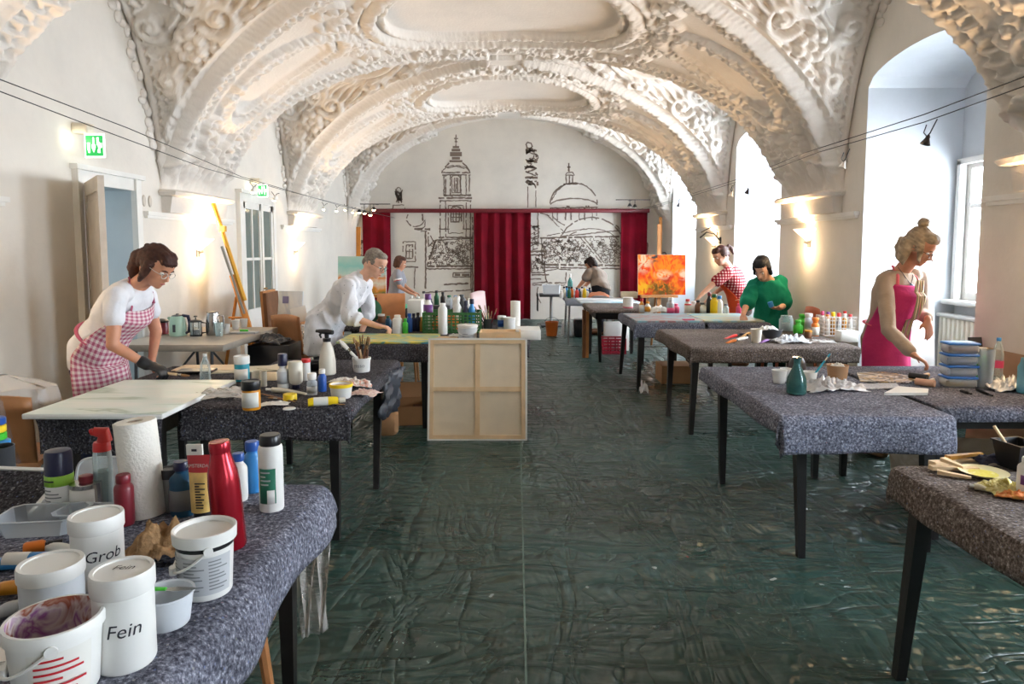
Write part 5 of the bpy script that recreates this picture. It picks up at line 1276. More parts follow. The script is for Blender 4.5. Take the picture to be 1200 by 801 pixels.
t = thing('plastic_bucket', 'small white lidded bucket standing above the leaning canvas', 'bucket', p, rz=-PI/2)
MB().lathe([(r*.86, 0), (r*.9, .004), (r*.98, h*.86)], 26).build('body', W_['milk'], t); MB().lathe([(r*1.0, h*.82), (r*1.06, h*.84), (r*1.06, h*.98), (r*.98, h), (.001, h*.96)], 26).build('lid', W_['white'], t)
lines_label(t, r*.93, h*.25, h*.6, -30, 40, 4, 'dlabel'); MB().tube([(r*1.03*math.cos(a), r*1.03*math.sin(a), h*.75-.05*math.cos(a)) for a in np.linspace(-PI/2, PI/2, 14)], .002, 6).build('handle', W_['white'], t)
# pine box of brushes
p = onz(586, 401, ZO); bw, bd, bh = px2m(p, 49)/2, .11, .085
t = thing('wooden_box', 'open pine box with hand slot standing above the leaning canvas', 'box', (p.x, p.y+bd, ZO))
m = MB(); m.box(-bw, bw, -bd, bd, 0, .01).box(-bw, bw, bd-.012, bd, .01, bh).box(-bw, -bw+.012, -bd+.012, bd-.012, .01, bh).box(bw-.012, bw, -bd+.012, bd-.012, .01, bh)
m.box(-bw, -.04, -bd, -bd+.012, .01, bh).box(.04, bw, -bd, -bd+.012, .01, bh).box(-.04, .04, -bd, -bd+.012, .01, .04).box(-.04, .04, -bd, -bd+.012, .06, bh)
m.build('box_wall', W_['wood'], t, smooth=False)
t0 = t
ubox('small_canvas', 'small pale canvas block lying left of the white bucket', 'canvas', *(lambda p: (p.x-.085, p.x+.085, p.y, p.y+.14))(onz(523, 401, ZO)), ZO, ZO+.035, 'wood')
heap('paper_rag', 'folded white tissue on the small canvas block', 'tissue', onz(533, 394, ZO+.036), (.05, .05, .03), 3.7, 'paper')
p = onz(622, 398, ZO); ubox('white_canvas_block', 'thick white canvas block jutting over the right table end', 'canvas', p.x-.13, p.x+.085, p.y, p.y+.32, ZO, ZO+.082, 'canvas')
# green crate
p = onz(529, 390, ZO); t = thing('green_crate', 'green slatted plastic crate on the table behind the white bottle', 'crate', (p.x, p.y+.16, ZO)); bw, bd, bh = px2m(p, 67)/2, .16, .19; gm = mat('crate_green', (54, 110, 56), .45)
m = MB(); m.box(-bw, bw, -bd, bd, 0, .012)
for z in (.02, .05, .08, .11, .135, .165): 
    hgt = .012 if z < .16 else .025
    m.box(-bw, bw, -bd, -bd+.008, z, z+hgt).box(-bw, bw, bd-.008, bd, z, z+hgt).box(-bw, -bw+.008, -bd, bd, z, z+hgt).box(bw-.008, bw, -bd, bd, z, z+hgt)
for k in range(15):
    x = -bw+2*bw*k/14; m.box(x-.006, x+.006, -bd-.002, -bd+.006, .0, bh).box(x-.006, x+.006, bd-.006, bd+.002, 0, bh)
for k in range(9):
    y = -bd+2*bd*k/8; m.box(-bw-.002, -bw+.006, y-.006, y+.006, 0, bh).box(bw-.006, bw+.002, y-.006, y+.006, 0, bh)
m.build('slatted_wall', gm, t, smooth=False)
crate = t
# things inside the crate show over its rim
for k, (px, w, h, mm, cm, lab) in enumerate(((502, 11, 36, 'white', 'purple', 'white bottle with purple label standing in crate'), (536, 10, 33, 'white', 'white', 'white bottle poking out of the crate'), (546, 7, 28, 'navy', 'navy', 'navy bottle in the green crate'), (553, 8, 30, 'sky', 'navy', 'blue bottle in the right end of crate'))):
    bottle(lab, px, 386, w, h+6, mm, cm, (.4, .7, 'purple') if k == 0 else None, 'bottles in the green crate', z=ZO+.013, neck=.55, sh=.72)
heap('orange_bag', 'crumpled orange paper in the green crate', 'paper', (p.x-.06, p.y+.17, ZO+.013), (.13, .1, .26), 7.7, 'orange', amp=.3)
# brushes bunch, paper roll and jars
p2 = on(574, 392, .10)
rb = random.Random(9)
t = thing('brush_jar', 'dark jar holding a spray of long brushes behind the pine box', 'jar', (on(572, 386, .05))); MB().lathe([(.04, 0), (.045, .004), (.045, .10), (.04, .10), (.038, .01)], 20, cap=False).build('jar_wall', W_['dgrey'], t)
for k in range(11):
    a = rb.uniform(-1, 1); bp_ = t.location+Vector((a*.02, rb.uniform(-.02, .02), .012)); tip = bp_+Vector((a*.12-.02, rb.uniform(-.05, .02), rb.uniform(.15, .235)))
    brush(['pale', 'dark', 'greenish', 'slim', 'thick', 'worn', 'short', 'long', 'light', 'old', 'thin'][k]+' brush fanning out of the dark jar behind the pine box', bp_, tip, .005, ['wood', 'black', 'dgreen', 'mwood', 'dred'][k % 5], 'brushes behind the pine box', .2, bw=2)
p = on(604, 385, .05); r, h = px2m(p, 11.5)/2, px2m(p, 32); t = thing('kitchen_roll', 'white paper roll standing behind the pine box', 'paper roll', p)
MB().lathe([(.015, 0), (r, 0), (r, h), (.015, h), (.015, 0)], 26, cap=False).build('paper', kr, t); MB().lathe([(.012, .002), (.0155, .002), (.0155, h-.003), (.012, h-.003)], 16, cap=False).build('core', W_['card'], t)
jar('white jar with blue label left of the paper roll', 588, 386, 10, 16, 'white', 'white', (.2, .7, 'blue')); jar('squat white jar just left of the paper roll', 597, 387, 14, 15, 'white', 'white')
# bottles before the man
for k, (px, py, w, h, mm, cm, lab) in enumerate(((466, 391, 12, 22, 'white', 'white', 'white square paint bottle beside the man\'s hand'), (475, 391, 7, 18, 'green', 'green', 'bright green paint bottle beside the white one'), (455, 384, 7, 14, 'teal', 'dgreen', 'teal bottle just behind the man\'s hand'),
        (480, 389, 7, 22, 'blue', 'blue', 'blue bottle right of bright green bottle'), (485, 388, 6, 21, 'navy', 'navy', 'navy bottle second right of green bottle'), (490, 388, 6, 22, 'navy', 'black', 'dark navy bottle left of the green crate'), (494, 388, 5, 17, 'ochre', 'ochre', 'ochre bottle against the green crate'))):
    bottle(lab, px, py, w, h, mm, cm, None, G3, neck=.5, sh=.82 if k == 0 else .72)
# plastic chair behind the crate
def chair(name, label, p, rz, m, h=.84, seatw=.42, group=None, slat=True, upholst=None):
    t = thing(name, label, 'chair', p, rz=rz, group=group); a = seatw/2
    MB().box(-a, a, -a, a, .42, .45, bev=.01).build('seat', upholst or m, t)
    for sx in (-1, 1):
        for sy in (-1, 1):
            MB().tube([(sx*(a-.02), sy*(a-.02), .42), (sx*(a-.0), sy*(a+.0), 0)], [.018, .014], 8).build('leg', m, t)
    k = MB(); P = []
    for j in range(8):
        z = .45+(h-.45)*j/7; P.append([(-a+.01+(2*a-.02)*i/8, a-.02+.05*j/7-.02*math.sin(PI*i/8)+0, z+(.02*math.sin(PI*i/8) if j == 7 else 0)) for i in range(9)])
    solid(k.grid(P).build('backrest', upholst or m, t), .018)
    return t
pc = at(583, 352, 7.6); chair('plastic_chair', 'pinkish translucent plastic chair behind the brush jar', (pc.x, 7.7, 0), RD(70), mat('pinkish_plastic', (214, 186, 184), .35), h=1.0)
# --------------- behind the man: easel, paintings and cluttered far table
def easel(name, label, base, w, h, lean, m, mast=None, rz=0, group='wooden easels', tray=.7):
    t = thing(name, label, 'easel', base, rz=rz, group=group)
    k = math.tan(lean)
    for s_ in (-1, 1): MB().tube([(s_*w/2, 0, 0), (s_*w*.12, h*k*.8, h*.8)], .016, 6).build('leg', m, t)
    MB().tube([(0, .55, 0), (0, h*.85*k, h*.85)], .015, 6).build('leg', m, t)
    MB().box(-.025, .025, -.012, .012, .25, (mast or h), M=Matrix.Rotation(-lean, 4, 'X')).build('mast', m, t)
    MB().box(-w*.45, w*.45, -.06, .02, tray-.02, tray+.015, M=Matrix.Translation((0, tray*k, 0))).build('tray', m, t)
    return t
mwood, owood = W_['mwood'], mat('orange_wood', (206, 132, 52), .5, var=.12, bump=.1)
# right far easel with orange abstract painting
EB = at(770, 345, 9.6)
easel('easel', 'wooden easel carrying the orange abstract painting at right', (at(773, 345, 10.0).x, 10.0, 0), .6, 1.6, RD(4), mwood, mast=1.86, tray=.80)
def abstract_mat():
    m, nt, b = newmat('orange_abstract'); L = nt.links.new; tc = N(nt, 'ShaderNodeTexCoord'); P = tc.outputs['Object']
    def nz(s, d, sd, st=(1, 1, 1)):
        mp = N(nt, 'ShaderNodeMapping'); mp.inputs['Location'].default_value = (sd, sd*.5, sd*.2); mp.inputs['Scale'].default_value = st; L(P, mp.inputs[0]); n = N(nt, 'ShaderNodeTexNoise', Scale=s, Detail=5.0, Distortion=d); L(mp.outputs[0], n.inputs['Vector']); return n.outputs['Fac']
    base = ramp(nt, nz(3.2, 1.8, 2.2), [(.3, s2l((176, 28, 16))), (.42, s2l((204, 62, 14))), (.52, s2l((216, 116, 16))), (.6, s2l((196, 66, 16))), (.72, s2l((160, 34, 20)))])
    def over(cur, fac, col): 
        mx = N(nt, 'ShaderNodeMixRGB'); L(fac, mx.inputs[0]); L(cur, mx.inputs[1]); mx.inputs[2].default_value = (*s2l(col), 1); return mx.outputs[0]
    def spot(cx, cz, rx, rz_, seed, sharp=.25):
        mp = N(nt, 'ShaderNodeMapping'); mp.vector_type = 'TEXTURE'; mp.inputs['Location'].default_value = (cx, 0, cz); mp.inputs['Scale'].default_value = (rx, 50, rz_); L(P, mp.inputs[0])
        ln = N(nt, 'ShaderNodeVectorMath', operation='LENGTH'); L(mp.outputs[0], ln.inputs[0]); mr = N(nt, 'ShaderNodeMapRange'); mr.inputs[1].default_value = 1.0; mr.inputs[2].default_value = 0; L(ln.outputs['Value'], mr.inputs[0])
        mu = N(nt, 'ShaderNodeMath', operation='MULTIPLY'); mu.use_clamp = True; L(mr.outputs[0], mu.inputs[0])
        r_ = ramp(nt, nz(7, 2.5, seed), [(.4, (0, 0, 0)), (.55, (1.6, 1.6, 1.6))]); L(r_.outputs[0], mu.inputs[1]); return mu.outputs[0]
    c = base.outputs[0]
    c = over(c, spot(-.30, .52, .20, .24, 3, ), (196, 172, 136)); c = over(c, spot(-.25, .10, .30, .16, 4), (206, 150, 26)); c = over(c, spot(.15, .46, .3, .2, 11), (220, 110, 14))
    c = over(c, spot(0, .10, .26, .16, 5), (86, 68, 20)); c = over(c, spot(-.12, .56, .12, .12, 6), (60, 52, 50)); c = over(c, spot(.02, .30, .16, .09, 7), (206, 160, 120)); c = over(c, spot(.33, .30, .16, .10, 8), (206, 166, 136)); c = over(c, spot(.05, .04, .2, .1, 9), (90, 70, 26)); c = over(c, spot(.3, .6, .2, .14, 15), (214, 50, 24))
    L(c, b.inputs['Base Color']); b.inputs['Roughness'].default_value = .7; b.inputs['Specular IOR Level'].default_value = .15; return m
a, b__ = at(747.5, 341, 10.02), at(803.5, 341, 10.02); top = at(775, 298, 10.04)
t = thing('abstract_painting', 'orange red and yellow abstract painting on easel before the right niche', 'painting', ((a.x+b__.x)/2, 10.02, .818), rot=(RD(-4), 0, 0)); w2 = (b__.x-a.x)/2; h = top.z-.818
MB().box(-w2, w2, .0, .02, 0, h, bev=.002).build('canvas_edge', W_['canvas'], t); MB().box(-w2+.002, w2-.002, -.0015, 0, .002, h-.002).build('painted_face', abstract_mat(), t)
# the tall easel and orange pole in the back right corner
t = thing('wooden_pole', 'tall orange wooden pole standing in the far right corner', 'pole', (at(774, 300, 13.9).x, 13.95, 0)); MB().box(-.03, .03, -.015, .015, 0, at(774, 254, 13.9).z).box(-.16, .16, -.05, .02, 1.0, 1.03).build('pole_post', owood, t, smooth=False); MB().tube([(.0, 0, 1.40), (.10, -.01, 1.42), (.14, -.02, 1.36)], .012, 6).build('clamp', W_['dgrey'], t)
# left: easel with turquoise painting behind the man
e0 = at(412, 340, 8.2); easel('easel', 'yellow wooden easel with turquoise landscape behind the man', (at(418, 340, 8.2).x, 8.2, 0), .55, 1.45, RD(5), owood, mast=at(411, 265, 8.3).z, tray=.93)
a, b__ = at(391, 340, 8.05), at(449, 340, 8.05); p = at(420, 341, 8.1)
def turq_mat():
    m, nt, b = newmat('turquoise_landscape'); L = nt.links.new; tc = N(nt, 'ShaderNodeTexCoord'); sp = N(nt, 'ShaderNodeSeparateXYZ'); L(tc.outputs['Object'], sp.inputs[0])
    n = N(nt, 'ShaderNodeTexNoise', Scale=9.0, Detail=3.0); L(tc.outputs['Object'], n.inputs['Vector']); ad = N(nt, 'ShaderNodeMath', operation='MULTIPLY_ADD', i1=.16); L(n.outputs['Fac'], ad.inputs[0]); L(sp.outputs['Z'], ad.inputs[2])
    r = ramp(nt, ad.outputs[0], [(.08, s2l((40, 110, 60))), (.15, s2l((232, 150, 40))), (.2, s2l((236, 232, 214))), (.27, s2l((232, 140, 50))), (.31, s2l((206, 228, 216))), (.42, s2l((150, 214, 206))), (.58, s2l((206, 228, 214)))]); L(r.outputs[0], b.inputs['Base Color']); b.inputs['Roughness'].default_value = .5; return m
t = thing('landscape_painting', 'turquoise landscape painting with orange flowers on easel behind the man', 'painting', ((a.x+b__.x)/2, 8.235, .948), rot=(RD(-5), 0, 0)); w2 = (b__.x-a.x)/2
MB().box(-w2, w2, 0, .02, 0, .46).build('canvas_edge', W_['canvas'], t, smooth=False); MB().box(-w2+.002, w2-.002, -.0015, 0, .002, .458).build('painted_face', turq_mat(), t, smooth=False)
# far left cluttered table: boards, lids, boxes and bottles
zt4 = .7205
def on4(px, py, Y): p = at(px, py, Y); return Vector((p.x, Y, zt4))
ubox('painted_board', 'green edged white board on the far left table', 'board', at(432, 360, 8.65).x, at(473, 360, 8.65).x, 8.65, 9.0, zt4, zt4+.05, mat('mint_green_paint', (90, 196, 150), .5))
tag(MB().box(-.16, .14, -.01, .01, 0, .30).build('orange_board', mat('orange_tan_paint', (206, 140, 92), .6, var=.12), loc=(at(459, 378, 7.3).x, 7.32, 0.0), rot=(0, 0, .1)), 'orange tan board standing behind the green bottle', 'board')
bpy.data.objects['orange_board'].location.z = .745; bpy.data.objects['orange_board'].rotation_euler = (RD(-12), 0, .1)
L3c = (-1.75, -.62, 6.95, 7.75); table('black work table behind the man with lids and boards', *L3c); cloth('dark felt cover under the orange tan board', *L3c, (.02, .02, .08, .03), felt_dark, 31, step=.035)
bpy.data.objects['orange_board'].location.z = ZO+.0
o = MB().lathe([(.12, 0), (.125, .006), (.11, .014), (.001, .012)], 28).build('pot_cover', W_['dgreen'], loc=(at(436, 378, 7.3).x, 7.2, ZO+.125), rot=(RD(76), 0, .2)); tag(o, 'round dark green lid standing near the man\'s forearm', 'lid')
G4 = 'bottles on the far left tables'
cl = random.Random(12)
labs = ['nearest the far woman', 'second from the far woman', 'third from the far woman', 'fourth from the far woman', 'mid row left', 'mid row', 'mid row right', 'near the middle curtain', 'before the middle curtain', 'at the right end']
spec = [('white', 'white', 7, 15), ('clear', 'white', 8, 13), ('white', 'dgrey', 6, 18), ('dgrey', 'black', 7, 12), ('dgreen', 'black', 6, 20), ('black', 'black', 6, 17), ('clear', 'dgreen', 8, 16), ('white', 'sky', 7, 14), ('dgrey', 'dgrey', 9, 14), ('white', 'off', 6, 12)]
cname = dict(white='white', clear='clear', dgrey='dark grey', dgreen='dark green', black='black', sky='blue', off='ivory')
for k, (mm, cm, w, h) in enumerate(spec):
    px = 482+k*7.4; p = at(px, 350, 8.85+.35*((k*7) % 3)/2); zz = zt4
    Y = p.y; r, hh_ = w*Y/1600, h*Y/800
    pot('paint_bottle', '%s bottle with %s cap on far left table, %s' % (cname[mm], cname[cm], labs[k]), 'bottle', (p.x, Y, zz), bprof(r, hh_*.92, .5, .66), mm, (cprof(r*.6, hh_*.85, hh_), cm), group=G4, n=14)
x_ = at(505, 365, 8.7).x; ubox('grey_tray', 'long dark grey tray on the far left table', 'tray', x_-.15, x_+.25, 8.62, 8.72, zt4, zt4+.06, 'dgrey')
ubox('white_box', 'white carton left of the green crate', 'box', at(481, 378, 7.3).x, at(497, 378, 7.3).x, 7.1, 7.35, ZO, ZO+.24, 'paper')
for px, mm, lab in ((424, 'white', 'white spray bottle left of the orange tan board'),):
    p = at(px, 380, 7.3); spray = spray_bottle(lab, px, 378, 9, 34, 'white', 'dgreen', rz=0); spray.location = (p.x, 7.25, ZO)
jar('brown glass jar beside the round green lid', 447, 378, 8, 10, 'brown', 'white', None); 
# ================================================================== left wall: tea table, easel, boards, chair, boxes
TT = (-3.28, -2.12, 6.35, 7.1)
fg = lambda px, py, z=0: onz(px, py, z)
ztt = .725
tA, tB, tC = onz(184, 404, ztt), onz(262, 404, ztt), onz(314, 385, ztt)
x0, x1, y0, y1 = XL+.09, tB.x+.0, tB.y-.0, tC.y+.14
t = thing('folding_table', 'grey edged folding table with kettle and cups along the left wall', 'table', ((x0+x1)/2, (y0+y1)/2, 0))
w2, d2_ = (x1-x0)/2, (y1-y0)/2
MB().box(-w2, w2, -d2_, d2_, ztt-.055, ztt, bev=.006).build('tabletop', mat('weathered_tabletop', (150, 142, 130), .5, var=.12), t)
stl = W_['dgrey']
for s_ in (-1, 1):
    m = MB()
    for s2 in (-1, 1): m.tube([(s_*(w2-.14), s2*(d2_-.1), ztt-.05), (s_*(w2-.14), s2*(d2_-.06), 0)], .013, 8)
    m.tube([(s_*(w2-.14), -(d2_-.08), .3), (s_*(w2-.14), d2_-.08, .3)], .011, 8).tube([(s_*(w2-.14), 0, .3), (s_*(w2-.45), 0, ztt-.055)], .010, 8)
    m.build('leg', stl, t)
zk = ztt+.001
def onk(px, py, r=0): return on(px, py, r, zk)
# mint kettle
p = onk(209, 394, .06); t = thing('kettle', 'mint green electric kettle with dark handle on the folding table', 'kettle', p, rz=0); hk = px2m(p, 25); r = .072
MB().lathe([(r*.95, 0), (r, .006), (r*.97, hk*.5), (r*.8, hk*.88), (r*.72, hk*.93)], 26).build('body', mat('mint_enamel', (174, 206, 186), .3), t)
MB().lathe([(r*.72, hk*.92), (r*.6, hk*.97), (.02, hk)], 22).lathe([(.012, hk*.98), (.014, hk*1.03), (.006, hk*1.05)], 12).build('lid', W_['dgrey'], t)
MB().tube([(r*.6, 0, hk*.95), (r*1.3, 0, hk*.92), (r*1.5, 0, hk*.6), (r*1.35, 0, hk*.2), (r*.95, 0, hk*.12)], [.014, .016, .015, .013, .012], 8).build('handle', W_['navy'], t)
MB().tube([(-r*.75, 0, hk*.72), (-r*1.15, 0, hk*.86)], [.022, .012], 10).build('spout', mat('mint_enamel', (174, 206, 186), .3), t); MB().box(-.012, .012, -r*.99-.002, -r*.9, hk*.2, hk*.55).build('water_gauge', W_['dgrey'], t)
# french press
p = onk(230, 394, .05); t = thing('french_press', 'glass coffee press with black lid beside the mint kettle', 'coffee press', p); r, h = .05, px2m(p, 21)
MB().lathe([(r*.96, 0), (r*.96, h*.8)], 22, cap=False).build('glass_beaker', W_['glass'], t); MB().lathe([(r*.9, .006), (r*.9, h*.35)], 20).build('coffee', mat('coffee', (52, 34, 24), .3), t)
m = MB().lathe([(r*1.02, 0), (r*1.04, .012), (r*1.0, .014)], 22).lathe([(r*1.03, h*.78), (r*1.04, h*.83), (r*.7, h*.9), (.012, h*.92), (.006, h*.92), (.005, h*1.05), (.016, h*1.06), (.016, h*1.12), (.006, h*1.14)], 20)
for a in (0, PI/2, PI, 1.5*PI): m.tube([(r*1.0*math.cos(a), r*math.sin(a), .01), (r*1.0*math.cos(a), r*math.sin(a), h*.8)], .003, 6)
m.build('frame', W_['black'], t); MB().tube([(r, 0, h*.75), (r*1.9, 0, h*.72), (r*1.9, 0, h*.2), (r, 0, h*.15)], .007, 8).build('handle', W_['black'], t)
p = onk(250, 393, .06); t = thing('steel_jug', 'tall brushed steel insulated jug on the folding table', 'jug', p); r, h = .06, px2m(p, 26)
MB().lathe([(r*.95, 0), (r, .005), (r*.98, h*.7), (r*.85, h*.92), (r*.8, h)], 24).build('body', W_['silver'], t); MB().lathe([(r*.8, h), (r*.82, h*1.03), (.02, h*1.06)], 20).build('lid', W_['dgrey'], t); MB().tube([(r*.9, 0, h*.9), (r*1.6, 0, h*.85), (r*1.6, 0, h*.3), (r*.95, 0, h*.2)], .009, 8).build('handle', W_['silver'], t)
p = onk(190, 392, .06); t = pot('metal_pot', 'dark red and black pot left of the mint kettle', 'pot', p, [(.05, 0), (.055, .005), (.055, .10), (.05, .11)], 'dred', ([(.058, .105), (.06, .12), (.03, .135), (.01, .14)], 'black'))
for k, (px, py, lab) in enumerate(((265, 391, 'white paper cup with printed pattern beside the steel jug'), (276, 386, 'white paper cup, second right of the steel jug'), (286, 384, 'white cup near the right end of the folding table'))):
    p = onk(px, py, .035); r, h = .037, .085; t = thing('paper_cup', lab, 'cup', p, group='cups on the folding table'); MB().lathe([(r*.72, 0), (r*.75, .003), (r, h), (r*1.05, h+.002), (r*.96, h), (r*.7, .005)], 22, cap=False).build('cup_wall', W_['white'], t)
    MB().lathe([(r*.84, h*.4), (r*.92, h*.7)], 22, cap=False).build('sleeve', W_['lgrey'], t)
p = onk(257, 394, .03); pot('drinking_glass', 'clear drinking glass in front of the steel jug', 'glass', p, [(.03, 0), (.034, .12), (.032, .12), (.028, .005)], 'glass')
p = onk(284, 391, .05); t = thing('paint_tray', 'small tray of green tubes at the right end of folding table', 'tray', p); MB().box(-.10, .14, -.05, .05, 0, .015, bev=.004).build('tray_base', W_['lgrey'], t); MB().tube([(-.02, 0, .024), (.05, .01, .024)], .009, 8).build('green_tube', W_['green'], t)
# tall leaning easel with canvas seen edge-on
YE = 7.28
def atE(px, py): return at(px, py, YE)
t = thing('easel', 'tall tilted yellow easel with canvas seen edge-on before glazed door', 'easel', (atE(278, 385).x, YE, 0), group='wooden easels'); o_ = t.location
def rel(px, py, dyy=0): v = atE(px, py)-Vector(o_); v.y += dyy; return tuple(v)
ylw = mat('yellow_varnished_wood', (222, 164, 52), .45, var=.1)
MB().tube([rel(250, 238), rel(276, 318), rel(287, 352)], .022, 6).box(-.03, .03, -.03, .03, -.03, .03, M=Matrix.Translation(rel(261, 268))).build('mast', ylw, t)
MB().tube([rel(272, 322), rel(290, 378), rel(300, 420)], [.03, .035, .03], 6).build('lower_rail', owood, t)
f1 = Vector(rel(270, 385)); 
for a, b__ in (((277, 348), (248, -1)), ((284, 360), (306, -1))):
    p0 = rel(*a); pz = onz(b__[0], 0, .0) if False else None
    foot = Vector((atE(b__[0], 400).x-o_.x, .25 if b__[0] < 270 else -.1, 0)); MB().tube([p0, tuple(foot)], .018, 6).build('leg', owood, t)
MB().tube([rel(300, 420), (Vector(rel(304, 440)).x, .0, 0)], .03, 6).build('leg', owood, t)
MB().tube([rel(268, 372), rel(284, 372)], .012, 6).build('stretcher', owood, t)
t2 = thing('easel_canvas', 'thin canvas panel seen edge-on resting on the tilted easel', 'canvas', (o_.x, o_.y, 0))
e0, e1 = Vector(rel(265, 287)), Vector(rel(291, 364)); d = (e1-e0); nn = Vector((d.z, 0, -d.x)).normalized()
m = MB(); vs = []
for yy in (-.20, .20):
    for s_ in (.036, .058): vs += [e0+nn*s_+Vector((-.40*yy, yy, 0)), e1+nn*s_+Vector((-.40*yy, yy, 0))]
m.add(vs, [(0, 1, 3, 2), (4, 6, 7, 5), (0, 4, 5, 1), (2, 3, 7, 6), (0, 2, 6, 4), (1, 5, 7, 3)]); m.build('canvas_panel', mat('grey_canvas_back', (150, 152, 146), .7), t2, smooth=False)
# boards leaning by the glazed door
p = onz(325, 420, 0); YBd = 7.6
t = thing('leaning_board', 'pale grey white board leaning on wall under the glazed door', 'board', (at(334, 400, YBd).x, YBd, 0), rot=(RD(-7), 0, RD(-18))); zt_ = at(320, 343, YBd).z
MB().box(-.16, .16, 0, .02, 0, zt_+.02, bev=.003).build('board_panel', painted('pale_grey_board', [(206, 206, 204), (222, 222, 218), (196, 200, 204), (214, 212, 206)], 2.5, 1.5, .5, 3), t); MB().box(-.10, -.02, -.003, 0, zt_-.12, zt_-.04).build('label_patch', mat('violet_label', (130, 124, 160), .6), t)
for k, dx in enumerate((-.24, -.20)):
    tag(MB().box(-.018, .018, -.25, .25, 0, zt_-.02*k+.01).build('wooden_board', W_['dwood'] if k else W_['mwood'], loc=(at(316+3*k, 400, YBd+.05).x-.06, YBd+.35, 0), rot=(0, RD(-3), RD(4)), smooth=False), ['honey brown board edge leaning left of the pale board', 'dark brown board edge tight against the pale board'][k], 'board', 'boards leaning by the glazed door')
# wooden chairs and plastic wrapped things near the man
cwood = mat('chair_brown_wood', (164, 110, 66), .45, var=.15, bump=.1)
chair('wooden_chair', 'brown wooden chair with plastic sheeting left of the man', (-2.17, 6.95, 0), RD(150), cwood, h=.83, group='brown wooden chairs')
tag(heap('plastic_film', 'clear plastic film draped over the brown chair left of man', 'plastic film', (-2.17, 6.95, .455), (.24, .22, .42), 9.1, 'film', amp=.35, fq=1.8), None)
p = at(354, 375, 7.45); t = thing('small_canvas', 'small white canvas standing tilted behind the brown chair', 'canvas', (p.x-.02, 7.45, at(352, 377, 7.45).z), rot=(RD(-14), RD(-14), 0)); MB().box(-.09, .09, 0, .02, 0, .17, bev=.003).build('canvas_panel', W_['canvas'], t)
t = thing('side_table', 'small wooden side table behind the brown chair', 'table', (p.x, 7.5, 0)); zz = at(352, 377, 7.45).z-.005; MB().box(-.22, .25, -.2, .2, zz-.03, zz).build('tabletop', W_['mwood'], t, smooth=False)
for sx in (-1, 1):
    for sy in (-1, 1): MB().box(sx*.18-.02, sx*.18+.02, sy*.16-.02, sy*.16+.02, 0, zz-.03).build('leg', W_['mwood'], t, smooth=False)
ubox('black_crate', 'low black plastic crate with bag beside the folding table', 'crate', at(282, 410, 6.0).x, at(332, 410, 6.0).x, 6.15, 6.5, 0, .62, 'black')
heap('plastic_bag', 'black and white plastic bag spilling over the black crate', 'bag', ((at(307, 410, 6.2).x), 6.32, .622), (.2, .17, .12), 4.9, mat('black_bag', (40, 40, 46), .25), fq=2.5)
# plastic-covered chair by the left edge
cx_, cy_ = -2.62, 3.42
chair('wooden_chair', 'plastic wrapped wooden chair at the left picture edge', (-2.62, 3.42, 0), RD(200), cwood, h=.78, group='brown wooden chairs')
P = []
rr = random.Random(3)
for j in range(18):
    q_ = j/17; row = []
    for i in range(25):
        a = 2*PI*i/24; k = .23+.07*q_+.025*math.sin(5*a+q_*4)+.02*mnoise.noise((math.cos(a)*2, math.sin(a)*2, q_*4)); row.append((k*math.cos(a), k*math.sin(a), .80-.79*q_+.03*mnoise.noise((a, q_*3, 1))))
    P.append(row)
P.insert(0, [(p_[0]*.15, p_[1]*.15, .86) for p_ in P[0]])
o = MB().grid(P).build('plastic_sheet', W_['film'], loc=(-2.62, 3.42, 0)); tag(o, 'clear plastic sheet draped to the floor over the left edge chair', 'plastic sheet')
heap('brown_bag', 'brown cloth bundle on floor under the plastic sheet', 'bundle', (-2.44, 3.16, .001), (.12, .12, .16), 3.3, mat('brown_cloth', (110, 84, 66), .9))
# ================================================================== under and beside the left tables
p = onz(479, 499, 0); t = thing('cardboard_box', 'open brown cardboard box on floor behind the leaning canvas', 'box', (p.x, p.y+.22, 0), rz=.12); a, b_, h = .17, .2, .16
m = MB(); m.box(-a, a, -b_, b_, 0, .006).box(-a, a, -b_, -b_+.006, 0, h).box(-a, a, b_-.006, b_, 0, h).box(-a, -a+.006, -b_, b_, 0, h).box(a-.006, a, -b_, b_, 0, h); m.build('box_wall', W_['card'], t, smooth=False)
MB().box(-a, a, 0, .006, 0, .14, M=Matrix.Translation((0, b_-.01, h)) @ Matrix.Rotation(RD(-25), 4, 'X')).build('flap', W_['card'], t, smooth=False); MB().box(-.0, .13, -b_+.03, b_-.03, .02, .1).build('dark_contents', W_['dwood'], t)
p = onz(453, 511, 0); ubox('paper_bag', 'buff paper bag standing on floor under table end', 'bag', p.x-.085, p.x+.085, p.y, p.y+.12, 0, .20, W_['card'], .15, .03)
p = onz(440, 495, 0); o = solid(MB().grid([[(.015*math.sin(j*1.3+i)*q_*2+(-.17+.34*i/10)*(1-.1*q_), .02*math.sin(i*1.7+j)+.04*q_, .705-.30*j/10) for i in range(11)] for j, q_ in ((j, j/10) for j in range(11))]).build('plastic_bag', clear('blue_grey_bag', (48, 52, 60), .25, .4), loc=(-.80, 4.42, 0), rot=(0, 0, RD(80))), .003); tag(o, 'blue grey plastic bag hanging off the right table end', 'bag')
# stool behind the man's table
p = onz(477, 450, 0); t = thing('wooden_stool', 'honey wood stool standing under the man\'s table', 'stool', (p.x, p.y+.12, 0)); MB().lathe([(.15, .41), (.16, .415), (.16, .435), (.15, .44)], 26).build('seat', mwood, t)
for a in range(4): MB().tube([(.10*math.cos(a*PI/2+.78), .10*math.sin(a*PI/2+.78), .42), (.14*math.cos(a*PI/2+.78), .14*math.sin(a*PI/2+.78), 0)], [.016, .013], 8).build('leg', mwood, t)
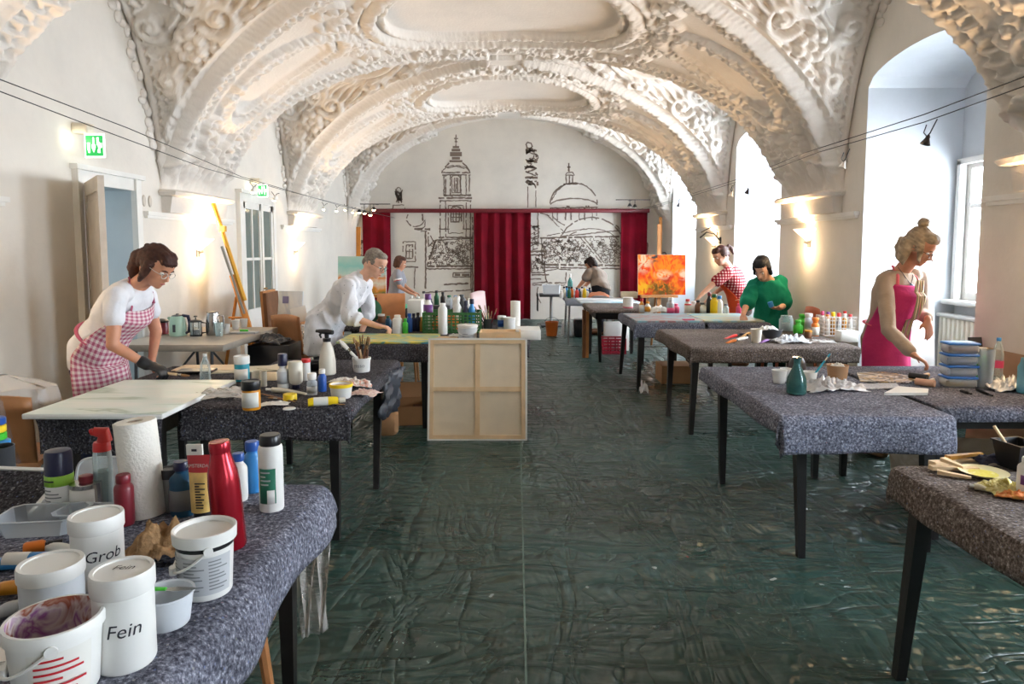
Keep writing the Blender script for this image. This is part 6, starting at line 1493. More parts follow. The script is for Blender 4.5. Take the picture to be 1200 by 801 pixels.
# stool leg and hanging plastic under the nearest left table
t = thing('wooden_stool', 'brown wooden stool pushed under the nearest left table', 'stool', (-.86, 1.88, 0)); MB().lathe([(.15, .43), (.165, .44), (.165, .46), (.15, .465)], 26).build('seat', cwood, t)
for a in range(4): MB().tube([(.11*math.cos(a*PI/2+.6), .11*math.sin(a*PI/2+.6), .44), (.16*math.cos(a*PI/2+.6), .16*math.sin(a*PI/2+.6), 0)], [.019, .015], 8).build('leg', cwood, t)
o = solid(MB().grid([[(-.05+.10*i/12+.008*math.sin(j*.5+i), .012*math.sin(i*1.9+j*.3)+.03*j/14, .66-.52*j/14) for i in range(13)] for j in range(15)]).build('plastic_film', clear('thin_film', (226, 220, 214), .95, .2), loc=(-.70, 2.29, 0), rot=(0, 0, RD(30))), .0015); tag(o, 'clear plastic film hanging off the near left table corner', 'plastic film')
# ================================================================== people
def solidify_blob(mb, voxel, smooth=4, jitter=0, seed=0, fold=0, foldq=(6, 6, 2)):
    """fuse overlapping closed pieces into one continuous skin"""
    me = bpy.data.meshes.new('tmp'); me.from_pydata(mb.v, [], mb.f); me.validate(); me.update()
    o = bpy.data.objects.new('tmp', me); col.objects.link(o)
    md = o.modifiers.new('r', 'REMESH'); md.mode = 'VOXEL'; md.voxel_size = voxel; md.use_smooth_shade = True
    if smooth: m2 = o.modifiers.new('s', 'SMOOTH'); m2.factor = .5; m2.iterations = smooth
    dg = bpy.context.evaluated_depsgraph_get(); ev = o.evaluated_get(dg); em = ev.to_mesh()
    n = len(em.vertices); co = np.empty(n*3); em.vertices.foreach_get('co', co); no = np.empty(n*3); em.vertices.foreach_get('normal', no)
    co = co.reshape(-1, 3); no = no.reshape(-1, 3); fs = [tuple(p.vertices) for p in em.polygons]
    if fold:
        for i in range(n):
            p = co[i]; k = mnoise.noise((p[0]*foldq[0]+seed, p[1]*foldq[1], p[2]*foldq[2])); k2 = mnoise.noise((p[0]*22+seed, p[1]*22, p[2]*14))
            co[i] = p+no[i]*(fold*(1-2*abs(k))+fold*.4*k2)
    ev.to_mesh_clear(); bpy.data.objects.remove(o); bpy.data.meshes.remove(me)
    r = MB(); r.v = [tuple(c) for c in co]; r.f = fs; return r
def sections(mb, secs, n=20):
    """secs: (centre, right vector, front vector, half width, half depth)"""
    P = []
    for c, R, Fv, hw, hd in secs:
        P.append([c+R*(hw*math.copysign(abs(math.cos(a))**.85, math.cos(a)))+Fv*(hd*math.copysign(abs(math.sin(a))**.85, math.sin(a))) for a in np.linspace(0, 2*PI, n+1)[:-1]])
    b = len(mb.v); mb.grid(P, closed=True); mb.f.append(tuple(b+i for i in range(n-1, -1, -1))); mb.f.append(tuple(b+(len(P)-1)*n+i for i in range(n)))
def limb(mb, pts, rad, n=12, k=4):
    """tapered tube through joints with rounded ends"""
    pts = [Vector(p) for p in pts]; q, r = [], []
    for i in range(len(pts)-1):
        for j in range(k): t = j/k; q.append(pts[i].lerp(pts[i+1], t)); r.append(rad[i]+(rad[i+1]-rad[i])*t)
    q.append(pts[-1]); r.append(rad[-1]); mb.tube(q, r, n)
    for p, rr in zip(pts, rad): mb.ball(p, rr, n, 8)
def frame(z, y):
    z = z.normalized(); x = y.cross(z).normalized(); y = z.cross(x); return Matrix((x, y, z)).transposed()
def add_hand(mb, wrist, d, nrm, thumb, L=.17, curl=.5, spread=.03, grip=None, fr=.0085):
    """palm, four unequal bent fingers, thumb on the side. nrm = the way the palm faces, thumb = side the thumb is on"""
    d = d.normalized(); s_ = (thumb-d*thumb.dot(d)).normalized(); nv = d.cross(s_); nv = nv if nv.dot(nrm) > 0 else -nv
    pl = L*.52; c = wrist+d*pl*.55
    M = Matrix.Translation(c) @ Matrix((d, s_, nv)).transposed().to_4x4()
    mb.ball((0, 0, 0), (pl*.60, L*.235, L*.085), 14, 10, M); mb.ball(wrist+d*pl*.2, L*.14, 10, 8)
    for i, (lf, off) in enumerate(((.43, .17), (.48, .058), (.45, -.055), (.36, -.165))):
        p = wrist+d*pl*(.98-.05*abs(i-1.2))+s_*L*off; dirv = (d+s_*spread*(1.2-i)*2).normalized(); pts = [p-d*.02, p]; a = 0
        for j, fr_ in enumerate((.46, .31, .23)):
            a += curl*(.8, 1.1, .7)[j]*(1+.12*i); dv = dirv*math.cos(a)+nv*math.sin(a); p = p+dv*(L*lf*fr_); pts.append(p)
        mb.tube(pts, [fr*1.12, fr*1.1, fr, fr*.92, fr*.72], 8); mb.ball(pts[-1], fr*.72, 8, 6)
        for q in pts[1:-1]: mb.ball(q, fr*1.02, 8, 6)
    p0 = wrist+d*pl*.28+s_*L*.16; t1 = p0+(d*.55+s_*.65+nv*.35).normalized()*L*.2; t2 = t1+(d*.85+s_*.15+nv*(.3+curl*.4)).normalized()*L*.19
    mb.tube([p0-s_*.02, p0, t1, t2], [fr*1.6, fr*1.6, fr*1.25, fr*.85], 8); mb.ball(t1, fr*1.25, 8, 6); mb.ball(t2, fr*.85, 8, 6)
    return wrist+d*pl*1.3+nv*L*.2
def add_head(mb, c, face, up, k=1.0):
    """skull, jaw, nose, brow, lips, ears; returns the head frame (x = its right, y = face, z = crown)"""
    y = face.normalized(); z = (up-y*up.dot(y)).normalized(); x = y.cross(z)
    M = Matrix.Translation(c) @ Matrix((x, y, z)).transposed().to_4x4() @ Matrix.Scale(k, 4)
    B = lambda p, r, n=16, m=12: mb.ball((0, 0, 0), r, n, m, M @ Matrix.Translation(p))
    B((0, -.012, .035), (.074, .094, .086)); B((0, .012, .0), (.066, .078, .085)); B((0, .035, -.055), (.050, .052, .055)); B((0, .068, -.088), (.023, .022, .020))
    B((0, -.03, -.03), (.058, .06, .06)); B((.034, .056, -.022), (.026, .022, .026)); B((-.034, .056, -.022), (.026, .022, .026))
    B((0, .078, .028), (.052, .018, .014)); B((0, .066, .055), (.055, .03, .034))
    mb.tube([M @ Vector((0, .083, .022)), M @ Vector((0, .098, -.004)), M @ Vector((0, .112, -.026)), M @ Vector((0, .094, -.034))], [.008*k, .010*k, .013*k, .010*k], 8)
    B((.011, .096, -.028), (.009, .010, .008), 8, 6); B((-.011, .096, -.028), (.009, .010, .008), 8, 6)
    B((0, .087, -.054), (.024, .010, .006), 10, 6); B((0, .084, -.066), (.021, .011, .007), 10, 6)
    for s_ in (-1, 1):
        B((s_*.074, -.008, -.005), (.010, .020, .032), 10, 8); B((s_*.079, -.014, .012), (.008, .016, .016), 8, 6)
    return M
EYEW = mat('eye_white', (225, 222, 216), .3); IRIS = mat('eye_iris', (50, 44, 40), .3); LIP = mat('lips', (168, 96, 88), .5); SKIN = {}
def skin(name, rgb):
    if name not in SKIN:
        m = mat(name, rgb, .5, var=.06, scale=25); m.node_tree.nodes['Principled BSDF'].inputs['Subsurface Weight'].default_value = .08; m.node_tree.nodes['Principled BSDF'].inputs['Subsurface Radius'].default_value = (.02, .008, .005); SKIN[name] = m
    return SKIN[name]
def face_parts(t, M, org, brow, glasses=None, lids=True):
    Q = Matrix.Translation(-Vector(org)) @ M
    e = MB(); ir = MB()
    for s_ in (-1, 1):
        e.ball((0, 0, 0), .0125, 10, 8, Q @ Matrix.Translation((s_*.031, .074, .006))); ir.ball((0, 0, 0), (.006, .004, .006), 8, 6, Q @ Matrix.Translation((s_*.031, .0845, .003)))
    ey_ = e.build('eyes', EYEW, t); ir.build('irises', IRIS, ey_)
    b = MB()
    for s_ in (-1, 1): b.tube([Q @ Vector((s_*.014, .095, .025)), Q @ Vector((s_*.032, .093, .031)), Q @ Vector((s_*.05, .078, .026))], [.003, .004, .002], 6)
    b.build('eyebrows', brow, t)
    MB().ball((0, 0, 0), (.021, .006, .006), 10, 6, Q @ Matrix.Translation((0, .0925, -.060))).build('lips', LIP, t)
    if glasses:
        g = MB()
        for s_ in (-1, 1):
            pts = [Q @ Vector((s_*.033+.023*math.cos(a), .102-.25*abs(.023*math.cos(a)*s_+.0)*.3, .002+.018*math.sin(a))) for a in np.linspace(0, 2*PI, 18)]
            g.tube(pts, .0022, 6, cap=False); g.tube([Q @ Vector((s_*.056, .098, .006)), Q @ Vector((s_*.078, .06, .010)), Q @ Vector((s_*.082, -.015, .010))], .0018, 6)
        g.tube([Q @ Vector((-.010, .104, .006)), Q @ Vector((.010, .104, .006))], .002, 6); g.build('glasses', glasses, t)
def hairmesh(M, org, pieces, voxel=.008, fold=.006, seed=0):
    """pieces in head coordinates: ('b', centre, radii) or ('t', points, radii)"""
    Q = Matrix.Translation(-Vector(org)) @ M; k = M.to_scale().x; mb = MB()
    for pc in pieces:
        if pc[0] == 'b': mb.ball((0, 0, 0), pc[2], 16, 12, Q @ Matrix.Translation(pc[1]))
        elif pc[0] == 'w':
            p = Q @ Vector(pc[1]); pts = [p]
            for d in pc[2]: p = p+Vector(d); pts.append(p)
            mb.tube(pts, [r*k for r in pc[3]], 8); mb.ball(pts[-1], pc[3][-1]*k, 8, 6)
        else: mb.tube([Q @ Vector(p) for p in pc[1]], [r*k for r in pc[2]], 8); mb.ball(Q @ Vector(pc[1][-1]), pc[2][-1]*k, 8, 6)
    r = solidify_blob(mb, voxel, 2)
    # comb strands along the skull
    for i, v in enumerate(r.v):
        p = Q.inverted() @ Vector(v); a = math.atan2(p.x, p.z-.02)
        s_ = math.sin(a*26+seed+3*mnoise.noise((p.x*20, p.y*12, p.z*20)))*.5+mnoise.noise((p.x*60+seed, p.y*18, p.z*60))
        d = (Vector(v)-Q @ Vector((0, -.01, .02))); d.normalize(); r.v[i] = tuple(Vector(v)+d*fold*s_)
    return r
HAIR_SHORT = [('b', (0, -.028, .050), (.083, .092, .088)), ('b', (0, .03, .098), (.066, .055, .034)), ('b', (.062, -.02, .02), (.024, .05, .055)), ('b', (-.062, -.02, .02), (.024, .05, .055)), ('b', (0, -.085, .0), (.062, .035, .06))]
def cloth_mat(name, rgb, kind=None, c2=None, sc_=14, rough=.85, var=.08):
    m, nt, b = newmat(name); L = nt.links.new; tc = N(nt, 'ShaderNodeTexCoord'); P = tc.outputs['Object']; b.inputs['Roughness'].default_value = rough; b.inputs['Specular IOR Level'].default_value = .15
    n = N(nt, 'ShaderNodeTexNoise', Scale=7.0, Detail=3.0); L(P, n.inputs['Vector']); a = s2l(rgb)
    r = ramp(nt, n.outputs['Fac'], [(.3, tuple(x*(1-var) for x in a)), (.7, tuple(min(1, x*(1+var)) for x in a))]); cur = r.outputs[0]
    if kind == 'check':
        uv = N(nt, 'ShaderNodeUVMap') if c2[2:] else None; src = uv.outputs[0] if uv else P
        sp = N(nt, 'ShaderNodeSeparateXYZ'); L(src, sp.inputs[0]); fac = None; outs = []
        for ax in (('X', 'Y') if uv else ('X', 'Z')):
            mu = N(nt, 'ShaderNodeMath', operation='MULTIPLY', i1=sc_); L(sp.outputs[ax], mu.inputs[0]); fr_ = N(nt, 'ShaderNodeMath', operation='FRACT'); L(mu.outputs[0], fr_.inputs[0]); gt = N(nt, 'ShaderNodeMath', operation='GREATER_THAN', i1=.5); L(fr_.outputs[0], gt.inputs[0]); outs.append(gt.outputs[0])
        ad = N(nt, 'ShaderNodeMath', operation='ADD'); L(outs[0], ad.inputs[0]); L(outs[1], ad.inputs[1]); dv = N(nt, 'ShaderNodeMath', operation='MULTIPLY', i1=.5); L(ad.outputs[0], dv.inputs[0])
        rr = ramp(nt, dv.outputs[0], [(0, s2l(c2[0])), (.5, s2l(c2[1])), (1, a)]); cur = rr.outputs[0]
    if kind == 'stripe':
        sp = N(nt, 'ShaderNodeSeparateXYZ'); L(P, sp.inputs[0]); mu = N(nt, 'ShaderNodeMath', operation='MULTIPLY', i1=sc_); L(sp.outputs['X'], mu.inputs[0]); fr_ = N(nt, 'ShaderNodeMath', operation='FRACT'); L(mu.outputs[0], fr_.inputs[0])
        rr = ramp(nt, fr_.outputs[0], [(i/len(c2), s2l(c)) for i, c in enumerate(c2)], 'CONSTANT'); cur = rr.outputs[0]
    if kind == 'spots':
        vo = N(nt, 'ShaderNodeTexVoronoi', Scale=sc_); L(P, vo.inputs['Vector']); lt = N(nt, 'ShaderNodeMath', operation='LESS_THAN', i1=.13); L(vo.outputs['Distance'], lt.inputs[0]); mx = N(nt, 'ShaderNodeMixRGB'); L(lt.outputs[0], mx.inputs[0]); L(cur, mx.inputs[1]); cr = ramp(nt, vo.outputs['Color'], [(.2, s2l(c2[0])), (.6, a), (.8, s2l(c2[1]))]); L(cr.outputs[0], mx.inputs[2]); cur = mx.outputs[0]
    L(cur, b.inputs['Base Color']); n2 = N(nt, 'ShaderNodeTexNoise', Scale=22.0, Detail=4.0, Distortion=1.0); L(P, n2.inputs['Vector']); bp = N(nt, 'ShaderNodeBump', Strength=.35, Distance=.01); L(n2.outputs['Fac'], bp.inputs['Height']); L(bp.outputs[0], b.inputs['Normal'])
    return m
def A(t): return at(*t)
def person(label, base, S, sk, hair, garments, voxel=.010, hk=1.0, fingers=True, grp='painters at the work tables'):
    """S: skeleton dict of world points. garments: dict of materials"""
    base = Vector(base); t = thing('person', label, 'person', base, group=grp); O = base
    V = {k: (Vector(v) if not isinstance(v, (int, float)) else v) for k, v in S.items()}
    R = (V['shR']-V['shL']).normalized(); spine = (V['neck']-V['pelvis']); ax = spine.normalized(); Fv = ax.cross(R).normalized()*-1
    if Fv.dot(V['face']) < 0: Fv = -Fv
    R = (R-ax*R.dot(ax)).normalized(); k = garments.get('k', 1.0); shw = (V['shR']-V['shL']).length/2
    horiz = Vector((Fv.x, Fv.y, 0)).normalized() if Vector((Fv.x, Fv.y, 0)).length > .1 else Vector((V['face'].x, V['face'].y, 0)).normalized()
    chest, waist = V['pelvis'].lerp(V['neck'], .68), V['pelvis'].lerp(V['neck'], .34)
    bulge = V.get('belly', 0) if 'belly' in V else 0
    def torso(inf, lo=-.12, full=True, hemw=0):
        secs = [(V['pelvis']+Vector((0, 0, lo)), R, horiz, .150*k+inf+hemw, .115*k+inf+hemw), (V['pelvis'], R, Fv, .165*k+inf+hemw*.7, .125*k+inf+hemw*.5), (waist, R, Fv, .140*k+inf, .108*k+inf), (chest, R, Fv, max(.15*k, shw*.92)+inf, .118*k+inf), (V['pelvis'].lerp(V['neck'], .88), R, Fv, shw*.88+inf, .088*k+inf), (V['neck'].lerp(V['pelvis'], .02), R, Fv, shw*.42+inf, .062*k+inf)]
        return secs
    # body: one continuous skin
    b = MB(); sections(b, torso(-.006)); limb(b, [V['pelvis'].lerp(V['neck'], .95), V['head']-Vector((0, 0, .02))], [.058*k, .052*k])
    if garments.get('bust'):
        for s_ in (-1, 1): b.ball(chest+R*s_*.072*k+Fv*.076*k, .056*k, 12, 10)
    M = add_head(b, V['head'], V['face'], V.get('up', Vector((0, 0, 1))), hk)
    for s_ in 'LR':
        limb(b, [V['sh'+s_], V['el'+s_], V['wr'+s_]], [.050*k, .040*k, .026*k]); b.ball(V['sh'+s_].lerp(V['neck'], .25), .055*k, 12, 8)
        if fingers: add_hand(b, V['wr'+s_], V['hd'+s_], V['hn'+s_], V['ht'+s_], .175*k, S.get('curl'+s_, .45))
        else: add_hand(b, V['wr'+s_], V['hd'+s_], V['hn'+s_], V['ht'+s_], .175*k, S.get('curl'+s_, .45), fr=.0095)
        hip = V['pelvis']+R*(.085*k)*(1 if s_ == 'R' else -1); an = V['an'+s_]; kn = hip.lerp(an, .5)+horiz*.03
        limb(b, [hip, kn, an+Vector((0, 0, .06))], [.085*k, .055*k, .038*k]); limb(b, [an+Vector((0, 0, .045)), an+horiz*.15*k+Vector((0, 0, .035))], [.04*k, .034*k])
    bm_ = solidify_blob(b, voxel, 3); bm_.build('body', sk, t, org=O)
    # clothes
    def shirt(name, m, inf, sleeve, lo=-.10, fold=.007, hemw=.01, loose=.0, fq=(9, 9, 4)):
        c = MB(); sections(c, torso(inf, lo, hemw=hemw))
        if garments.get('bust'):
            for s_ in (-1, 1): c.ball(chest+R*s_*.072*k+Fv*.076*k, .056*k+inf, 12, 10)
        for s_ in 'LR':
            c.ball(V['sh'+s_].lerp(V['neck'], .25), .050*k+inf, 12, 8)
            if sleeve <= 1:
                e = V['sh'+s_].lerp(V['el'+s_], sleeve); limb(c, [V['sh'+s_], e], [.050*k+inf, .044*k+inf+loose])
            else:
                e = V['el'+s_].lerp(V['wr'+s_], sleeve-1); limb(c, [V['sh'+s_], V['el'+s_], e], [.052*k+inf, .040*k+inf+loose, .032*k+inf+loose])
        solidify_blob(c, voxel, 3, fold=fold, seed=len(name)*1.7, foldq=fq).build(name, m, t, org=O)
    tr = MB()
    for s_ in 'LR':
        hip = V['pelvis']+R*(.08*k)*(1 if s_ == 'R' else -1); an = V['an'+s_]; kn = hip.lerp(an, .5)+horiz*.03
        limb(tr, [hip, kn, an+Vector((0, 0, .09))], [.100*k, .072*k, .058*k])
    sections(tr, torso(.012)[0:2]+[(V['pelvis'].lerp(V['neck'], .2), R, Fv, .152*k, .118*k)])
    solidify_blob(tr, voxel*1.2, 2, fold=.005, seed=2).build('trousers', garments['trousers'], t, org=O)
    sm = garments['shirt']; shirt(sm[0], sm[1], sm[2], sm[3], *sm[4:])
    sh = MB()
    for s_ in 'LR': an = V['an'+s_]; limb(sh, [an+Vector((0, 0, .05))-horiz*.03, an+horiz*.16*k+Vector((0, 0, .04))], [.05, .042])
    so_ = solidify_blob(sh, .014, 2); so_.v = [(x, y, max(.001, z)) for x, y, z in so_.v]; so_.build('shoes', garments.get('shoes', W_['brown']), t, org=O)
    if 'apron' in garments:
        am, top, inf, bib, skirt = garments['apron']
        secs = torso(inf)
        rows = []; import bisect
        def lerp_sec(q):
            # q from 0 (skirt hem) .. 1 (bib top)
            pts = [(V['pelvis']+Vector((0, 0, -skirt))+horiz*.03, R, horiz, .17*k+inf, .15*k+inf)]+[(V['pelvis']+Vector((0, 0, -.1)), R, horiz, .165*k+inf, .13*k+inf)]+secs[1:5]
            ts = [0, .42, .52, .68, .86, 1.08]
            i = max(0, min(len(ts)-2, bisect.bisect(ts, q)-1)); u = (q-ts[i])/(ts[i+1]-ts[i]); a, b_ = pts[i], pts[i+1]
            return (a[0].lerp(b_[0], u), R, a[2].lerp(b_[2], u).normalized(), a[3]+(b_[3]-a[3])*u, a[4]+(b_[4]-a[4])*u)
        ab = MB(); P = []; UV = []
        for j in range(40):
            q = top*j/39; c, R_, F_, hw, hd = lerp_sec(q); half = (1.75 if q < .62 else 1.75-(q-.62)/max(.01, top-.62)*(1.75-bib)); row = []
            for i in range(29):
                u = -half+2*half*i/28; a = PI/2+u; amp = .010*(1-q)*math.sin(u*7+1)
                bu = 0
                if garments.get('bust') and .7 < q < 1.0: bu = .036*k*math.exp(-((q-.86)/.09)**2)*(.65+.35*abs(math.cos(a*2)))*max(0, math.cos(u))
                row.append(c+R_*(hw+amp)*math.cos(a)+F_*((hd+amp)*math.sin(a)+bu)); UV.append((u*hw*1.0, q*.9))
            P.append(row)
        o = ab.grid(P).build('apron', am, t, org=O); uvl = o.data.uv_layers.new(name='UVMap')
        for lp in o.data.loops: uvl.data[lp.index].uv = UV[lp.vertex_index]
        solid(o, .004, 1)
        # neck strap and waist band
        s2 = MB(); c, R_, F_, hw, hd = lerp_sec(top)
        for s_ in (-1, 1):
            a = PI/2+s_*bib*.85; p0 = c+R_*hw*math.cos(a)+F_*hd*math.sin(a); p2 = V['neck']-Fv*.055*k-R*s_*.02+ax*.02; p1 = V['neck'].lerp(p0, .35)-R*s_*.058*k+Fv*.03
            s2.tube([p0, p1, p2], .010, 6, .4)
        s2.build('neck_strap', garments.get('strap', am), t, org=O)
        c, R_, F_, hw, hd = lerp_sec(.62); MB().tube([c+R_*(hw+.004)*math.cos(a)+F_*(hd+.004)*math.sin(a) for a in np.linspace(PI/2+1.5, PI/2+2*PI-1.5, 20)], .012, 6, .4).build('waist_tie', garments.get('strap', am), t, org=O)
    r = hairmesh(M, O, hair[1], hair[2] if len(hair) > 2 else .008, hair[3] if len(hair) > 3 else .005); r.build('hair', hair[0], t, angle=180)
    face_parts(t, M, O, garments.get('brow', hair[0]), garments.get('glasses'))
    return t, M, V, Fv, R, ax
hair_m = lambda n, c, v=.35: mat(n, c, .6, var=v, scale=60, spec=.25)
tan = skin('skin_tanned', (196, 138, 108)); fair = skin('skin_fair', (214, 164, 138))
Z = lambda v, z: Vector((v.x, v.y, z))
# ---------------- woman in white tee with pink gingham apron
Y1 = 4.18; pel = A((112, 410, Y1))
S = dict(pelvis=pel, neck=A((160, 333, 4.12)), head=A((183, 313, 4.10)), face=Vector((.86, -.22, -.58)), up=Vector((.42, -.05, .9)), shR=A((136, 346, 3.93)), elR=A((132, 404, 3.86)), wrR=A((172, 427, 3.93)),
         shL=A((170, 345, 4.30)), elL=A((183, 388, 4.36)), wrL=A((178, 421, 4.36)), hdR=Vector((.9, .1, -.35)), hnR=Vector((-.2, 0, -1)), htR=Vector((.2, 1, .1)), curlR=.75, hdL=Vector((.2, .1, -1)), hnL=Vector((1, 0, 0)), htL=Vector((0, -1, 0)), curlL=.4, anR=Vector((pel.x-.02, pel.y-.12, 0)), anL=Vector((pel.x-.05, pel.y+.14, 0)))
ging = cloth_mat('pink_gingham', (226, 216, 212), 'check', ((176, 92, 116), (206, 158, 170), 1), 30)
brown_h = hair_m('dark_brown_hair', (64, 38, 30))
W1, M, V, Fv, R, ax = person('woman in white tee and pink gingham apron brushing the large white canvas with black glove', Z(pel, 0), S, tan,
    (brown_h, HAIR_SHORT+[('b', (0, .062, .070), (.062, .036, .034)), ('b', (0, -.075, .03), (.07, .06, .07)), ('t', [(0, -.10, .04), (.0, -.135, -.01), (.0, -.12, -.09), (0, -.10, -.15)], [.04, .05, .045, .02]), ('t', [(.065, .0, .03), (.074, -.0, -.04), (.066, -.01, -.105)], [.03, .028, .012]), ('t', [(-.065, .0, .03), (-.074, -.02, -.04), (-.066, -.03, -.105)], [.03, .026, .012]), ('b', (0, -.118, .075), (.02, .02, .02))]),
    dict(trousers=cloth_mat('dark_jeans', (36, 42, 62)), shirt=('tshirt', cloth_mat('white_tee', (222, 222, 226)), .012, .46, -.08, .010, .008, .005, (10, 10, 6)), apron=(ging, 1.0, .034, .75, .42), strap=ging, bust=1, glasses=mat('pale_glasses', (200, 196, 190), .3, metal=.6), k=.93))
gl = MB(); limb(gl, [V['elR'].lerp(V['wrR'], .86), V['wrR']], [.036, .034]); add_hand(gl, V['wrR'], V['hdR'], V['hnR'], V['htR'], .180, .75, fr=.0115)
solidify_blob(gl, .008, 2).build('glove', mat('black_nitrile', (24, 24, 28), .35), W1, org=W1.location)
tipb = A((222, 445, 3.98)); brush('wide brush in the black gloved hand over the white canvas', A((184, 436, 3.95)), Vector((tipb.x, tipb.y, max(tipb.z, ZO+.03))), .008, 'wood', bl=.25, bw=2.2)
# ---------------- man in white coat
Y2 = 6.3; pel = A((380, 380, Y2))
S = dict(pelvis=pel, neck=A((424, 325, 6.25)), head=A((439, 309, 6.22)), face=Vector((.88, -.30, -.52)), up=Vector((.4, -.1, .9)), shR=A((408, 336, 6.02)), elR=A((410, 371, 5.95)), wrR=A((443, 382, 5.95)), shL=A((428, 336, 6.44)), elL=A((432, 366, 6.52)), wrL=A((424, 388, 6.40)),
         hdR=Vector((1, -.05, -.10)), hnR=Vector((0, .1, -1)), htR=Vector((0, 1, 0)), curlR=.8, hdL=Vector((.3, 0, -1)), hnL=Vector((1, 0, 0)), htL=Vector((0, -1, 0)), curlL=.5, anR=Vector((pel.x-.02, pel.y-.12, 0)), anL=Vector((pel.x-.04, pel.y+.14, 0)))
grey_h = hair_m('short_grey_hair', (132, 122, 112))
W2_, M, V, Fv, R, ax = person('grey haired man in paint spotted white coat bending over the yellow painting', Z(pel, 0), S, fair,
    (grey_h, [('b', (0, -.026, .046), (.079, .090, .084)), ('b', (0, .036, .092), (.058, .042, .03)), ('b', (0, -.08, -.01), (.055, .03, .05)), ('b', (.066, -.012, .02), (.016, .04, .04)), ('b', (-.066, -.012, .02), (.016, .04, .04))], .008, .003),
    dict(trousers=cloth_mat('grey_trousers', (70, 72, 80)), shirt=('lab_coat', cloth_mat('white_coat', (222, 222, 226), 'spots', ((120, 128, 136), (150, 160, 160)), 26), .014, 1.22, -.26, .020, .04, .008, (11, 11, 5)), glasses=mat('dark_glasses', (40, 36, 34), .3), k=1.0), hk=1.06)
cm = MB()
for s_ in (-1, 1):
    cm.tube([V['neck']-Fv*.06-R*s_*.02+ax*.035, V['neck']-R*-s_*.075+ax*.02, V['neck']+Fv*.085+R*s_*.05-ax*.06], [.022, .024, .02], 8, .4)
cm.build('collar', bpy.data.materials['white_coat'], W2_, org=W2_.location)
# ---------------- far woman in grey tee at the bottle table
Y3 = 10.9; pel = A((464, 346, Y3))
S = dict(pelvis=pel, neck=A((467, 317, Y3)), head=A((469, 308.5, Y3)), face=Vector((.92, .1, -.25)), up=Vector((.15, 0, 1)), shR=A((465, 320, Y3-.17)), elR=A((468, 336, Y3-.2)), wrR=A((480, 343, Y3-.22)), shL=A((469, 320, Y3+.17)), elL=A((474, 335, Y3+.2)), wrL=A((484, 342, Y3+.15)),
         hdR=Vector((1, 0, -.3)), hnR=Vector((0, .2, -1)), htR=Vector((0, 1, .2)), hdL=Vector((1, 0, -.3)), hnL=Vector((0, -.2, -1)), htL=Vector((0, -1, .2)), anR=Vector((pel.x, pel.y-.1, 0)), anL=Vector((pel.x, pel.y+.1, 0)))
BOB = HAIR_SHORT+[('b', (0, .05, .075), (.06, .04, .035)), ('b', (0, -.06, -.03), (.075, .06, .07)), ('t', [(.068, .0, .03), (.076, -.01, -.06)], [.03, .024]), ('t', [(-.068, .0, .03), (-.076, -.01, -.06)], [.03, .024])]
P3, M, V, Fv, R, ax = person('woman in grey tee standing at the bottles before the left red curtain', Z(pel, 0), S, tan, (hair_m('brown_bob', (82, 54, 42)), BOB, .012), dict(trousers=cloth_mat('black_trousers', (30, 30, 36)), shirt=('tshirt', cloth_mat('grey_tee', (142, 142, 148)), .014, .6, -.05, .006, .01, .012), k=.9), .014, .9, False)
for a_, b_, m_ in ((.42, .52, 'white'), (.52, .58, 'red')):
    MB().tube([V['shR'].lerp(V['elR'], a_), V['shR'].lerp(V['elR'], b_)], .068, 14).build('sleeve_band', W_[m_], P3, org=P3.location)
# ---------------- woman bending over at the far right
Y4 = 12.0; pel = A((704, 337, Y4-.1))
S = dict(pelvis=pel, neck=A((698, 316, Y4+.10)), head=A((692.5, 310, Y4+.18)), face=Vector((-.75, .35, -.6)), up=Vector((-.4, .3, .9)), shR=A((702, 319, Y4+.28)), elR=A((690, 330, Y4+.32)), wrR=A((683, 338, Y4+.30)), shL=A((690, 319, Y4-.08)), elL=A((684, 329, Y4-.08)), wrL=A((677, 337, Y4-.05)),
         hdR=Vector((-1, .1, -.4)), hnR=Vector((0, 0, -1)), htR=Vector((0, -1, 0)), hdL=Vector((-1, .1, -.4)), hnL=Vector((0, 0, -1)), htL=Vector((0, 1, 0)), anR=Vector((pel.x+.02, pel.y+.12, 0)), anL=Vector((pel.x+.02, pel.y-.12, 0)))
person('woman in taupe tee and black trousers bending over far right table', Z(pel, 0), S, tan, (hair_m('black_brown_hair', (40, 30, 28)), BOB, .012), dict(trousers=bpy.data.materials['black_trousers'], shirt=('tshirt', cloth_mat('taupe_tee', (140, 128, 118)), .018, .6, -.02, .007, .01, .014), k=1.05), .014, 1.0, False)
# ---------------- woman in checked shirt and orange apron
Y5 = 8.75; pel = A((869, 357, Y5))
S = dict(pelvis=pel, neck=A((855, 313, Y5)), head=A((845, 300, Y5-.03)), face=Vector((-.86, -.25, -.42)), up=Vector((-.3, 0, 1)), shR=A((862, 318, Y5+.18)), elR=A((848, 336, Y5+.2)), wrR=A((832, 348, Y5+.1)), shL=A((852, 320, Y5-.2)), elL=A((834, 334, Y5-.25)), wrL=A((821, 346, Y5-.3)),
         hdR=Vector((-.7, 0, -.6)), hnR=Vector((-.3, 0, -1)), htR=Vector((0, -1, 0)), hdL=Vector((-.6, -.1, -.7)), hnL=Vector((-.3, .2, -1)), htL=Vector((0, 1, 0)), anR=Vector((pel.x, pel.y+.12, 0)), anL=Vector((pel.x, pel.y-.12, 0)))
red_ap = cloth_mat('orange_red_apron', (206, 78, 44)); strap_m = cloth_mat('buff_strap', (210, 180, 140))
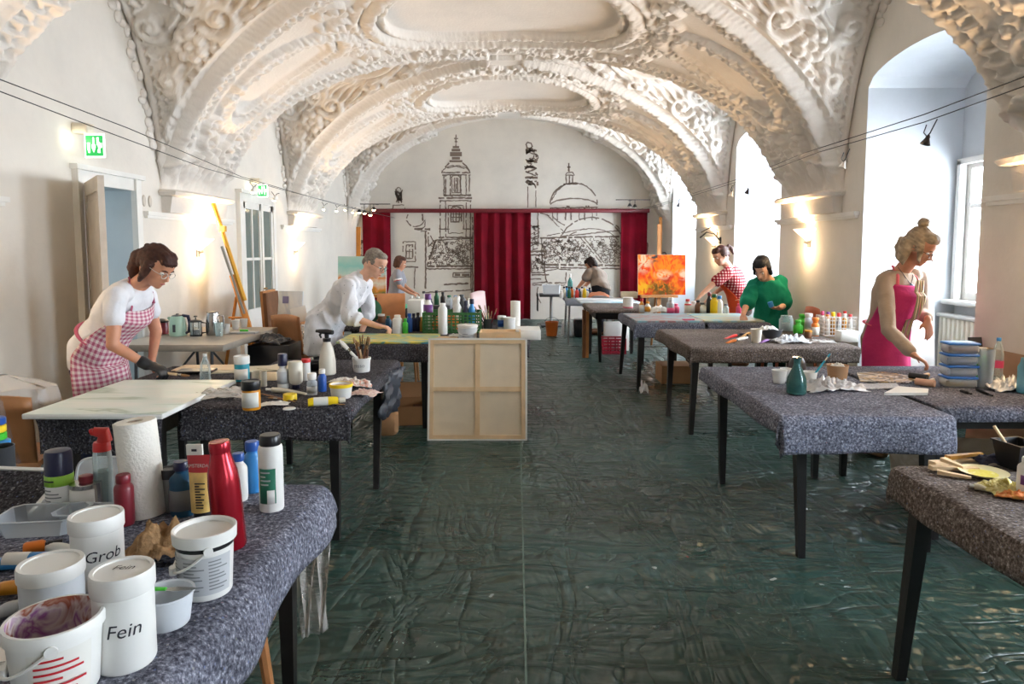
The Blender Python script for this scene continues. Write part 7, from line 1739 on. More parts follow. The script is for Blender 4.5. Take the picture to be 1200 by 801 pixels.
person('woman in red checked shirt and orange apron reaching left across bottles', Z(pel, 0), S, fair,
    (hair_m('dark_red_brown_hair', (66, 40, 32)), HAIR_SHORT+[('b', (0, .055, .078), (.062, .038, .032)), ('t', [(0, -.10, .05), (0, -.15, .07), (0, -.175, .03), (0, -.17, -.05)], [.02, .034, .03, .012]), ('b', (0, -.075, .0), (.06, .04, .06))], .010),
    dict(trousers=cloth_mat('brown_trousers', (72, 60, 54)), shirt=('checked_shirt', cloth_mat('red_check', (206, 176, 172), 'check', ((112, 14, 28), (160, 44, 56)), 28), .018, .62, -.05, .007, .01, .014), apron=(red_ap, .97, .034, .7, .30), strap=strap_m, bust=1, k=.97), .012)
# ---------------- person in green smock
Y6 = 7.46; pel = A((904, 384, Y6+.06))
S = dict(pelvis=pel, neck=A((902, 327, Y6-.02)), head=A((893, 315, Y6-.10)), face=Vector((-.52, -.62, -.58)), up=Vector((-.2, -.2, .95)), shR=A((884, 334, Y6+.05)), elR=A((875, 356, Y6-.06)), wrR=A((871, 368, Y6-.22)), shL=A((915, 331, Y6-.0)), elL=A((919, 357, Y6-.04)), wrL=A((914, 361, Y6-.22)),
         hdR=Vector((-.2, -.5, -.8)), hnR=Vector((.3, 0, -1)), htR=Vector((1, 0, 0)), hdL=Vector((-.9, -.2, .05)), hnL=Vector((0, .2, 1)), htL=Vector((-.1, -1, .3)), curlL=.8, anR=Vector((pel.x-.11, pel.y+.02, 0)), anL=Vector((pel.x+.11, pel.y+.02, 0)))
P6, M, V, Fv, R, ax = person('dark haired woman in green smock holding a blue pot before the bright niche', Z(pel, 0), S, fair, (hair_m('blue_black_hair', (28, 30, 36)), BOB+[('b', (0, .03, .09), (.07, .06, .04)), ('t', [(.03, .085, .06), (.065, .06, -.02)], [.02, .014])], .010), dict(trousers=cloth_mat('dark_green_trousers', (32, 60, 54)), shirt=('smock', cloth_mat('green_smock', (22, 128, 100)), .015, .92, -.22, .018, .03, .016, (10, 10, 5)), k=1.0), .012, 1.06)
pp = V['wrL']+Vector((-.10, -.03, .02)); t = MB().lathe([(.022, 0), (.026, .003), (.028, .055), (.026, .06), (.02, .058)], 18).build('small_pot', W_['sky'], loc=(pp.x, pp.y, pp.z-.005), rot=(0, RD(-20), 0)); tag(t, 'small blue paint pot held in hand of the woman in green smock', 'paint pot')
# ---------------- woman in pink apron
Y7 = 4.92; pel = A((1036, 398, Y7))
S = dict(pelvis=pel, neck=A((1055, 316, 4.85)), head=A((1077, 290, 4.72)), face=Vector((.55, -.62, -.56)), up=Vector((.2, -.3, .93)), shR=A((1036, 329, 4.80)), elR=A((1042, 387, 4.60)), wrR=A((1070, 415, 4.38)), shL=A((1077, 325, 4.94)), elL=A((1080, 368, 4.98)), wrL=A((1087, 373, 4.74)),
         hdR=Vector((.75, -.30, -.50)), hnR=Vector((-.2, .2, -1)), htR=Vector((.6, .8, -.1)), curlR=.55, hdL=Vector((.12, -.15, -1)), hnL=Vector((-.3, .9, 0)), htL=Vector((-.9, -.2, 0)), curlL=.22, anR=Vector((pel.x-.10, pel.y+.02, 0)), anL=Vector((pel.x+.10, pel.y+.06, 0)))
blond = mat('grey_blond_hair', (160, 142, 118), .6, var=.32, scale=26, spec=.25); pink_ap = cloth_mat('magenta_apron', (182, 52, 104), var=.15)
W7, M, V, Fv, R, ax = person('blond woman in beige cardigan and pink apron reaching down beside the blue boxes', Z(pel, 0), S, tan,
    (blond, HAIR_SHORT+[('b', (0, .050, .088), (.062, .038, .034)), 
      ('w', (.055, -.075, .02), [(-.02, .0, -.07), (-.012, 0, -.06), (0, 0, -.04)], [.042, .045, .032, .010]), ('w', (.0, -.10, .01), [(-.02, .02, -.06), (-.01, 0, -.07), (.0, 0, -.04)], [.05, .05, .034, .010]), ('w', (-.055, -.075, .02), [(0, .02, -.07), (0, .01, -.06), (0, 0, -.03)], [.042, .044, .03, .010]),
      ('w', (.070, .015, .04), [(.0, 0, -.05), (-.01, .0, -.05), (.01, 0, -.03)], [.024, .022, .014, .005]), ('w', (-.070, .015, .04), [(.012, 0, -.05), (.012, 0, -.05), (.016, 0, -.03)], [.024, .022, .015, .005]), ('w', (.0, -.035, .10), [(-.002, .0, .03), (.0, 0, .02)], [.03, .022, .018]), ('w', (.05, -.03, .07), [(.03, .0, .03), (.025, 0, -.01)], [.02, .012, .004]), ('w', (-.06, -.06, .04), [(-.05, .0, -.03), (-.02, 0, -.04)], [.03, .02, .004])], .008, .007),
    dict(trousers=cloth_mat('olive_trousers', (120, 112, 80)), shirt=('cardigan', cloth_mat('beige_knit', (168, 150, 132)), .006, 1.86, -.0, .006, .004, .003, (12, 12, 8)), apron=(pink_ap, 1.02, .030, .8, .50), strap=cloth_mat('coral_strap', (226, 110, 120)), bust=1, glasses=mat('dark_glasses', (40, 36, 34), .3), k=.94, brow=mat('brows', (120, 100, 80), .6), shoes=mat('brown_suede', (120, 90, 60), .8)), .009)
O = W7.location
bn = MB(); bc = M @ Vector((0, -.035, .10))+Vector((-.004, 0, .066))-O; bn.ball((0, 0, 0), (.036, .036, .033), 28, 20, Matrix.Translation(bc))
bn.v = [tuple(bc+(Vector(v)-bc)*(1+.10*math.sin(9*math.atan2(v[1]-bc.y, v[0]-bc.x)+60*(v[2]-bc.z))+.10*mnoise.noise((v[0]*50, v[1]*50, v[2]*50)))) for v in bn.v]
bn.build('hair_bun', blond, W7, angle=180)
wi = MB()
for k_ in range(16):
    a = rnd.uniform(0, 2*PI); p_ = bc+Vector((.03*math.cos(a), .03*math.sin(a), rnd.uniform(-.06, .02))); d_ = Vector((math.cos(a)*rnd.uniform(.02, .05), math.sin(a)*.03, rnd.uniform(-.03, .03))); wi.tube([p_, p_+d_*.6+Vector((0, 0, .006)), p_+d_], [.0022, .0018, .0008], 5)
wi.build('loose_strands', blond, W7)
nk = MB().tube([V['neck']-R*.055+Fv*.02+ax*.02, V['neck']-R*.045+Fv*.075-ax*.03, V['neck']+Fv*.105-ax*.085, V['neck']+R*.045+Fv*.075-ax*.03, V['neck']+R*.055+Fv*.02+ax*.02], .0025, 6); nk = nk.build('necklace', W_['dgrey'], W7, org=O)
MB().ball((V['neck']+Fv*.112-ax*.10), (.022, .012, .022), 14, 10).build('pendant', mat('blue_pendant', (110, 140, 160), .3, metal=.4), nk, org=O)
# striped scarf tucked behind the apron bib
sc_m = cloth_mat('striped_scarf', (190, 170, 140), 'stripe', [(196, 180, 130), (170, 150, 150), (206, 120, 140), (150, 150, 110), (222, 206, 180), (120, 110, 100)], 22)
P = []
for j in range(24):
    q = j/23; c = V['neck'].lerp(V['pelvis'], q*.9+.08)+Fv*(.165+.02*math.sin(q*5)+(.03 if .2 < q < .6 else 0))+R*(-.0+.02*math.sin(q*4)) if True else None
    P.append([c+R*(.035*(i/6*2-1)*(1+.2*math.sin(q*9)))+Fv*.008*math.sin(i*1.6+q*3) for i in range(7)])
solid(MB().grid(P).build('scarf', sc_m, W7, org=O), .004, 1)
# ================================================================== right tables
GR = 'wood wedges on the bottom right table'
q = lambda x, y: onz(x, y, ZO)
rw = random.Random(21)
for k, (a, b, w, lab) in enumerate((((1092, 546), (1140, 541), .016, 'pale wooden wedge at back of the pile beside the yellow plate'), ((1090, 551), (1146, 551), .013, 'long pale wedge in the middle of the wedge pile'), ((1098, 556), (1138, 562), .011, 'pale wooden wedge at front of the wedge pile'), ((1110, 543), (1150, 537), .012, 'ochre stained wedge pointing to the black pot'), ((1104, 549), (1130, 558), .012, 'short crossed wedge over the wedge pile'))):
    pa, pb = q(*a), q(*b); d = pb-pa; L_ = d.length; zz = .004+.012*(k >= 3)+.012*(k == 4)
    o = MB().add([(0, -w, 0), (L_, -w*.6, 0), (L_, w*.6, 0), (0, w, 0), (0, -w, .014), (L_, -w*.6, .007), (L_, w*.6, .007), (0, w, .014)], [(3, 2, 1, 0), (4, 5, 6, 7), (0, 1, 5, 4), (1, 2, 6, 5), (2, 3, 7, 6), (3, 0, 4, 7)]).build('wood_wedge', W_['ochre'] if k == 3 else W_['wood'], loc=(pa.x, pa.y, ZO+zz), rot=(0, 0, math.atan2(d.y, d.x)), smooth=False); tag(o, lab, 'wedge', GR)
p = on(1152, 560, .03); t = thing('paint_plate', 'cream plate smeared with yellow paint beside the wood wedges', 'plate', p)
MB().lathe([(.04, 0), (.05, .003), (.075, .014), (.076, .016), (.05, .007), (.001, .006)], 30).build('plate', mat('cream_plate', (226, 214, 168), .4), t); MB().lathe([(.045, .0075), (.001, .0078)], 24, cap=False).build('paint_smear', smear('yellow_smear', [(214, 200, 130), (206, 190, 50), (226, 216, 170)], .4, 18), t)
heap('yellow_glove', 'crumpled yellow paint rag in front of the yellow plate', 'rag', q(1172, 573), (.075, .05, .035), 2.2, smear('yellow_rag', [(206, 190, 90), (222, 210, 150), (170, 150, 60), (226, 220, 190)], .8, 20), rz=.3, amp=.7, fq=3.5)
heap('yellow_glove', 'yellow rag with red tip at right picture edge', 'rag', on(1190, 583), (.05, .03, .025), 5.2, smear('orange_rag', [(226, 190, 90), (206, 110, 50), (222, 200, 130)], .8, 16), rz=-.6, amp=.7)
lying('paint_tube', 'white paint tube lying before the yellow rag', 'paint tube', q(1165, 577), q(1136, 572), .011, .010, 'cream', 'white', .2, 'paint tubes on the right tables', True)
p = on(1192, 553, .05); t = thing('black_pot', 'black square pot with wooden stirring stick at right edge', 'pot', p, rz=.2)
MB().grid([[(sx*a, sy*a, z) for sx, sy in ((-1, -1), (1, -1), (1, 1), (-1, 1))] for a, z in ((.042, 0), (.055, .09), (.060, .09), (.060, .095), (.052, .095), (.040, .004))], closed=True).add([(-.042, -.042, .002), (.042, -.042, .002), (.042, .042, .002), (-.042, .042, .002)], [(0, 1, 2, 3)]).build('pot_wall', W_['black'], t, angle=20)
e = at(1165, 499, p.y+.03)
o = MB().tube([p+Vector((.012, .01, .012)), Vector(e)], .0055, 8).build('stirring_stick', W_['wood']); tag(o, 'thin pale stick standing in the black square pot', 'stick')
heap('dark_cloth', 'dark navy cloth beside the black square pot', 'cloth', on(1160, 545, .04), (.06, .05, .03), 7.3, mat('navy_cloth', (36, 40, 62), .9))
t = bottle('white bottle with violet lettering cut by right picture edge', 1203, 582, 22, 46, 'white', 'white', (.3, .55, 'purple'), 'paint bottles on the tables', neck=.5, sh=.8)
# --- vase table
p = on(933, 463, .04); h = px2m(p, 44); r = px2m(p, 23)/2
t = thing('teal_vase', 'teal glass carafe vase with narrow neck at front of the table', 'vase', p); MB().lathe([(r*.8, 0), (r*.98, .006), (r, h*.28), (r*.92, h*.45), (r*.55, h*.66), (r*.36, h*.78), (r*.34, h*.93), (r*.44, h), (r*.38, h), (r*.29, h*.93), (r*.31, h*.78), (r*.5, h*.65), (r*.87, h*.44), (r*.94, h*.28), (r*.9, .014), (.001, .012)], 26).build('glass_body', mat('teal_vase_glass', (70, 130, 126), .08, trans=.55, spec=.7), t)
MB().lathe([(r*.86, .016), (r*.90, h*.25), (r*.84, h*.4), (.001, h*.4)], 22).build('painted_water', mat('teal_water', (40, 100, 100), .2), t)
G5 = 'paper cups on the vase table'
for px, py, lab, w in ((913, 450, 'white paper cup behind the teal vase', 17), (921, 448, 'white tub just left of teal vase neck', 14), (949, 452, 'white paper cup with a turquoise brush right of teal vase', 16)):
    p = on(px, py, .035); r = px2m(p, w)/2; h = .075; t = thing('paper_cup', lab, 'cup', p, group=G5); MB().lathe([(r*.75, 0), (r*.78, .003), (r, h), (r*1.06, h+.002), (r*.95, h), (r*.72, .005)], 22, cap=False).lathe([(r*.74, .006), (.001, .006)], 22, cap=False).build('cup_wall', W_['white'], t)
c = on(949, 452, .035); e = at(973, 414, c.y-.02); brush('turquoise handled brush leaning in the paper cup', c+Vector((-.01, 0, .012)), Vector(e), .0055, 'turq', bl=.12, bm='turq')
bo = thing('black_bowl', 'small black bowl upside down behind the teal vase', 'bowl', on(934, 437, .06)); MB().lathe([(.052, 0), (.055, .004), (.05, .06), (.035, .085), (.03, .09)], 22).build('bowl_wall', W_['black'], bo)
heap('colour_rag', 'red and white paint rag behind the teal vase', 'rag', on(941, 446, .05), (.045, .04, .07), 6.6, smear('red_white_rag', [(226, 220, 216), (190, 70, 70), (206, 204, 200), (120, 150, 160)], .7, 22))
heap('foil_sheet', 'crumpled silver plastic sheet right of the teal vase', 'foil', on(971, 457, .05), (.17, .11, .075), 1.7, W_['foil'], rz=.1, amp=.75, fq=4.5)
p = on(981, 447, .04); r, h = px2m(p, 24)/2, px2m(p, 18); t = thing('brown_cup', 'brown paper tub beside the crumpled silver sheet', 'cup', p); MB().lathe([(r*.82, 0), (r*.84, .003), (r, h), (r*1.05, h+.003), (r*.96, h), (r*.8, .006)], 26, cap=False).lathe([(r*.95, h*.8), (.001, h*.82)], 22, cap=False).build('cup_wall', mat('kraft_paper', (190, 150, 112), .7), t)
heap('white_tissue', 'white tissue stuffed in the brown paper tub', 'tissue', p+Vector((0, 0, h*.83)), (r*.6, r*.6, .04), 3.9, 'paper')
# magazines and palettes on the table
pz = ZO+.001
def sheet(label, pts, m, th=.004, z0=0, cat='booklet', name='booklet', grp=None):
    w = [onz(x, y, pz) for x, y in pts]; c = sum(w, Vector())/len(w); o = MB().poly([(v.x-c.x, v.y-c.y) for v in w], th).build(name, m, loc=(c.x, c.y, pz+z0), smooth=False); return tag(o, label, cat, grp)
mag = smear('magazine_page', [(222, 216, 206), (206, 170, 100), (70, 60, 56), (226, 220, 210), (190, 150, 70), (60, 60, 66)], .4, 9)
sheet('open colour magazine in front of the woman in pink', [(1008, 447), (1004, 437), (1036, 436), (1080, 443), (1064, 449)], mag, .005, 0, 'magazine', 'magazine')
sheet('small printed grey card under the magazine edge', [(1008, 456), (1010, 450), (1050, 449), (1056, 455)], smear('grey_card', [(206, 206, 206), (150, 150, 156), (222, 222, 220)], .5, 40), .004, 0, 'card', 'printed_card')
sheet('white booklet lying at front edge of the table', [(1036, 463), (1052, 455), (1088, 458), (1087, 463)], W_['paper'], .014, 0)
for k, (pa, pb, lab, cmn) in enumerate((((1096, 440), (1076, 445), 'black printing roller with pale handle under her hand', 'black'), ((1100, 446), (1084, 452), 'pink tipped roller with wooden handle by the blue boxes', 'wood'))):
    a, b = q(*pa), q(*pb); t = thing('paint_roller', lab, 'roller', (b.x, b.y, ZO), rz=math.atan2(a.y-b.y, a.x-b.x), group='paint rollers'); MB().lathe([(.018, -.05), (.02, -.048), (.02, .048), (.018, .05)], 16, Matrix.Translation((0, 0, .02)) @ Matrix.Rotation(PI/2, 4, 'X')).build('roller_drum', W_['black'] if k == 0 else mat('flesh_foam', (222, 170, 140), .8), t); MB().tube([(0, .05, .02), (.03, .055, .02), (.04, 0, .02), (.06, 0, .02)], .003, 6).tube([(.06, 0, .02), (.13, 0, .018)], [.009, .012], 10).build('roller_handle', W_['wood'], t)
# blue lidded boxes
p0 = on(1122, 455, .06); wbx = px2m(p0, 36)/2; lo = [mat('ochre_fill', (190, 150, 70), .6), mat('white_fill', (206, 206, 210), .6), mat('blue_fill', (120, 130, 156), .6), mat('brown_fill', (150, 96, 70), .6)]
zb = ZO; hb = px2m(p0, 13.2)
for k, lab in enumerate(('bottom clear box of ochre in the blue lidded stack', 'second box from bottom of the blue lidded stack', 'third box from bottom of the blue lidded stack', 'top box of the blue lidded stack with brown filling')):
    t = thing('food_box', lab, 'box', (p0.x+.002*(k % 2), p0.y, zb+.0005), rz=.03*(k % 2)-.12, group='stacked clear boxes with blue lids'); a, b = wbx, .055
    MB().box(-a*.9, a*.9, -b*.9, b*.9, .004, hb*.55, bev=.008).build('filling', lo[k], t); MB().box(-a*.95, a*.95, -b*.95, b*.95, 0, hb*.80, bev=.012).build('box_wall', W_['clear'], t); MB().box(-a, a, -b, b, hb*.78, hb*.97, bev=.006).box(-a*.8, a*.8, -b*.8, b*.8, hb*.97, hb, bev=.002).build('lid', mat('blue_lid', (36, 110, 190), .4), t); zb += hb+.001
# brush glass, water bottle, plastic, pens
p = on(1154, 456, .04); r, h = px2m(p, 18)/2, px2m(p, 46); t = thing('brush_glass', 'tall clear beaker of brushes right of the blue lidded stack', 'glass', p); MB().lathe([(r*.8, 0), (r*.82, .004), (r, h), (r*.95, h), (r*.78, .008), (.001, .008)], 26).build('glass_wall', W_['clear'], t); gb = p
for k, (dx, dz, hm, lab) in enumerate(((-.012, .17, 'dgrey', 'grey handled brush at left in the clear beaker'), (.015, .19, 'black', 'black handled brush at right in the clear beaker'), (.004, .16, 'wood', 'pale handled brush in middle of the clear beaker'))):
    brush(lab, gb+Vector((dx*.6, 0, .012)), gb+Vector((dx*1.3, .0, dz)), .0045, hm, 'brushes in the clear beaker', .2)
p = on(1168, 444, .04); h = px2m(p, 48); r = .031; t = thing('water_bottle', 'clear plastic water bottle with blue cap near right edge', 'bottle', p); MB().lathe([(r*.9, 0), (r, .008), (r*.95, h*.2), (r, h*.24), (r*.95, h*.42), (r, h*.46), (r*.97, h*.6), (r*.7, h*.78), (r*.36, h*.9), (r*.36, h*.93)], 22).build('body', W_['glass'], t); MB().lathe(cprof(r*.42, h*.92, h), 16).build('cap', W_['sky'], t); MB().lathe([(r*1.004, h*.26), (r*1.004, h*.44)], 22, cap=False).build('label_band', W_['pink'], t)
jar('green labelled jar behind the clear beaker', 1146, 449, 14, 42, 'white', 'white', (.1, .8, 'green'), caph=.12)
p = on(1200, 462, .04); t = thing('blue_glass', 'pale blue ribbed glass bottle cut by the right edge', 'bottle', p); h = px2m(p, 42); MB().lathe([(.03, 0), (.036, .006), (.036, h*.75), (.026, h*.85), (.022, h)], 24).build('glass_body', clear('pale_blue_glass', (130, 200, 220), .5, .08), t)
heap('plastic_film', 'crumpled shiny plastic film right of the clear beaker', 'plastic film', on(1178, 458, .06), (.12, .08, .08), 8.8, W_['foil'], rz=.2, amp=.75, fq=4.5)
for k, (pa, pb, lab) in enumerate((((1126, 459), (1138, 463), 'short black pen cap lying before the blue boxes'), ((1145, 458), (1163, 465), 'thick black marker lying before the beaker'))):
    lying('black_pen', lab, 'pen', q(*pa), q(*pb), .008, .008, 'black', 'black', .3, 'black pens on the right table')
# things behind, on the floor and in the first niche
t = thing('notebook', 'black notebook standing upright behind the beaker', 'notebook', (at(1148, 410, 4.42).x, 4.42, ZO), rot=(RD(-12), 0, .1)); zt_ = at(1148, 395, 4.42).z-ZO; MB().box(-.045, .045, 0, .012, 0, zt_).build('cover', W_['dgrey'], t, smooth=False)
rd = thing('radiator', 'white ribbed radiator under the nearest window', 'radiator', (XR+ND-.13, 5.34, 0)); m = MB(); y0r, y1r = -.72, .74
for k in range(24):
    y = y0r+(y1r-y0r)*(k+.5)/24; m.box(-.03, .03, y-.024, y+.024, .14, .90, bev=.01)
m.box(-.02, .02, y0r, y1r, .15, .19).box(-.02, .02, y0r, y1r, .85, .89); m.build('radiator_fins', mat('radiator_cream', (226, 222, 206), .4), rd); MB().box(-.05, .05, y0r, y1r, .90, .93, bev=.006).build('top_grille', white_paint, rd)
for s_ in (-1, 1): MB().box(-.03, .03, s_*.6-.02, s_*.6+.02, 0, .14).build('foot', white_paint, rd, smooth=False)
p = onx(1080, 430, 3.30); a = at(1058, 356, 5.55); b = at(1105, 356, 5.55)
t = thing('blank_canvas', 'blank white canvas standing on end behind the woman in pink', 'canvas', ((a.x+b.x)/2, 5.55, 0), rot=(RD(-5), 0, RD(4))); w = (b.x-a.x)/2; MB().box(-w, w, 0, .03, 0, a.z, bev=.003).build('canvas_panel', W_['canvas'], t)
t = thing('brown_board', 'brown fibre board leaning on the wall behind the water bottle', 'board', (XR-.075, 4.08, 0), rot=(0, RD(4.2), 0)); MB().box(-.012, 0, -.62, .42, 0, .86).build('board_panel', mat('fibre_board', (164, 132, 102), .7, var=.12), t, smooth=False)
t = thing('smeared_board', 'smeared beige panel leaning under the right table end', 'panel', (2.60, 4.02, 0), rot=(RD(-18), 0, RD(-8))); MB().box(-.3, .36, 0, .012, 0, .36).build('panel_board', smear('beige_smear', [(206, 196, 176), (176, 160, 136), (214, 206, 190), (150, 136, 120)], .6, 4), t)
# --- brown felt table
G6 = 'items on the brown felt table'
p = on(886, 402, .04, ZO); r, h = px2m(p, 13)/2, px2m(p, 16); t = thing('paper_cup', 'white paper cup beside paint tubes on the brown felt', 'cup', p); MB().lathe([(r*.75, 0), (r*.78, .003), (r, h), (r*1.06, h+.002), (r*.95, h), (r*.72, .005)], 24, cap=False).build('cup_wall', W_['off'], t)
p = on(904, 397, .06); r = px2m(p, 24)/2; t = thing('mixing_bowl', 'dark mixing bowl with white rag on the brown felt', 'bowl', p); o = solid(MB().grid([[(r*rr*math.cos(a), r*rr*math.sin(a), z) for a in np.linspace(0, 2*PI, 27)] for rr, z in ((.01, .0), (.5, .0), (.8, .03), (1, .075), (1.03, .078))]).build('bowl_wall', W_['dgrey'], t), .003, 1)
heap('white_rag', 'white rag lying over the dark mixing bowl', 'rag', p+Vector((-.02, .02, .07)), (.07, .06, .05), 3.1, 'paper')
p = on(921, 388, .05); t = thing('glass_jar', 'large clear glass jar of grey water on the brown felt', 'jar', p); r, h = px2m(p, 16)/2, px2m(p, 18); MB().lathe([(r*.9, 0), (r, .008), (r, h*.75), (r*.8, h*.86), (r*.8, h)], 24).build('glass_wall', W_['glass'], t); MB().lathe([(r*.9, .006), (r*.94, h*.5)], 22).build('grey_water', clear('milky_water', (190, 200, 206), .3, .2), t)
bottle('bright green squeeze bottle on the brown felt table', 935, 391, 11, 16, 'green', 'green', None, G6, neck=.5, sh=.6); bottle('bright green rounded bottle behind the green squeeze bottle', 940, 386, 11, 18, 'green', 'green', None, G6, neck=.6, sh=.7)
bottle('orange paint bottle in front of the cap basket', 955, 394, 9, 22, 'orange', 'orange', (.05, .5, 'label'), G6, neck=.7, sh=.66); bottle('ivory tube bottle beside the orange bottle', 947, 391, 9, 24, 'off', 'white', (.3, .8, 'lgrey'), G6, neck=.8, sh=.8); jar('small brown jar at foot of the ivory bottle', 947, 396, 8, 9, 'brown', 'amber')
p = on(979, 394, .11); bw = px2m(p, 37)/2; bh = px2m(p, 22); t = thing('cap_basket', 'white openwork basket of red capped bottles on brown felt', 'basket', p, rz=-.1)
m = MB().box(-bw*.9, bw*.9, -.09, .09, 0, .006)
for z in np.linspace(.0, bh, 6): 
    g = .9+.1*z/bh; m.box(-bw*g, bw*g, -.1*g-.002, -.1*g+.002, z, z+.006).box(-bw*g, bw*g, .1*g-.002, .1*g+.002, z, z+.006).box(-bw*g-.002, -bw*g+.002, -.1*g, .1*g, z, z+.006).box(bw*g-.002, bw*g+.002, -.1*g, .1*g, z, z+.006)
for k in range(12):
    u = -1+2*k/11
    for s_ in (-1, 1): m.tube([(u*bw*.9, s_*.09, 0), (u*bw, s_*.1, bh)], .003, 5)
for k in range(7):
    u = -1+2*k/6
    for s_ in (-1, 1): m.tube([(s_*bw*.9, u*.09, 0), (s_*bw, u*.1, bh)], .003, 5)
m.build('basket_weave', W_['white'], t, smooth=False)
cols = ['orange', 'yellow', 'red', 'white', 'red', 'pink', 'purple', 'dred', 'red', 'red']
for k in range(10):
    u = -.8+1.6*(k % 5)/4; vv = -.05 if k < 5 else .05; bp_ = p+Vector((u*bw*.9, vv, .008)); hh_ = bh+.015+.02*((k*3) % 4)/3
    pot('paint_bottle', '%s capped bottle in the white basket, %s row, %s' % (cols[k], 'front' if k < 5 else 'back', ['first from left', 'second from left', 'in the middle', 'second from right', 'first from right'][k % 5]), 'bottle', bp_, bprof(.020, hh_*.86, .6, .8), ['off', 'ochre', 'lgrey', 'amber', 'white'][k % 5], (cprof(.016, hh_*.82, hh_), cols[k]), group='bottles in the white basket', n=14)
p = on(992, 401, .06); ubox('white_tub', 'plain white box beside the cap basket', 'box', p.x-px2m(p, 21)/2, p.x+px2m(p, 21)/2, p.y-.05, p.y+.06, ZO, ZO+px2m(p, 13), 'paper')
heap('plastic_bag', 'crumpled white plastic bag on front of the brown felt', 'bag', on(926, 402, .05), (.14, .09, .085), 6.9, 'milk', rz=.1, amp=.6, fq=3.5); heap('plastic_film', 'flat crumpled clear film between bag and white box', 'plastic film', on(958, 402, .05), (.14, .06, .03), 4.4, 'film', rz=0)
for k, (pa, pb, mm, lab) in enumerate((((850, 397), (866, 394), 'red', 'red paint tube at left of the tube pile on brown felt'), ((858, 400), (876, 397), 'off', 'ivory paint tube in front of the tube pile'), ((862, 392), (876, 394), 'navy', 'navy paint tube at back of the tube pile'), ((868, 396), (880, 391), 'ochre', 'ochre paint tube in the tube pile'), ((852, 402), (864, 400), 'orange', 'orange tube nearest the front of the tube pile'), ((890, 402), (902, 400), 'purple', 'purple tube right of the white paper cup'))):
    lying('paint_tube', lab, 'paint tube', q(*pa), q(*pb), .014, .013, mm, 'black' if k != 1 else 'white', .2, 'paint tubes on the brown felt', True)
# --- turquoise boards
zb3 = .7215
for (px0, px1, x0, x1, lab, nm, cols_, sd) in ((0, 0, 1.26, 1.975, 'turquoise edged painting board with pink smears on the third right table', 'turq_pink', [(70, 146, 166), (104, 170, 184), (130, 166, 172), (150, 96, 92), (116, 140, 150), (84, 156, 176)], 2), (0, 0, 1.99, 2.62, 'pale turquoise board before the green smocked woman', 'turq_pale', [(104, 160, 180), (136, 180, 190), (170, 180, 164), (190, 176, 120), (120, 170, 186)], 5)):
    o = MB().box(-(x1-x0)/2, (x1-x0)/2, -.42, .42, 0, .02, bev=.003).build('painting_board', painted(nm, cols_, 2.6, 2, .4, sd, (1, 1.6, 1)), loc=((x0+x1)/2, 7.16+.42, zb3)); tag(o, lab, 'painting')
o = tag(MB().box(-.06, .06, -.025, .025, 0, .012).build('pink_patch', W_['pink'], loc=(1.83, 7.22, zb3+.0205), smooth=False), 'pink paint cloth on the turquoise board edge', 'cloth')
G7 = 'bottles behind the turquoise boards'
zc3 = zb3
def far(label, px, Y, w, h, mm, cm, lab=None, name='paint_bottle', z=zc3, neck=.5, sh=.68, grp=G7):
    p = at(px, 350, Y); r, hh_ = w*Y/1600, h*Y/800
    bands = [(hh_*lab[0], hh_*lab[1], r+.0006, lab[2], -75, 75, 'label_band')] if lab else []
    return pot(name, label, 'bottle', (p.x, Y, z), bprof(r, hh_*.92, neck, sh), mm, (cprof(r*neck*1.25, hh_*.84, hh_), cm), bands, grp, -PI/2, n=16)
for spec_ in (('brown glass bottle with red cap behind the turquoise board', 752, 8.12, 6, 18, 'amber', 'red', (.1, .6, 'label')), ('white bottle with amber label beside the brown glass bottle', 759, 8.10, 7, 15, 'white', 'amber', (.2, .6, 'amber')), ('tall clear bottle of pink water on the turquoise board', 786, 8.06, 9, 20, 'clear', 'white', (.05, .4, 'pink')), ('pink plastic pot beside the tall clear bottle', 792, 8.13, 9, 12, 'pink', 'pink'),
              ('ivory bottle with red band left of the white tub', 806, 8.08, 8, 18, 'off', 'red', (.6, .7, 'rlabel')), ('white plastic tub bottle behind the pale board', 813, 8.13, 9, 15, 'white', 'white'), ('brown bottle with dark cap next to the jar', 818, 8.06, 7, 17, 'brown', 'black'), ('small jar with white label behind the pale board', 823, 8.06, 9, 14, 'off', 'dgrey', (.2, .7, 'label')),
              ('tall dark bottle left of the yellow squeeze bottle', 831, 8.08, 6, 26, 'black', 'dred'), ('bright yellow squeeze bottle with black cap', 837, 8.05, 9, 24, 'yellow', 'dgreen'), ('white spray bottle with blue head right of yellow bottle', 843, 8.05, 8, 22, 'white', 'sky'), ('clear glass bottle right end of the bottle row', 851, 8.1, 7, 12, 'glass', 'dgrey'), ('pink bottle beside the green smocked woman\'s hand', 866, 8.14, 6, 12, 'pink', 'pink')):
    lb = spec_[7] if len(spec_) > 7 else None; far(spec_[0], spec_[1], spec_[2], spec_[3], spec_[4], spec_[5], spec_[6], lb)
p = at(734, 350, 9.0); 
t = thing('paper_pot', 'white paper pot with pink stain on the brown felt far table', 'pot', (p.x, 8.86, ZO)); r = 6*8.86/800; MB().lathe([(r*.9, 0), (r, .005), (r, .145), (r*.95, .145)], 22).build('pot_wall', W_['paper'], t); MB().lathe([(r*1.003, .01), (r*1.003, .025)], 22, cap=False).build('pink_stain', W_['pink'], t)
heap('white_bundle', 'white cloth bundle tied with dark strap behind turquoise board', 'bundle', (at(772, 360, 8.15).x, 8.12, ZO), (.15, .07, .16), 2.9, 'paper', amp=.2, fq=2)
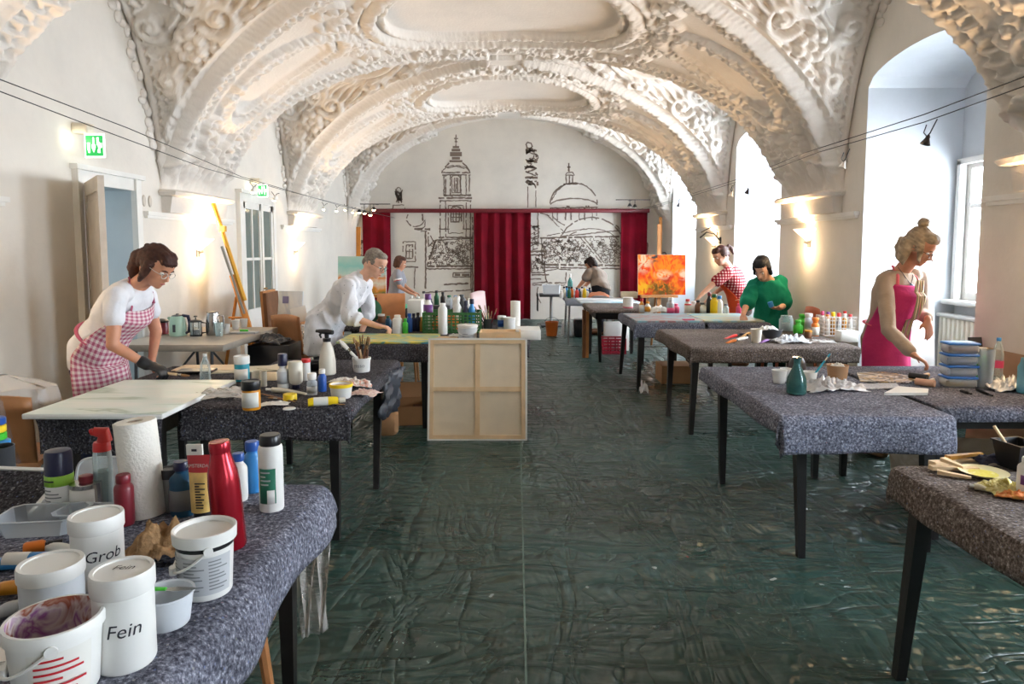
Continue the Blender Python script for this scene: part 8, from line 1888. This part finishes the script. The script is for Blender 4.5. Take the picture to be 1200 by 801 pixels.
heap('silver_foil', 'silver foil hanging at left corner of the turquoise board table', 'foil', (1.20, 7.2, .45), (.04, .05, .14), 5.6, W_['foil'], amp=.7)
bpy.data.objects['silver_foil'].location = (1.33, 7.03, .001); bpy.data.objects['silver_foil'].scale = (1, 1, 1)
# --- far right: pale boards, metal table, bottles, bending woman's table
R5 = (.78, 1.55, 10.55, 11.35)
t = thing('metal_table', 'light metal legged table with blue white boards far right', 'table', ((R5[0]+R5[1])/2, (R5[2]+R5[3])/2, 0)); a, b = (R5[1]-R5[0])/2, (R5[3]-R5[2])/2
MB().box(-a, a, -b, b, .672, .700, bev=.005).build('tabletop', W_['lgrey'], t)
for sx in (-1, 1):
    for sy in (-1, 1): MB().tube([(sx*(a-.05), sy*(b-.05), .69), (sx*(a-.03), sy*(b-.03), 0)], .018, 10).build('leg', W_['silver'], t)
cloth('grey plastic cover on the metal legged table', *R5, (.05, .02, .12, .03), mat('grey_plastic_cover', (140, 146, 156), .35, var=.15, bump=.3, bscale=20), 41, step=.03)
x0, x1 = at(681, 350, 9.6).x, at(764, 350, 9.6).x
t = thing('long_table', 'long dark table carrying stacked pale boards far right', 'table', ((.98+1.75)/2, 10.1, 0)); MB().box(-.36, .4, -.28, .28, .67, .70).build('tabletop', W_['dgrey'], t, smooth=False)
for sx in (-1, 1):
    for sy in (-1, 1): MB().tube([(sx*.32, sy*.24, .68), (sx*.32, sy*.24, 0)], .02, 8).build('leg', black_wood, t)
for k, (x0_, x1_, Y, mm, lab) in enumerate(((.93, 1.80, 9.88, 'pale_blue_white', 'long pale blue painted board lying on the far right table'), (.90, 1.72, 9.93, 'white_board', 'white board stacked over the pale blue board'))):
    o = MB().box(-(x1_-x0_)/2, (x1_-x0_)/2, -.2, .2, 0, .028, bev=.003).build('painting_board', painted(mm, [(190, 206, 214), (222, 226, 228), (150, 190, 206), (226, 226, 222)] if k == 0 else [(222, 222, 220), (206, 212, 216), (228, 228, 226)], 3, 1, .4, k), loc=((x0_+x1_)/2, Y+.18, .7005+.029*k)); tag(o, lab, 'board')
rb2 = random.Random(31); nmz = ['white', 'off', 'sky', 'dgreen', 'orange', 'clear', 'red', 'dgrey', 'white', 'yellow', 'lgrey', 'navy']
wordc = dict(white='white', off='ivory', sky='blue', dgreen='dark green', orange='orange', clear='clear', red='red', dgrey='dark grey', yellow='yellow', lgrey='pale grey', navy='navy')
for k in range(12):
    px = 658+k*3.0; Y = 10.72+.18*(k % 3); far('%s bottle on the metal legged table, %s' % (wordc[nmz[k]], ['far left end', 'second from left', 'third from left', 'fourth from left', 'left of the middle', 'in the middle front', 'right of the middle', 'fifth from right', 'fourth from right', 'third from right', 'second from right', 'far right end'][k]), px, Y, 4.6, 9+5*rb2.random(), nmz[k], rb2.choice(['white', 'black', 'red', 'sky']), None, grp='bottles on the metal legged table')
far('tall clear turquoise bottle standing on the metal legged table', 668, 11.2, 6, 26, 'tealglass', 'white', None, neck=.35, grp='bottles on the metal legged table')
heap('orange_cloth', 'pinkish orange cushion before the bending woman', 'cushion', (at(702, 350, 10.25).x, 10.3, .7005), (.17, .12, .15), 8.3, mat('salmon_cloth', (206, 140, 110), .8), amp=.15, fq=1.5)
bpy.data.objects['orange_cloth'].location.y = 10.62; bpy.data.objects['orange_cloth'].location = (at(702, 350, 10.8).x, 10.95, ZO)
ubox('cream_box', 'cream flat carton right of the salmon cushion', 'box', at(729, 350, 10.2).x, at(747, 350, 10.2).x, 10.18, 10.36, .7295+.0285, .7295+.12, 'cream'); bpy.data.objects['cream_box'].location.z = .7585
# black tray table by the end wall with plastic box
pY = 13.2; xx = at(646, 345, pY).x; t = thing('tray_table', 'black pedestal tray table by the end wall', 'table', (xx, pY, 0)); zt5 = at(646, 344, pY).z
MB().box(-.23, .23, -.2, .2, zt5-.05, zt5, bev=.008).build('tray_top', W_['dgrey'], t); MB().tube([(0, 0, .02), (0, 0, zt5-.04)], .028, 10).build('post', W_['grey'], t); MB().box(-.2, .2, -.2, .2, 0, .03, bev=.01).build('foot', W_['dgrey'], t)
o = solid(MB().grid([[(-.27+.012*math.sin(j*2.0), -.17+.34*j/10, zt5+.004-(0 if i == 0 else .33*i/6)+(0)) for j in range(11)] for i in range(7)]).build('black_cloth', W_['black'], loc=(xx, pY, 0)), .006); tag(o, 'black cloth hanging over left side of the pedestal tray table', 'cloth')
t = tray('translucent storage box on the black pedestal tray table', 648, 342, .34, .26, .17, m='milk'); t.location = (xx+.0, pY, zt5+.001)
# floor items at right
p = onz(647, 394, 0); t = thing('orange_bucket', 'small orange bucket on floor under the metal legged table', 'bucket', (p.x, p.y+.1, 0)); MB().lathe([(.085, 0), (.09, .01), (.115, .24), (.12, .245), (.11, .245), (.085, .012), (.001, .012)], 26).build('body', mat('orange_bucket_plastic', (206, 106, 40), .45), t); MB().tube([(.118*math.cos(a), -.0, .24+.08*math.sin(a)) for a in np.linspace(0, PI, 16)], .004, 6).build('handle', W_['dgrey'], t)
p = onz(720, 415, 0); t = thing('red_crate', 'dark red plastic crate on floor behind the table leg', 'crate', (p.x, p.y+.15, 0)); a, b, h = .17, .14, .22; m = MB().box(-a, a, -b, b, 0, .01)
for z in np.linspace(.02, .2, 5): m.box(-a, a, -b, -b+.008, z, z+.022).box(-a, a, b-.008, b, z, z+.022).box(-a, -a+.008, -b, b, z, z+.022).box(a-.008, a, -b, b, z, z+.022)
for sx in (-1, -.33, .33, 1): m.box(sx*(a-.01)-.01, sx*(a-.01)+.01, -b-.002, -b+.008, 0, h).box(sx*(a-.01)-.01, sx*(a-.01)+.01, b-.008, b+.002, 0, h)
for sy in (-.5, .5): m.box(-a-.002, -a+.008, sy*b-.01, sy*b+.01, 0, h).box(a-.008, a+.002, sy*b-.01, sy*b+.01, 0, h)
m.build('crate_wall', mat('crate_red', (150, 20, 44), .45), t, smooth=False)
p = onz(678, 388, 0); ubox('black_case', 'black equipment case on floor behind the metal table', 'case', p.x-.14, p.x+.15, 11.5, 11.75, 0, .30, 'black', bev=.02)
ubox('white_sack', 'grey white sack beside the black equipment case', 'sack', at(655, 390, 11.6).x+.05, at(666, 390, 11.6).x+.1, 11.5, 11.72, 0, .28, 'lgrey', bev=.05)
for k, (px, lab) in enumerate(((694, 'honey wooden plank upright beside the black table leg'), (698, 'second wooden plank upright beside the table leg'))):
    o = MB().box(-.02, .02, -.05, .05, 0, .66-.02*k).build('wooden_plank', W_['mwood'] if k else W_['dwood'], loc=(at(px, 400, 8.98).x-.075, 9.35+.0*k, 0), smooth=False); tag(o, lab, 'plank', 'planks by the far table leg')
p = onz(765, 438, 0); ubox('cardboard_box', 'cardboard box on floor under the turquoise board table', 'box', p.x-.02, p.x+.34, 7.5, 7.85, 0, .2, 'card', bev=0)
ubox('white_box', 'white storage box on floor behind the red crate', 'box', 1.30, 1.66, 9.98, 10.1, 0, .42, 'paper')
cpos = at(940, 355, 8.75); chair('wooden_chair', 'red brown wooden chair behind the woman in green smock', (2.85, 7.08, 0), RD(-90), mat('red_brown_wood', (150, 76, 46), .4, var=.12), h=.88, group='brown wooden chairs')
t = thing('iron_bracket', 'black bent iron bracket on the pier beside the second right sconce', 'bracket', (XR, 10.35, 1.62)); MB().box(-.02, 0, -.03, .03, -.05, .05).tube([(-.01, 0, .0), (-.10, 0, .10), (-.22, -.02, .12), (-.32, -.03, .04)], .012, 8).tube([(-.06, 0, .06), (-.05, .0, .16), (-.15, .0, .2), (-.3, -.02, .12)], .009, 8).build('scroll_iron', W_['black'], t)
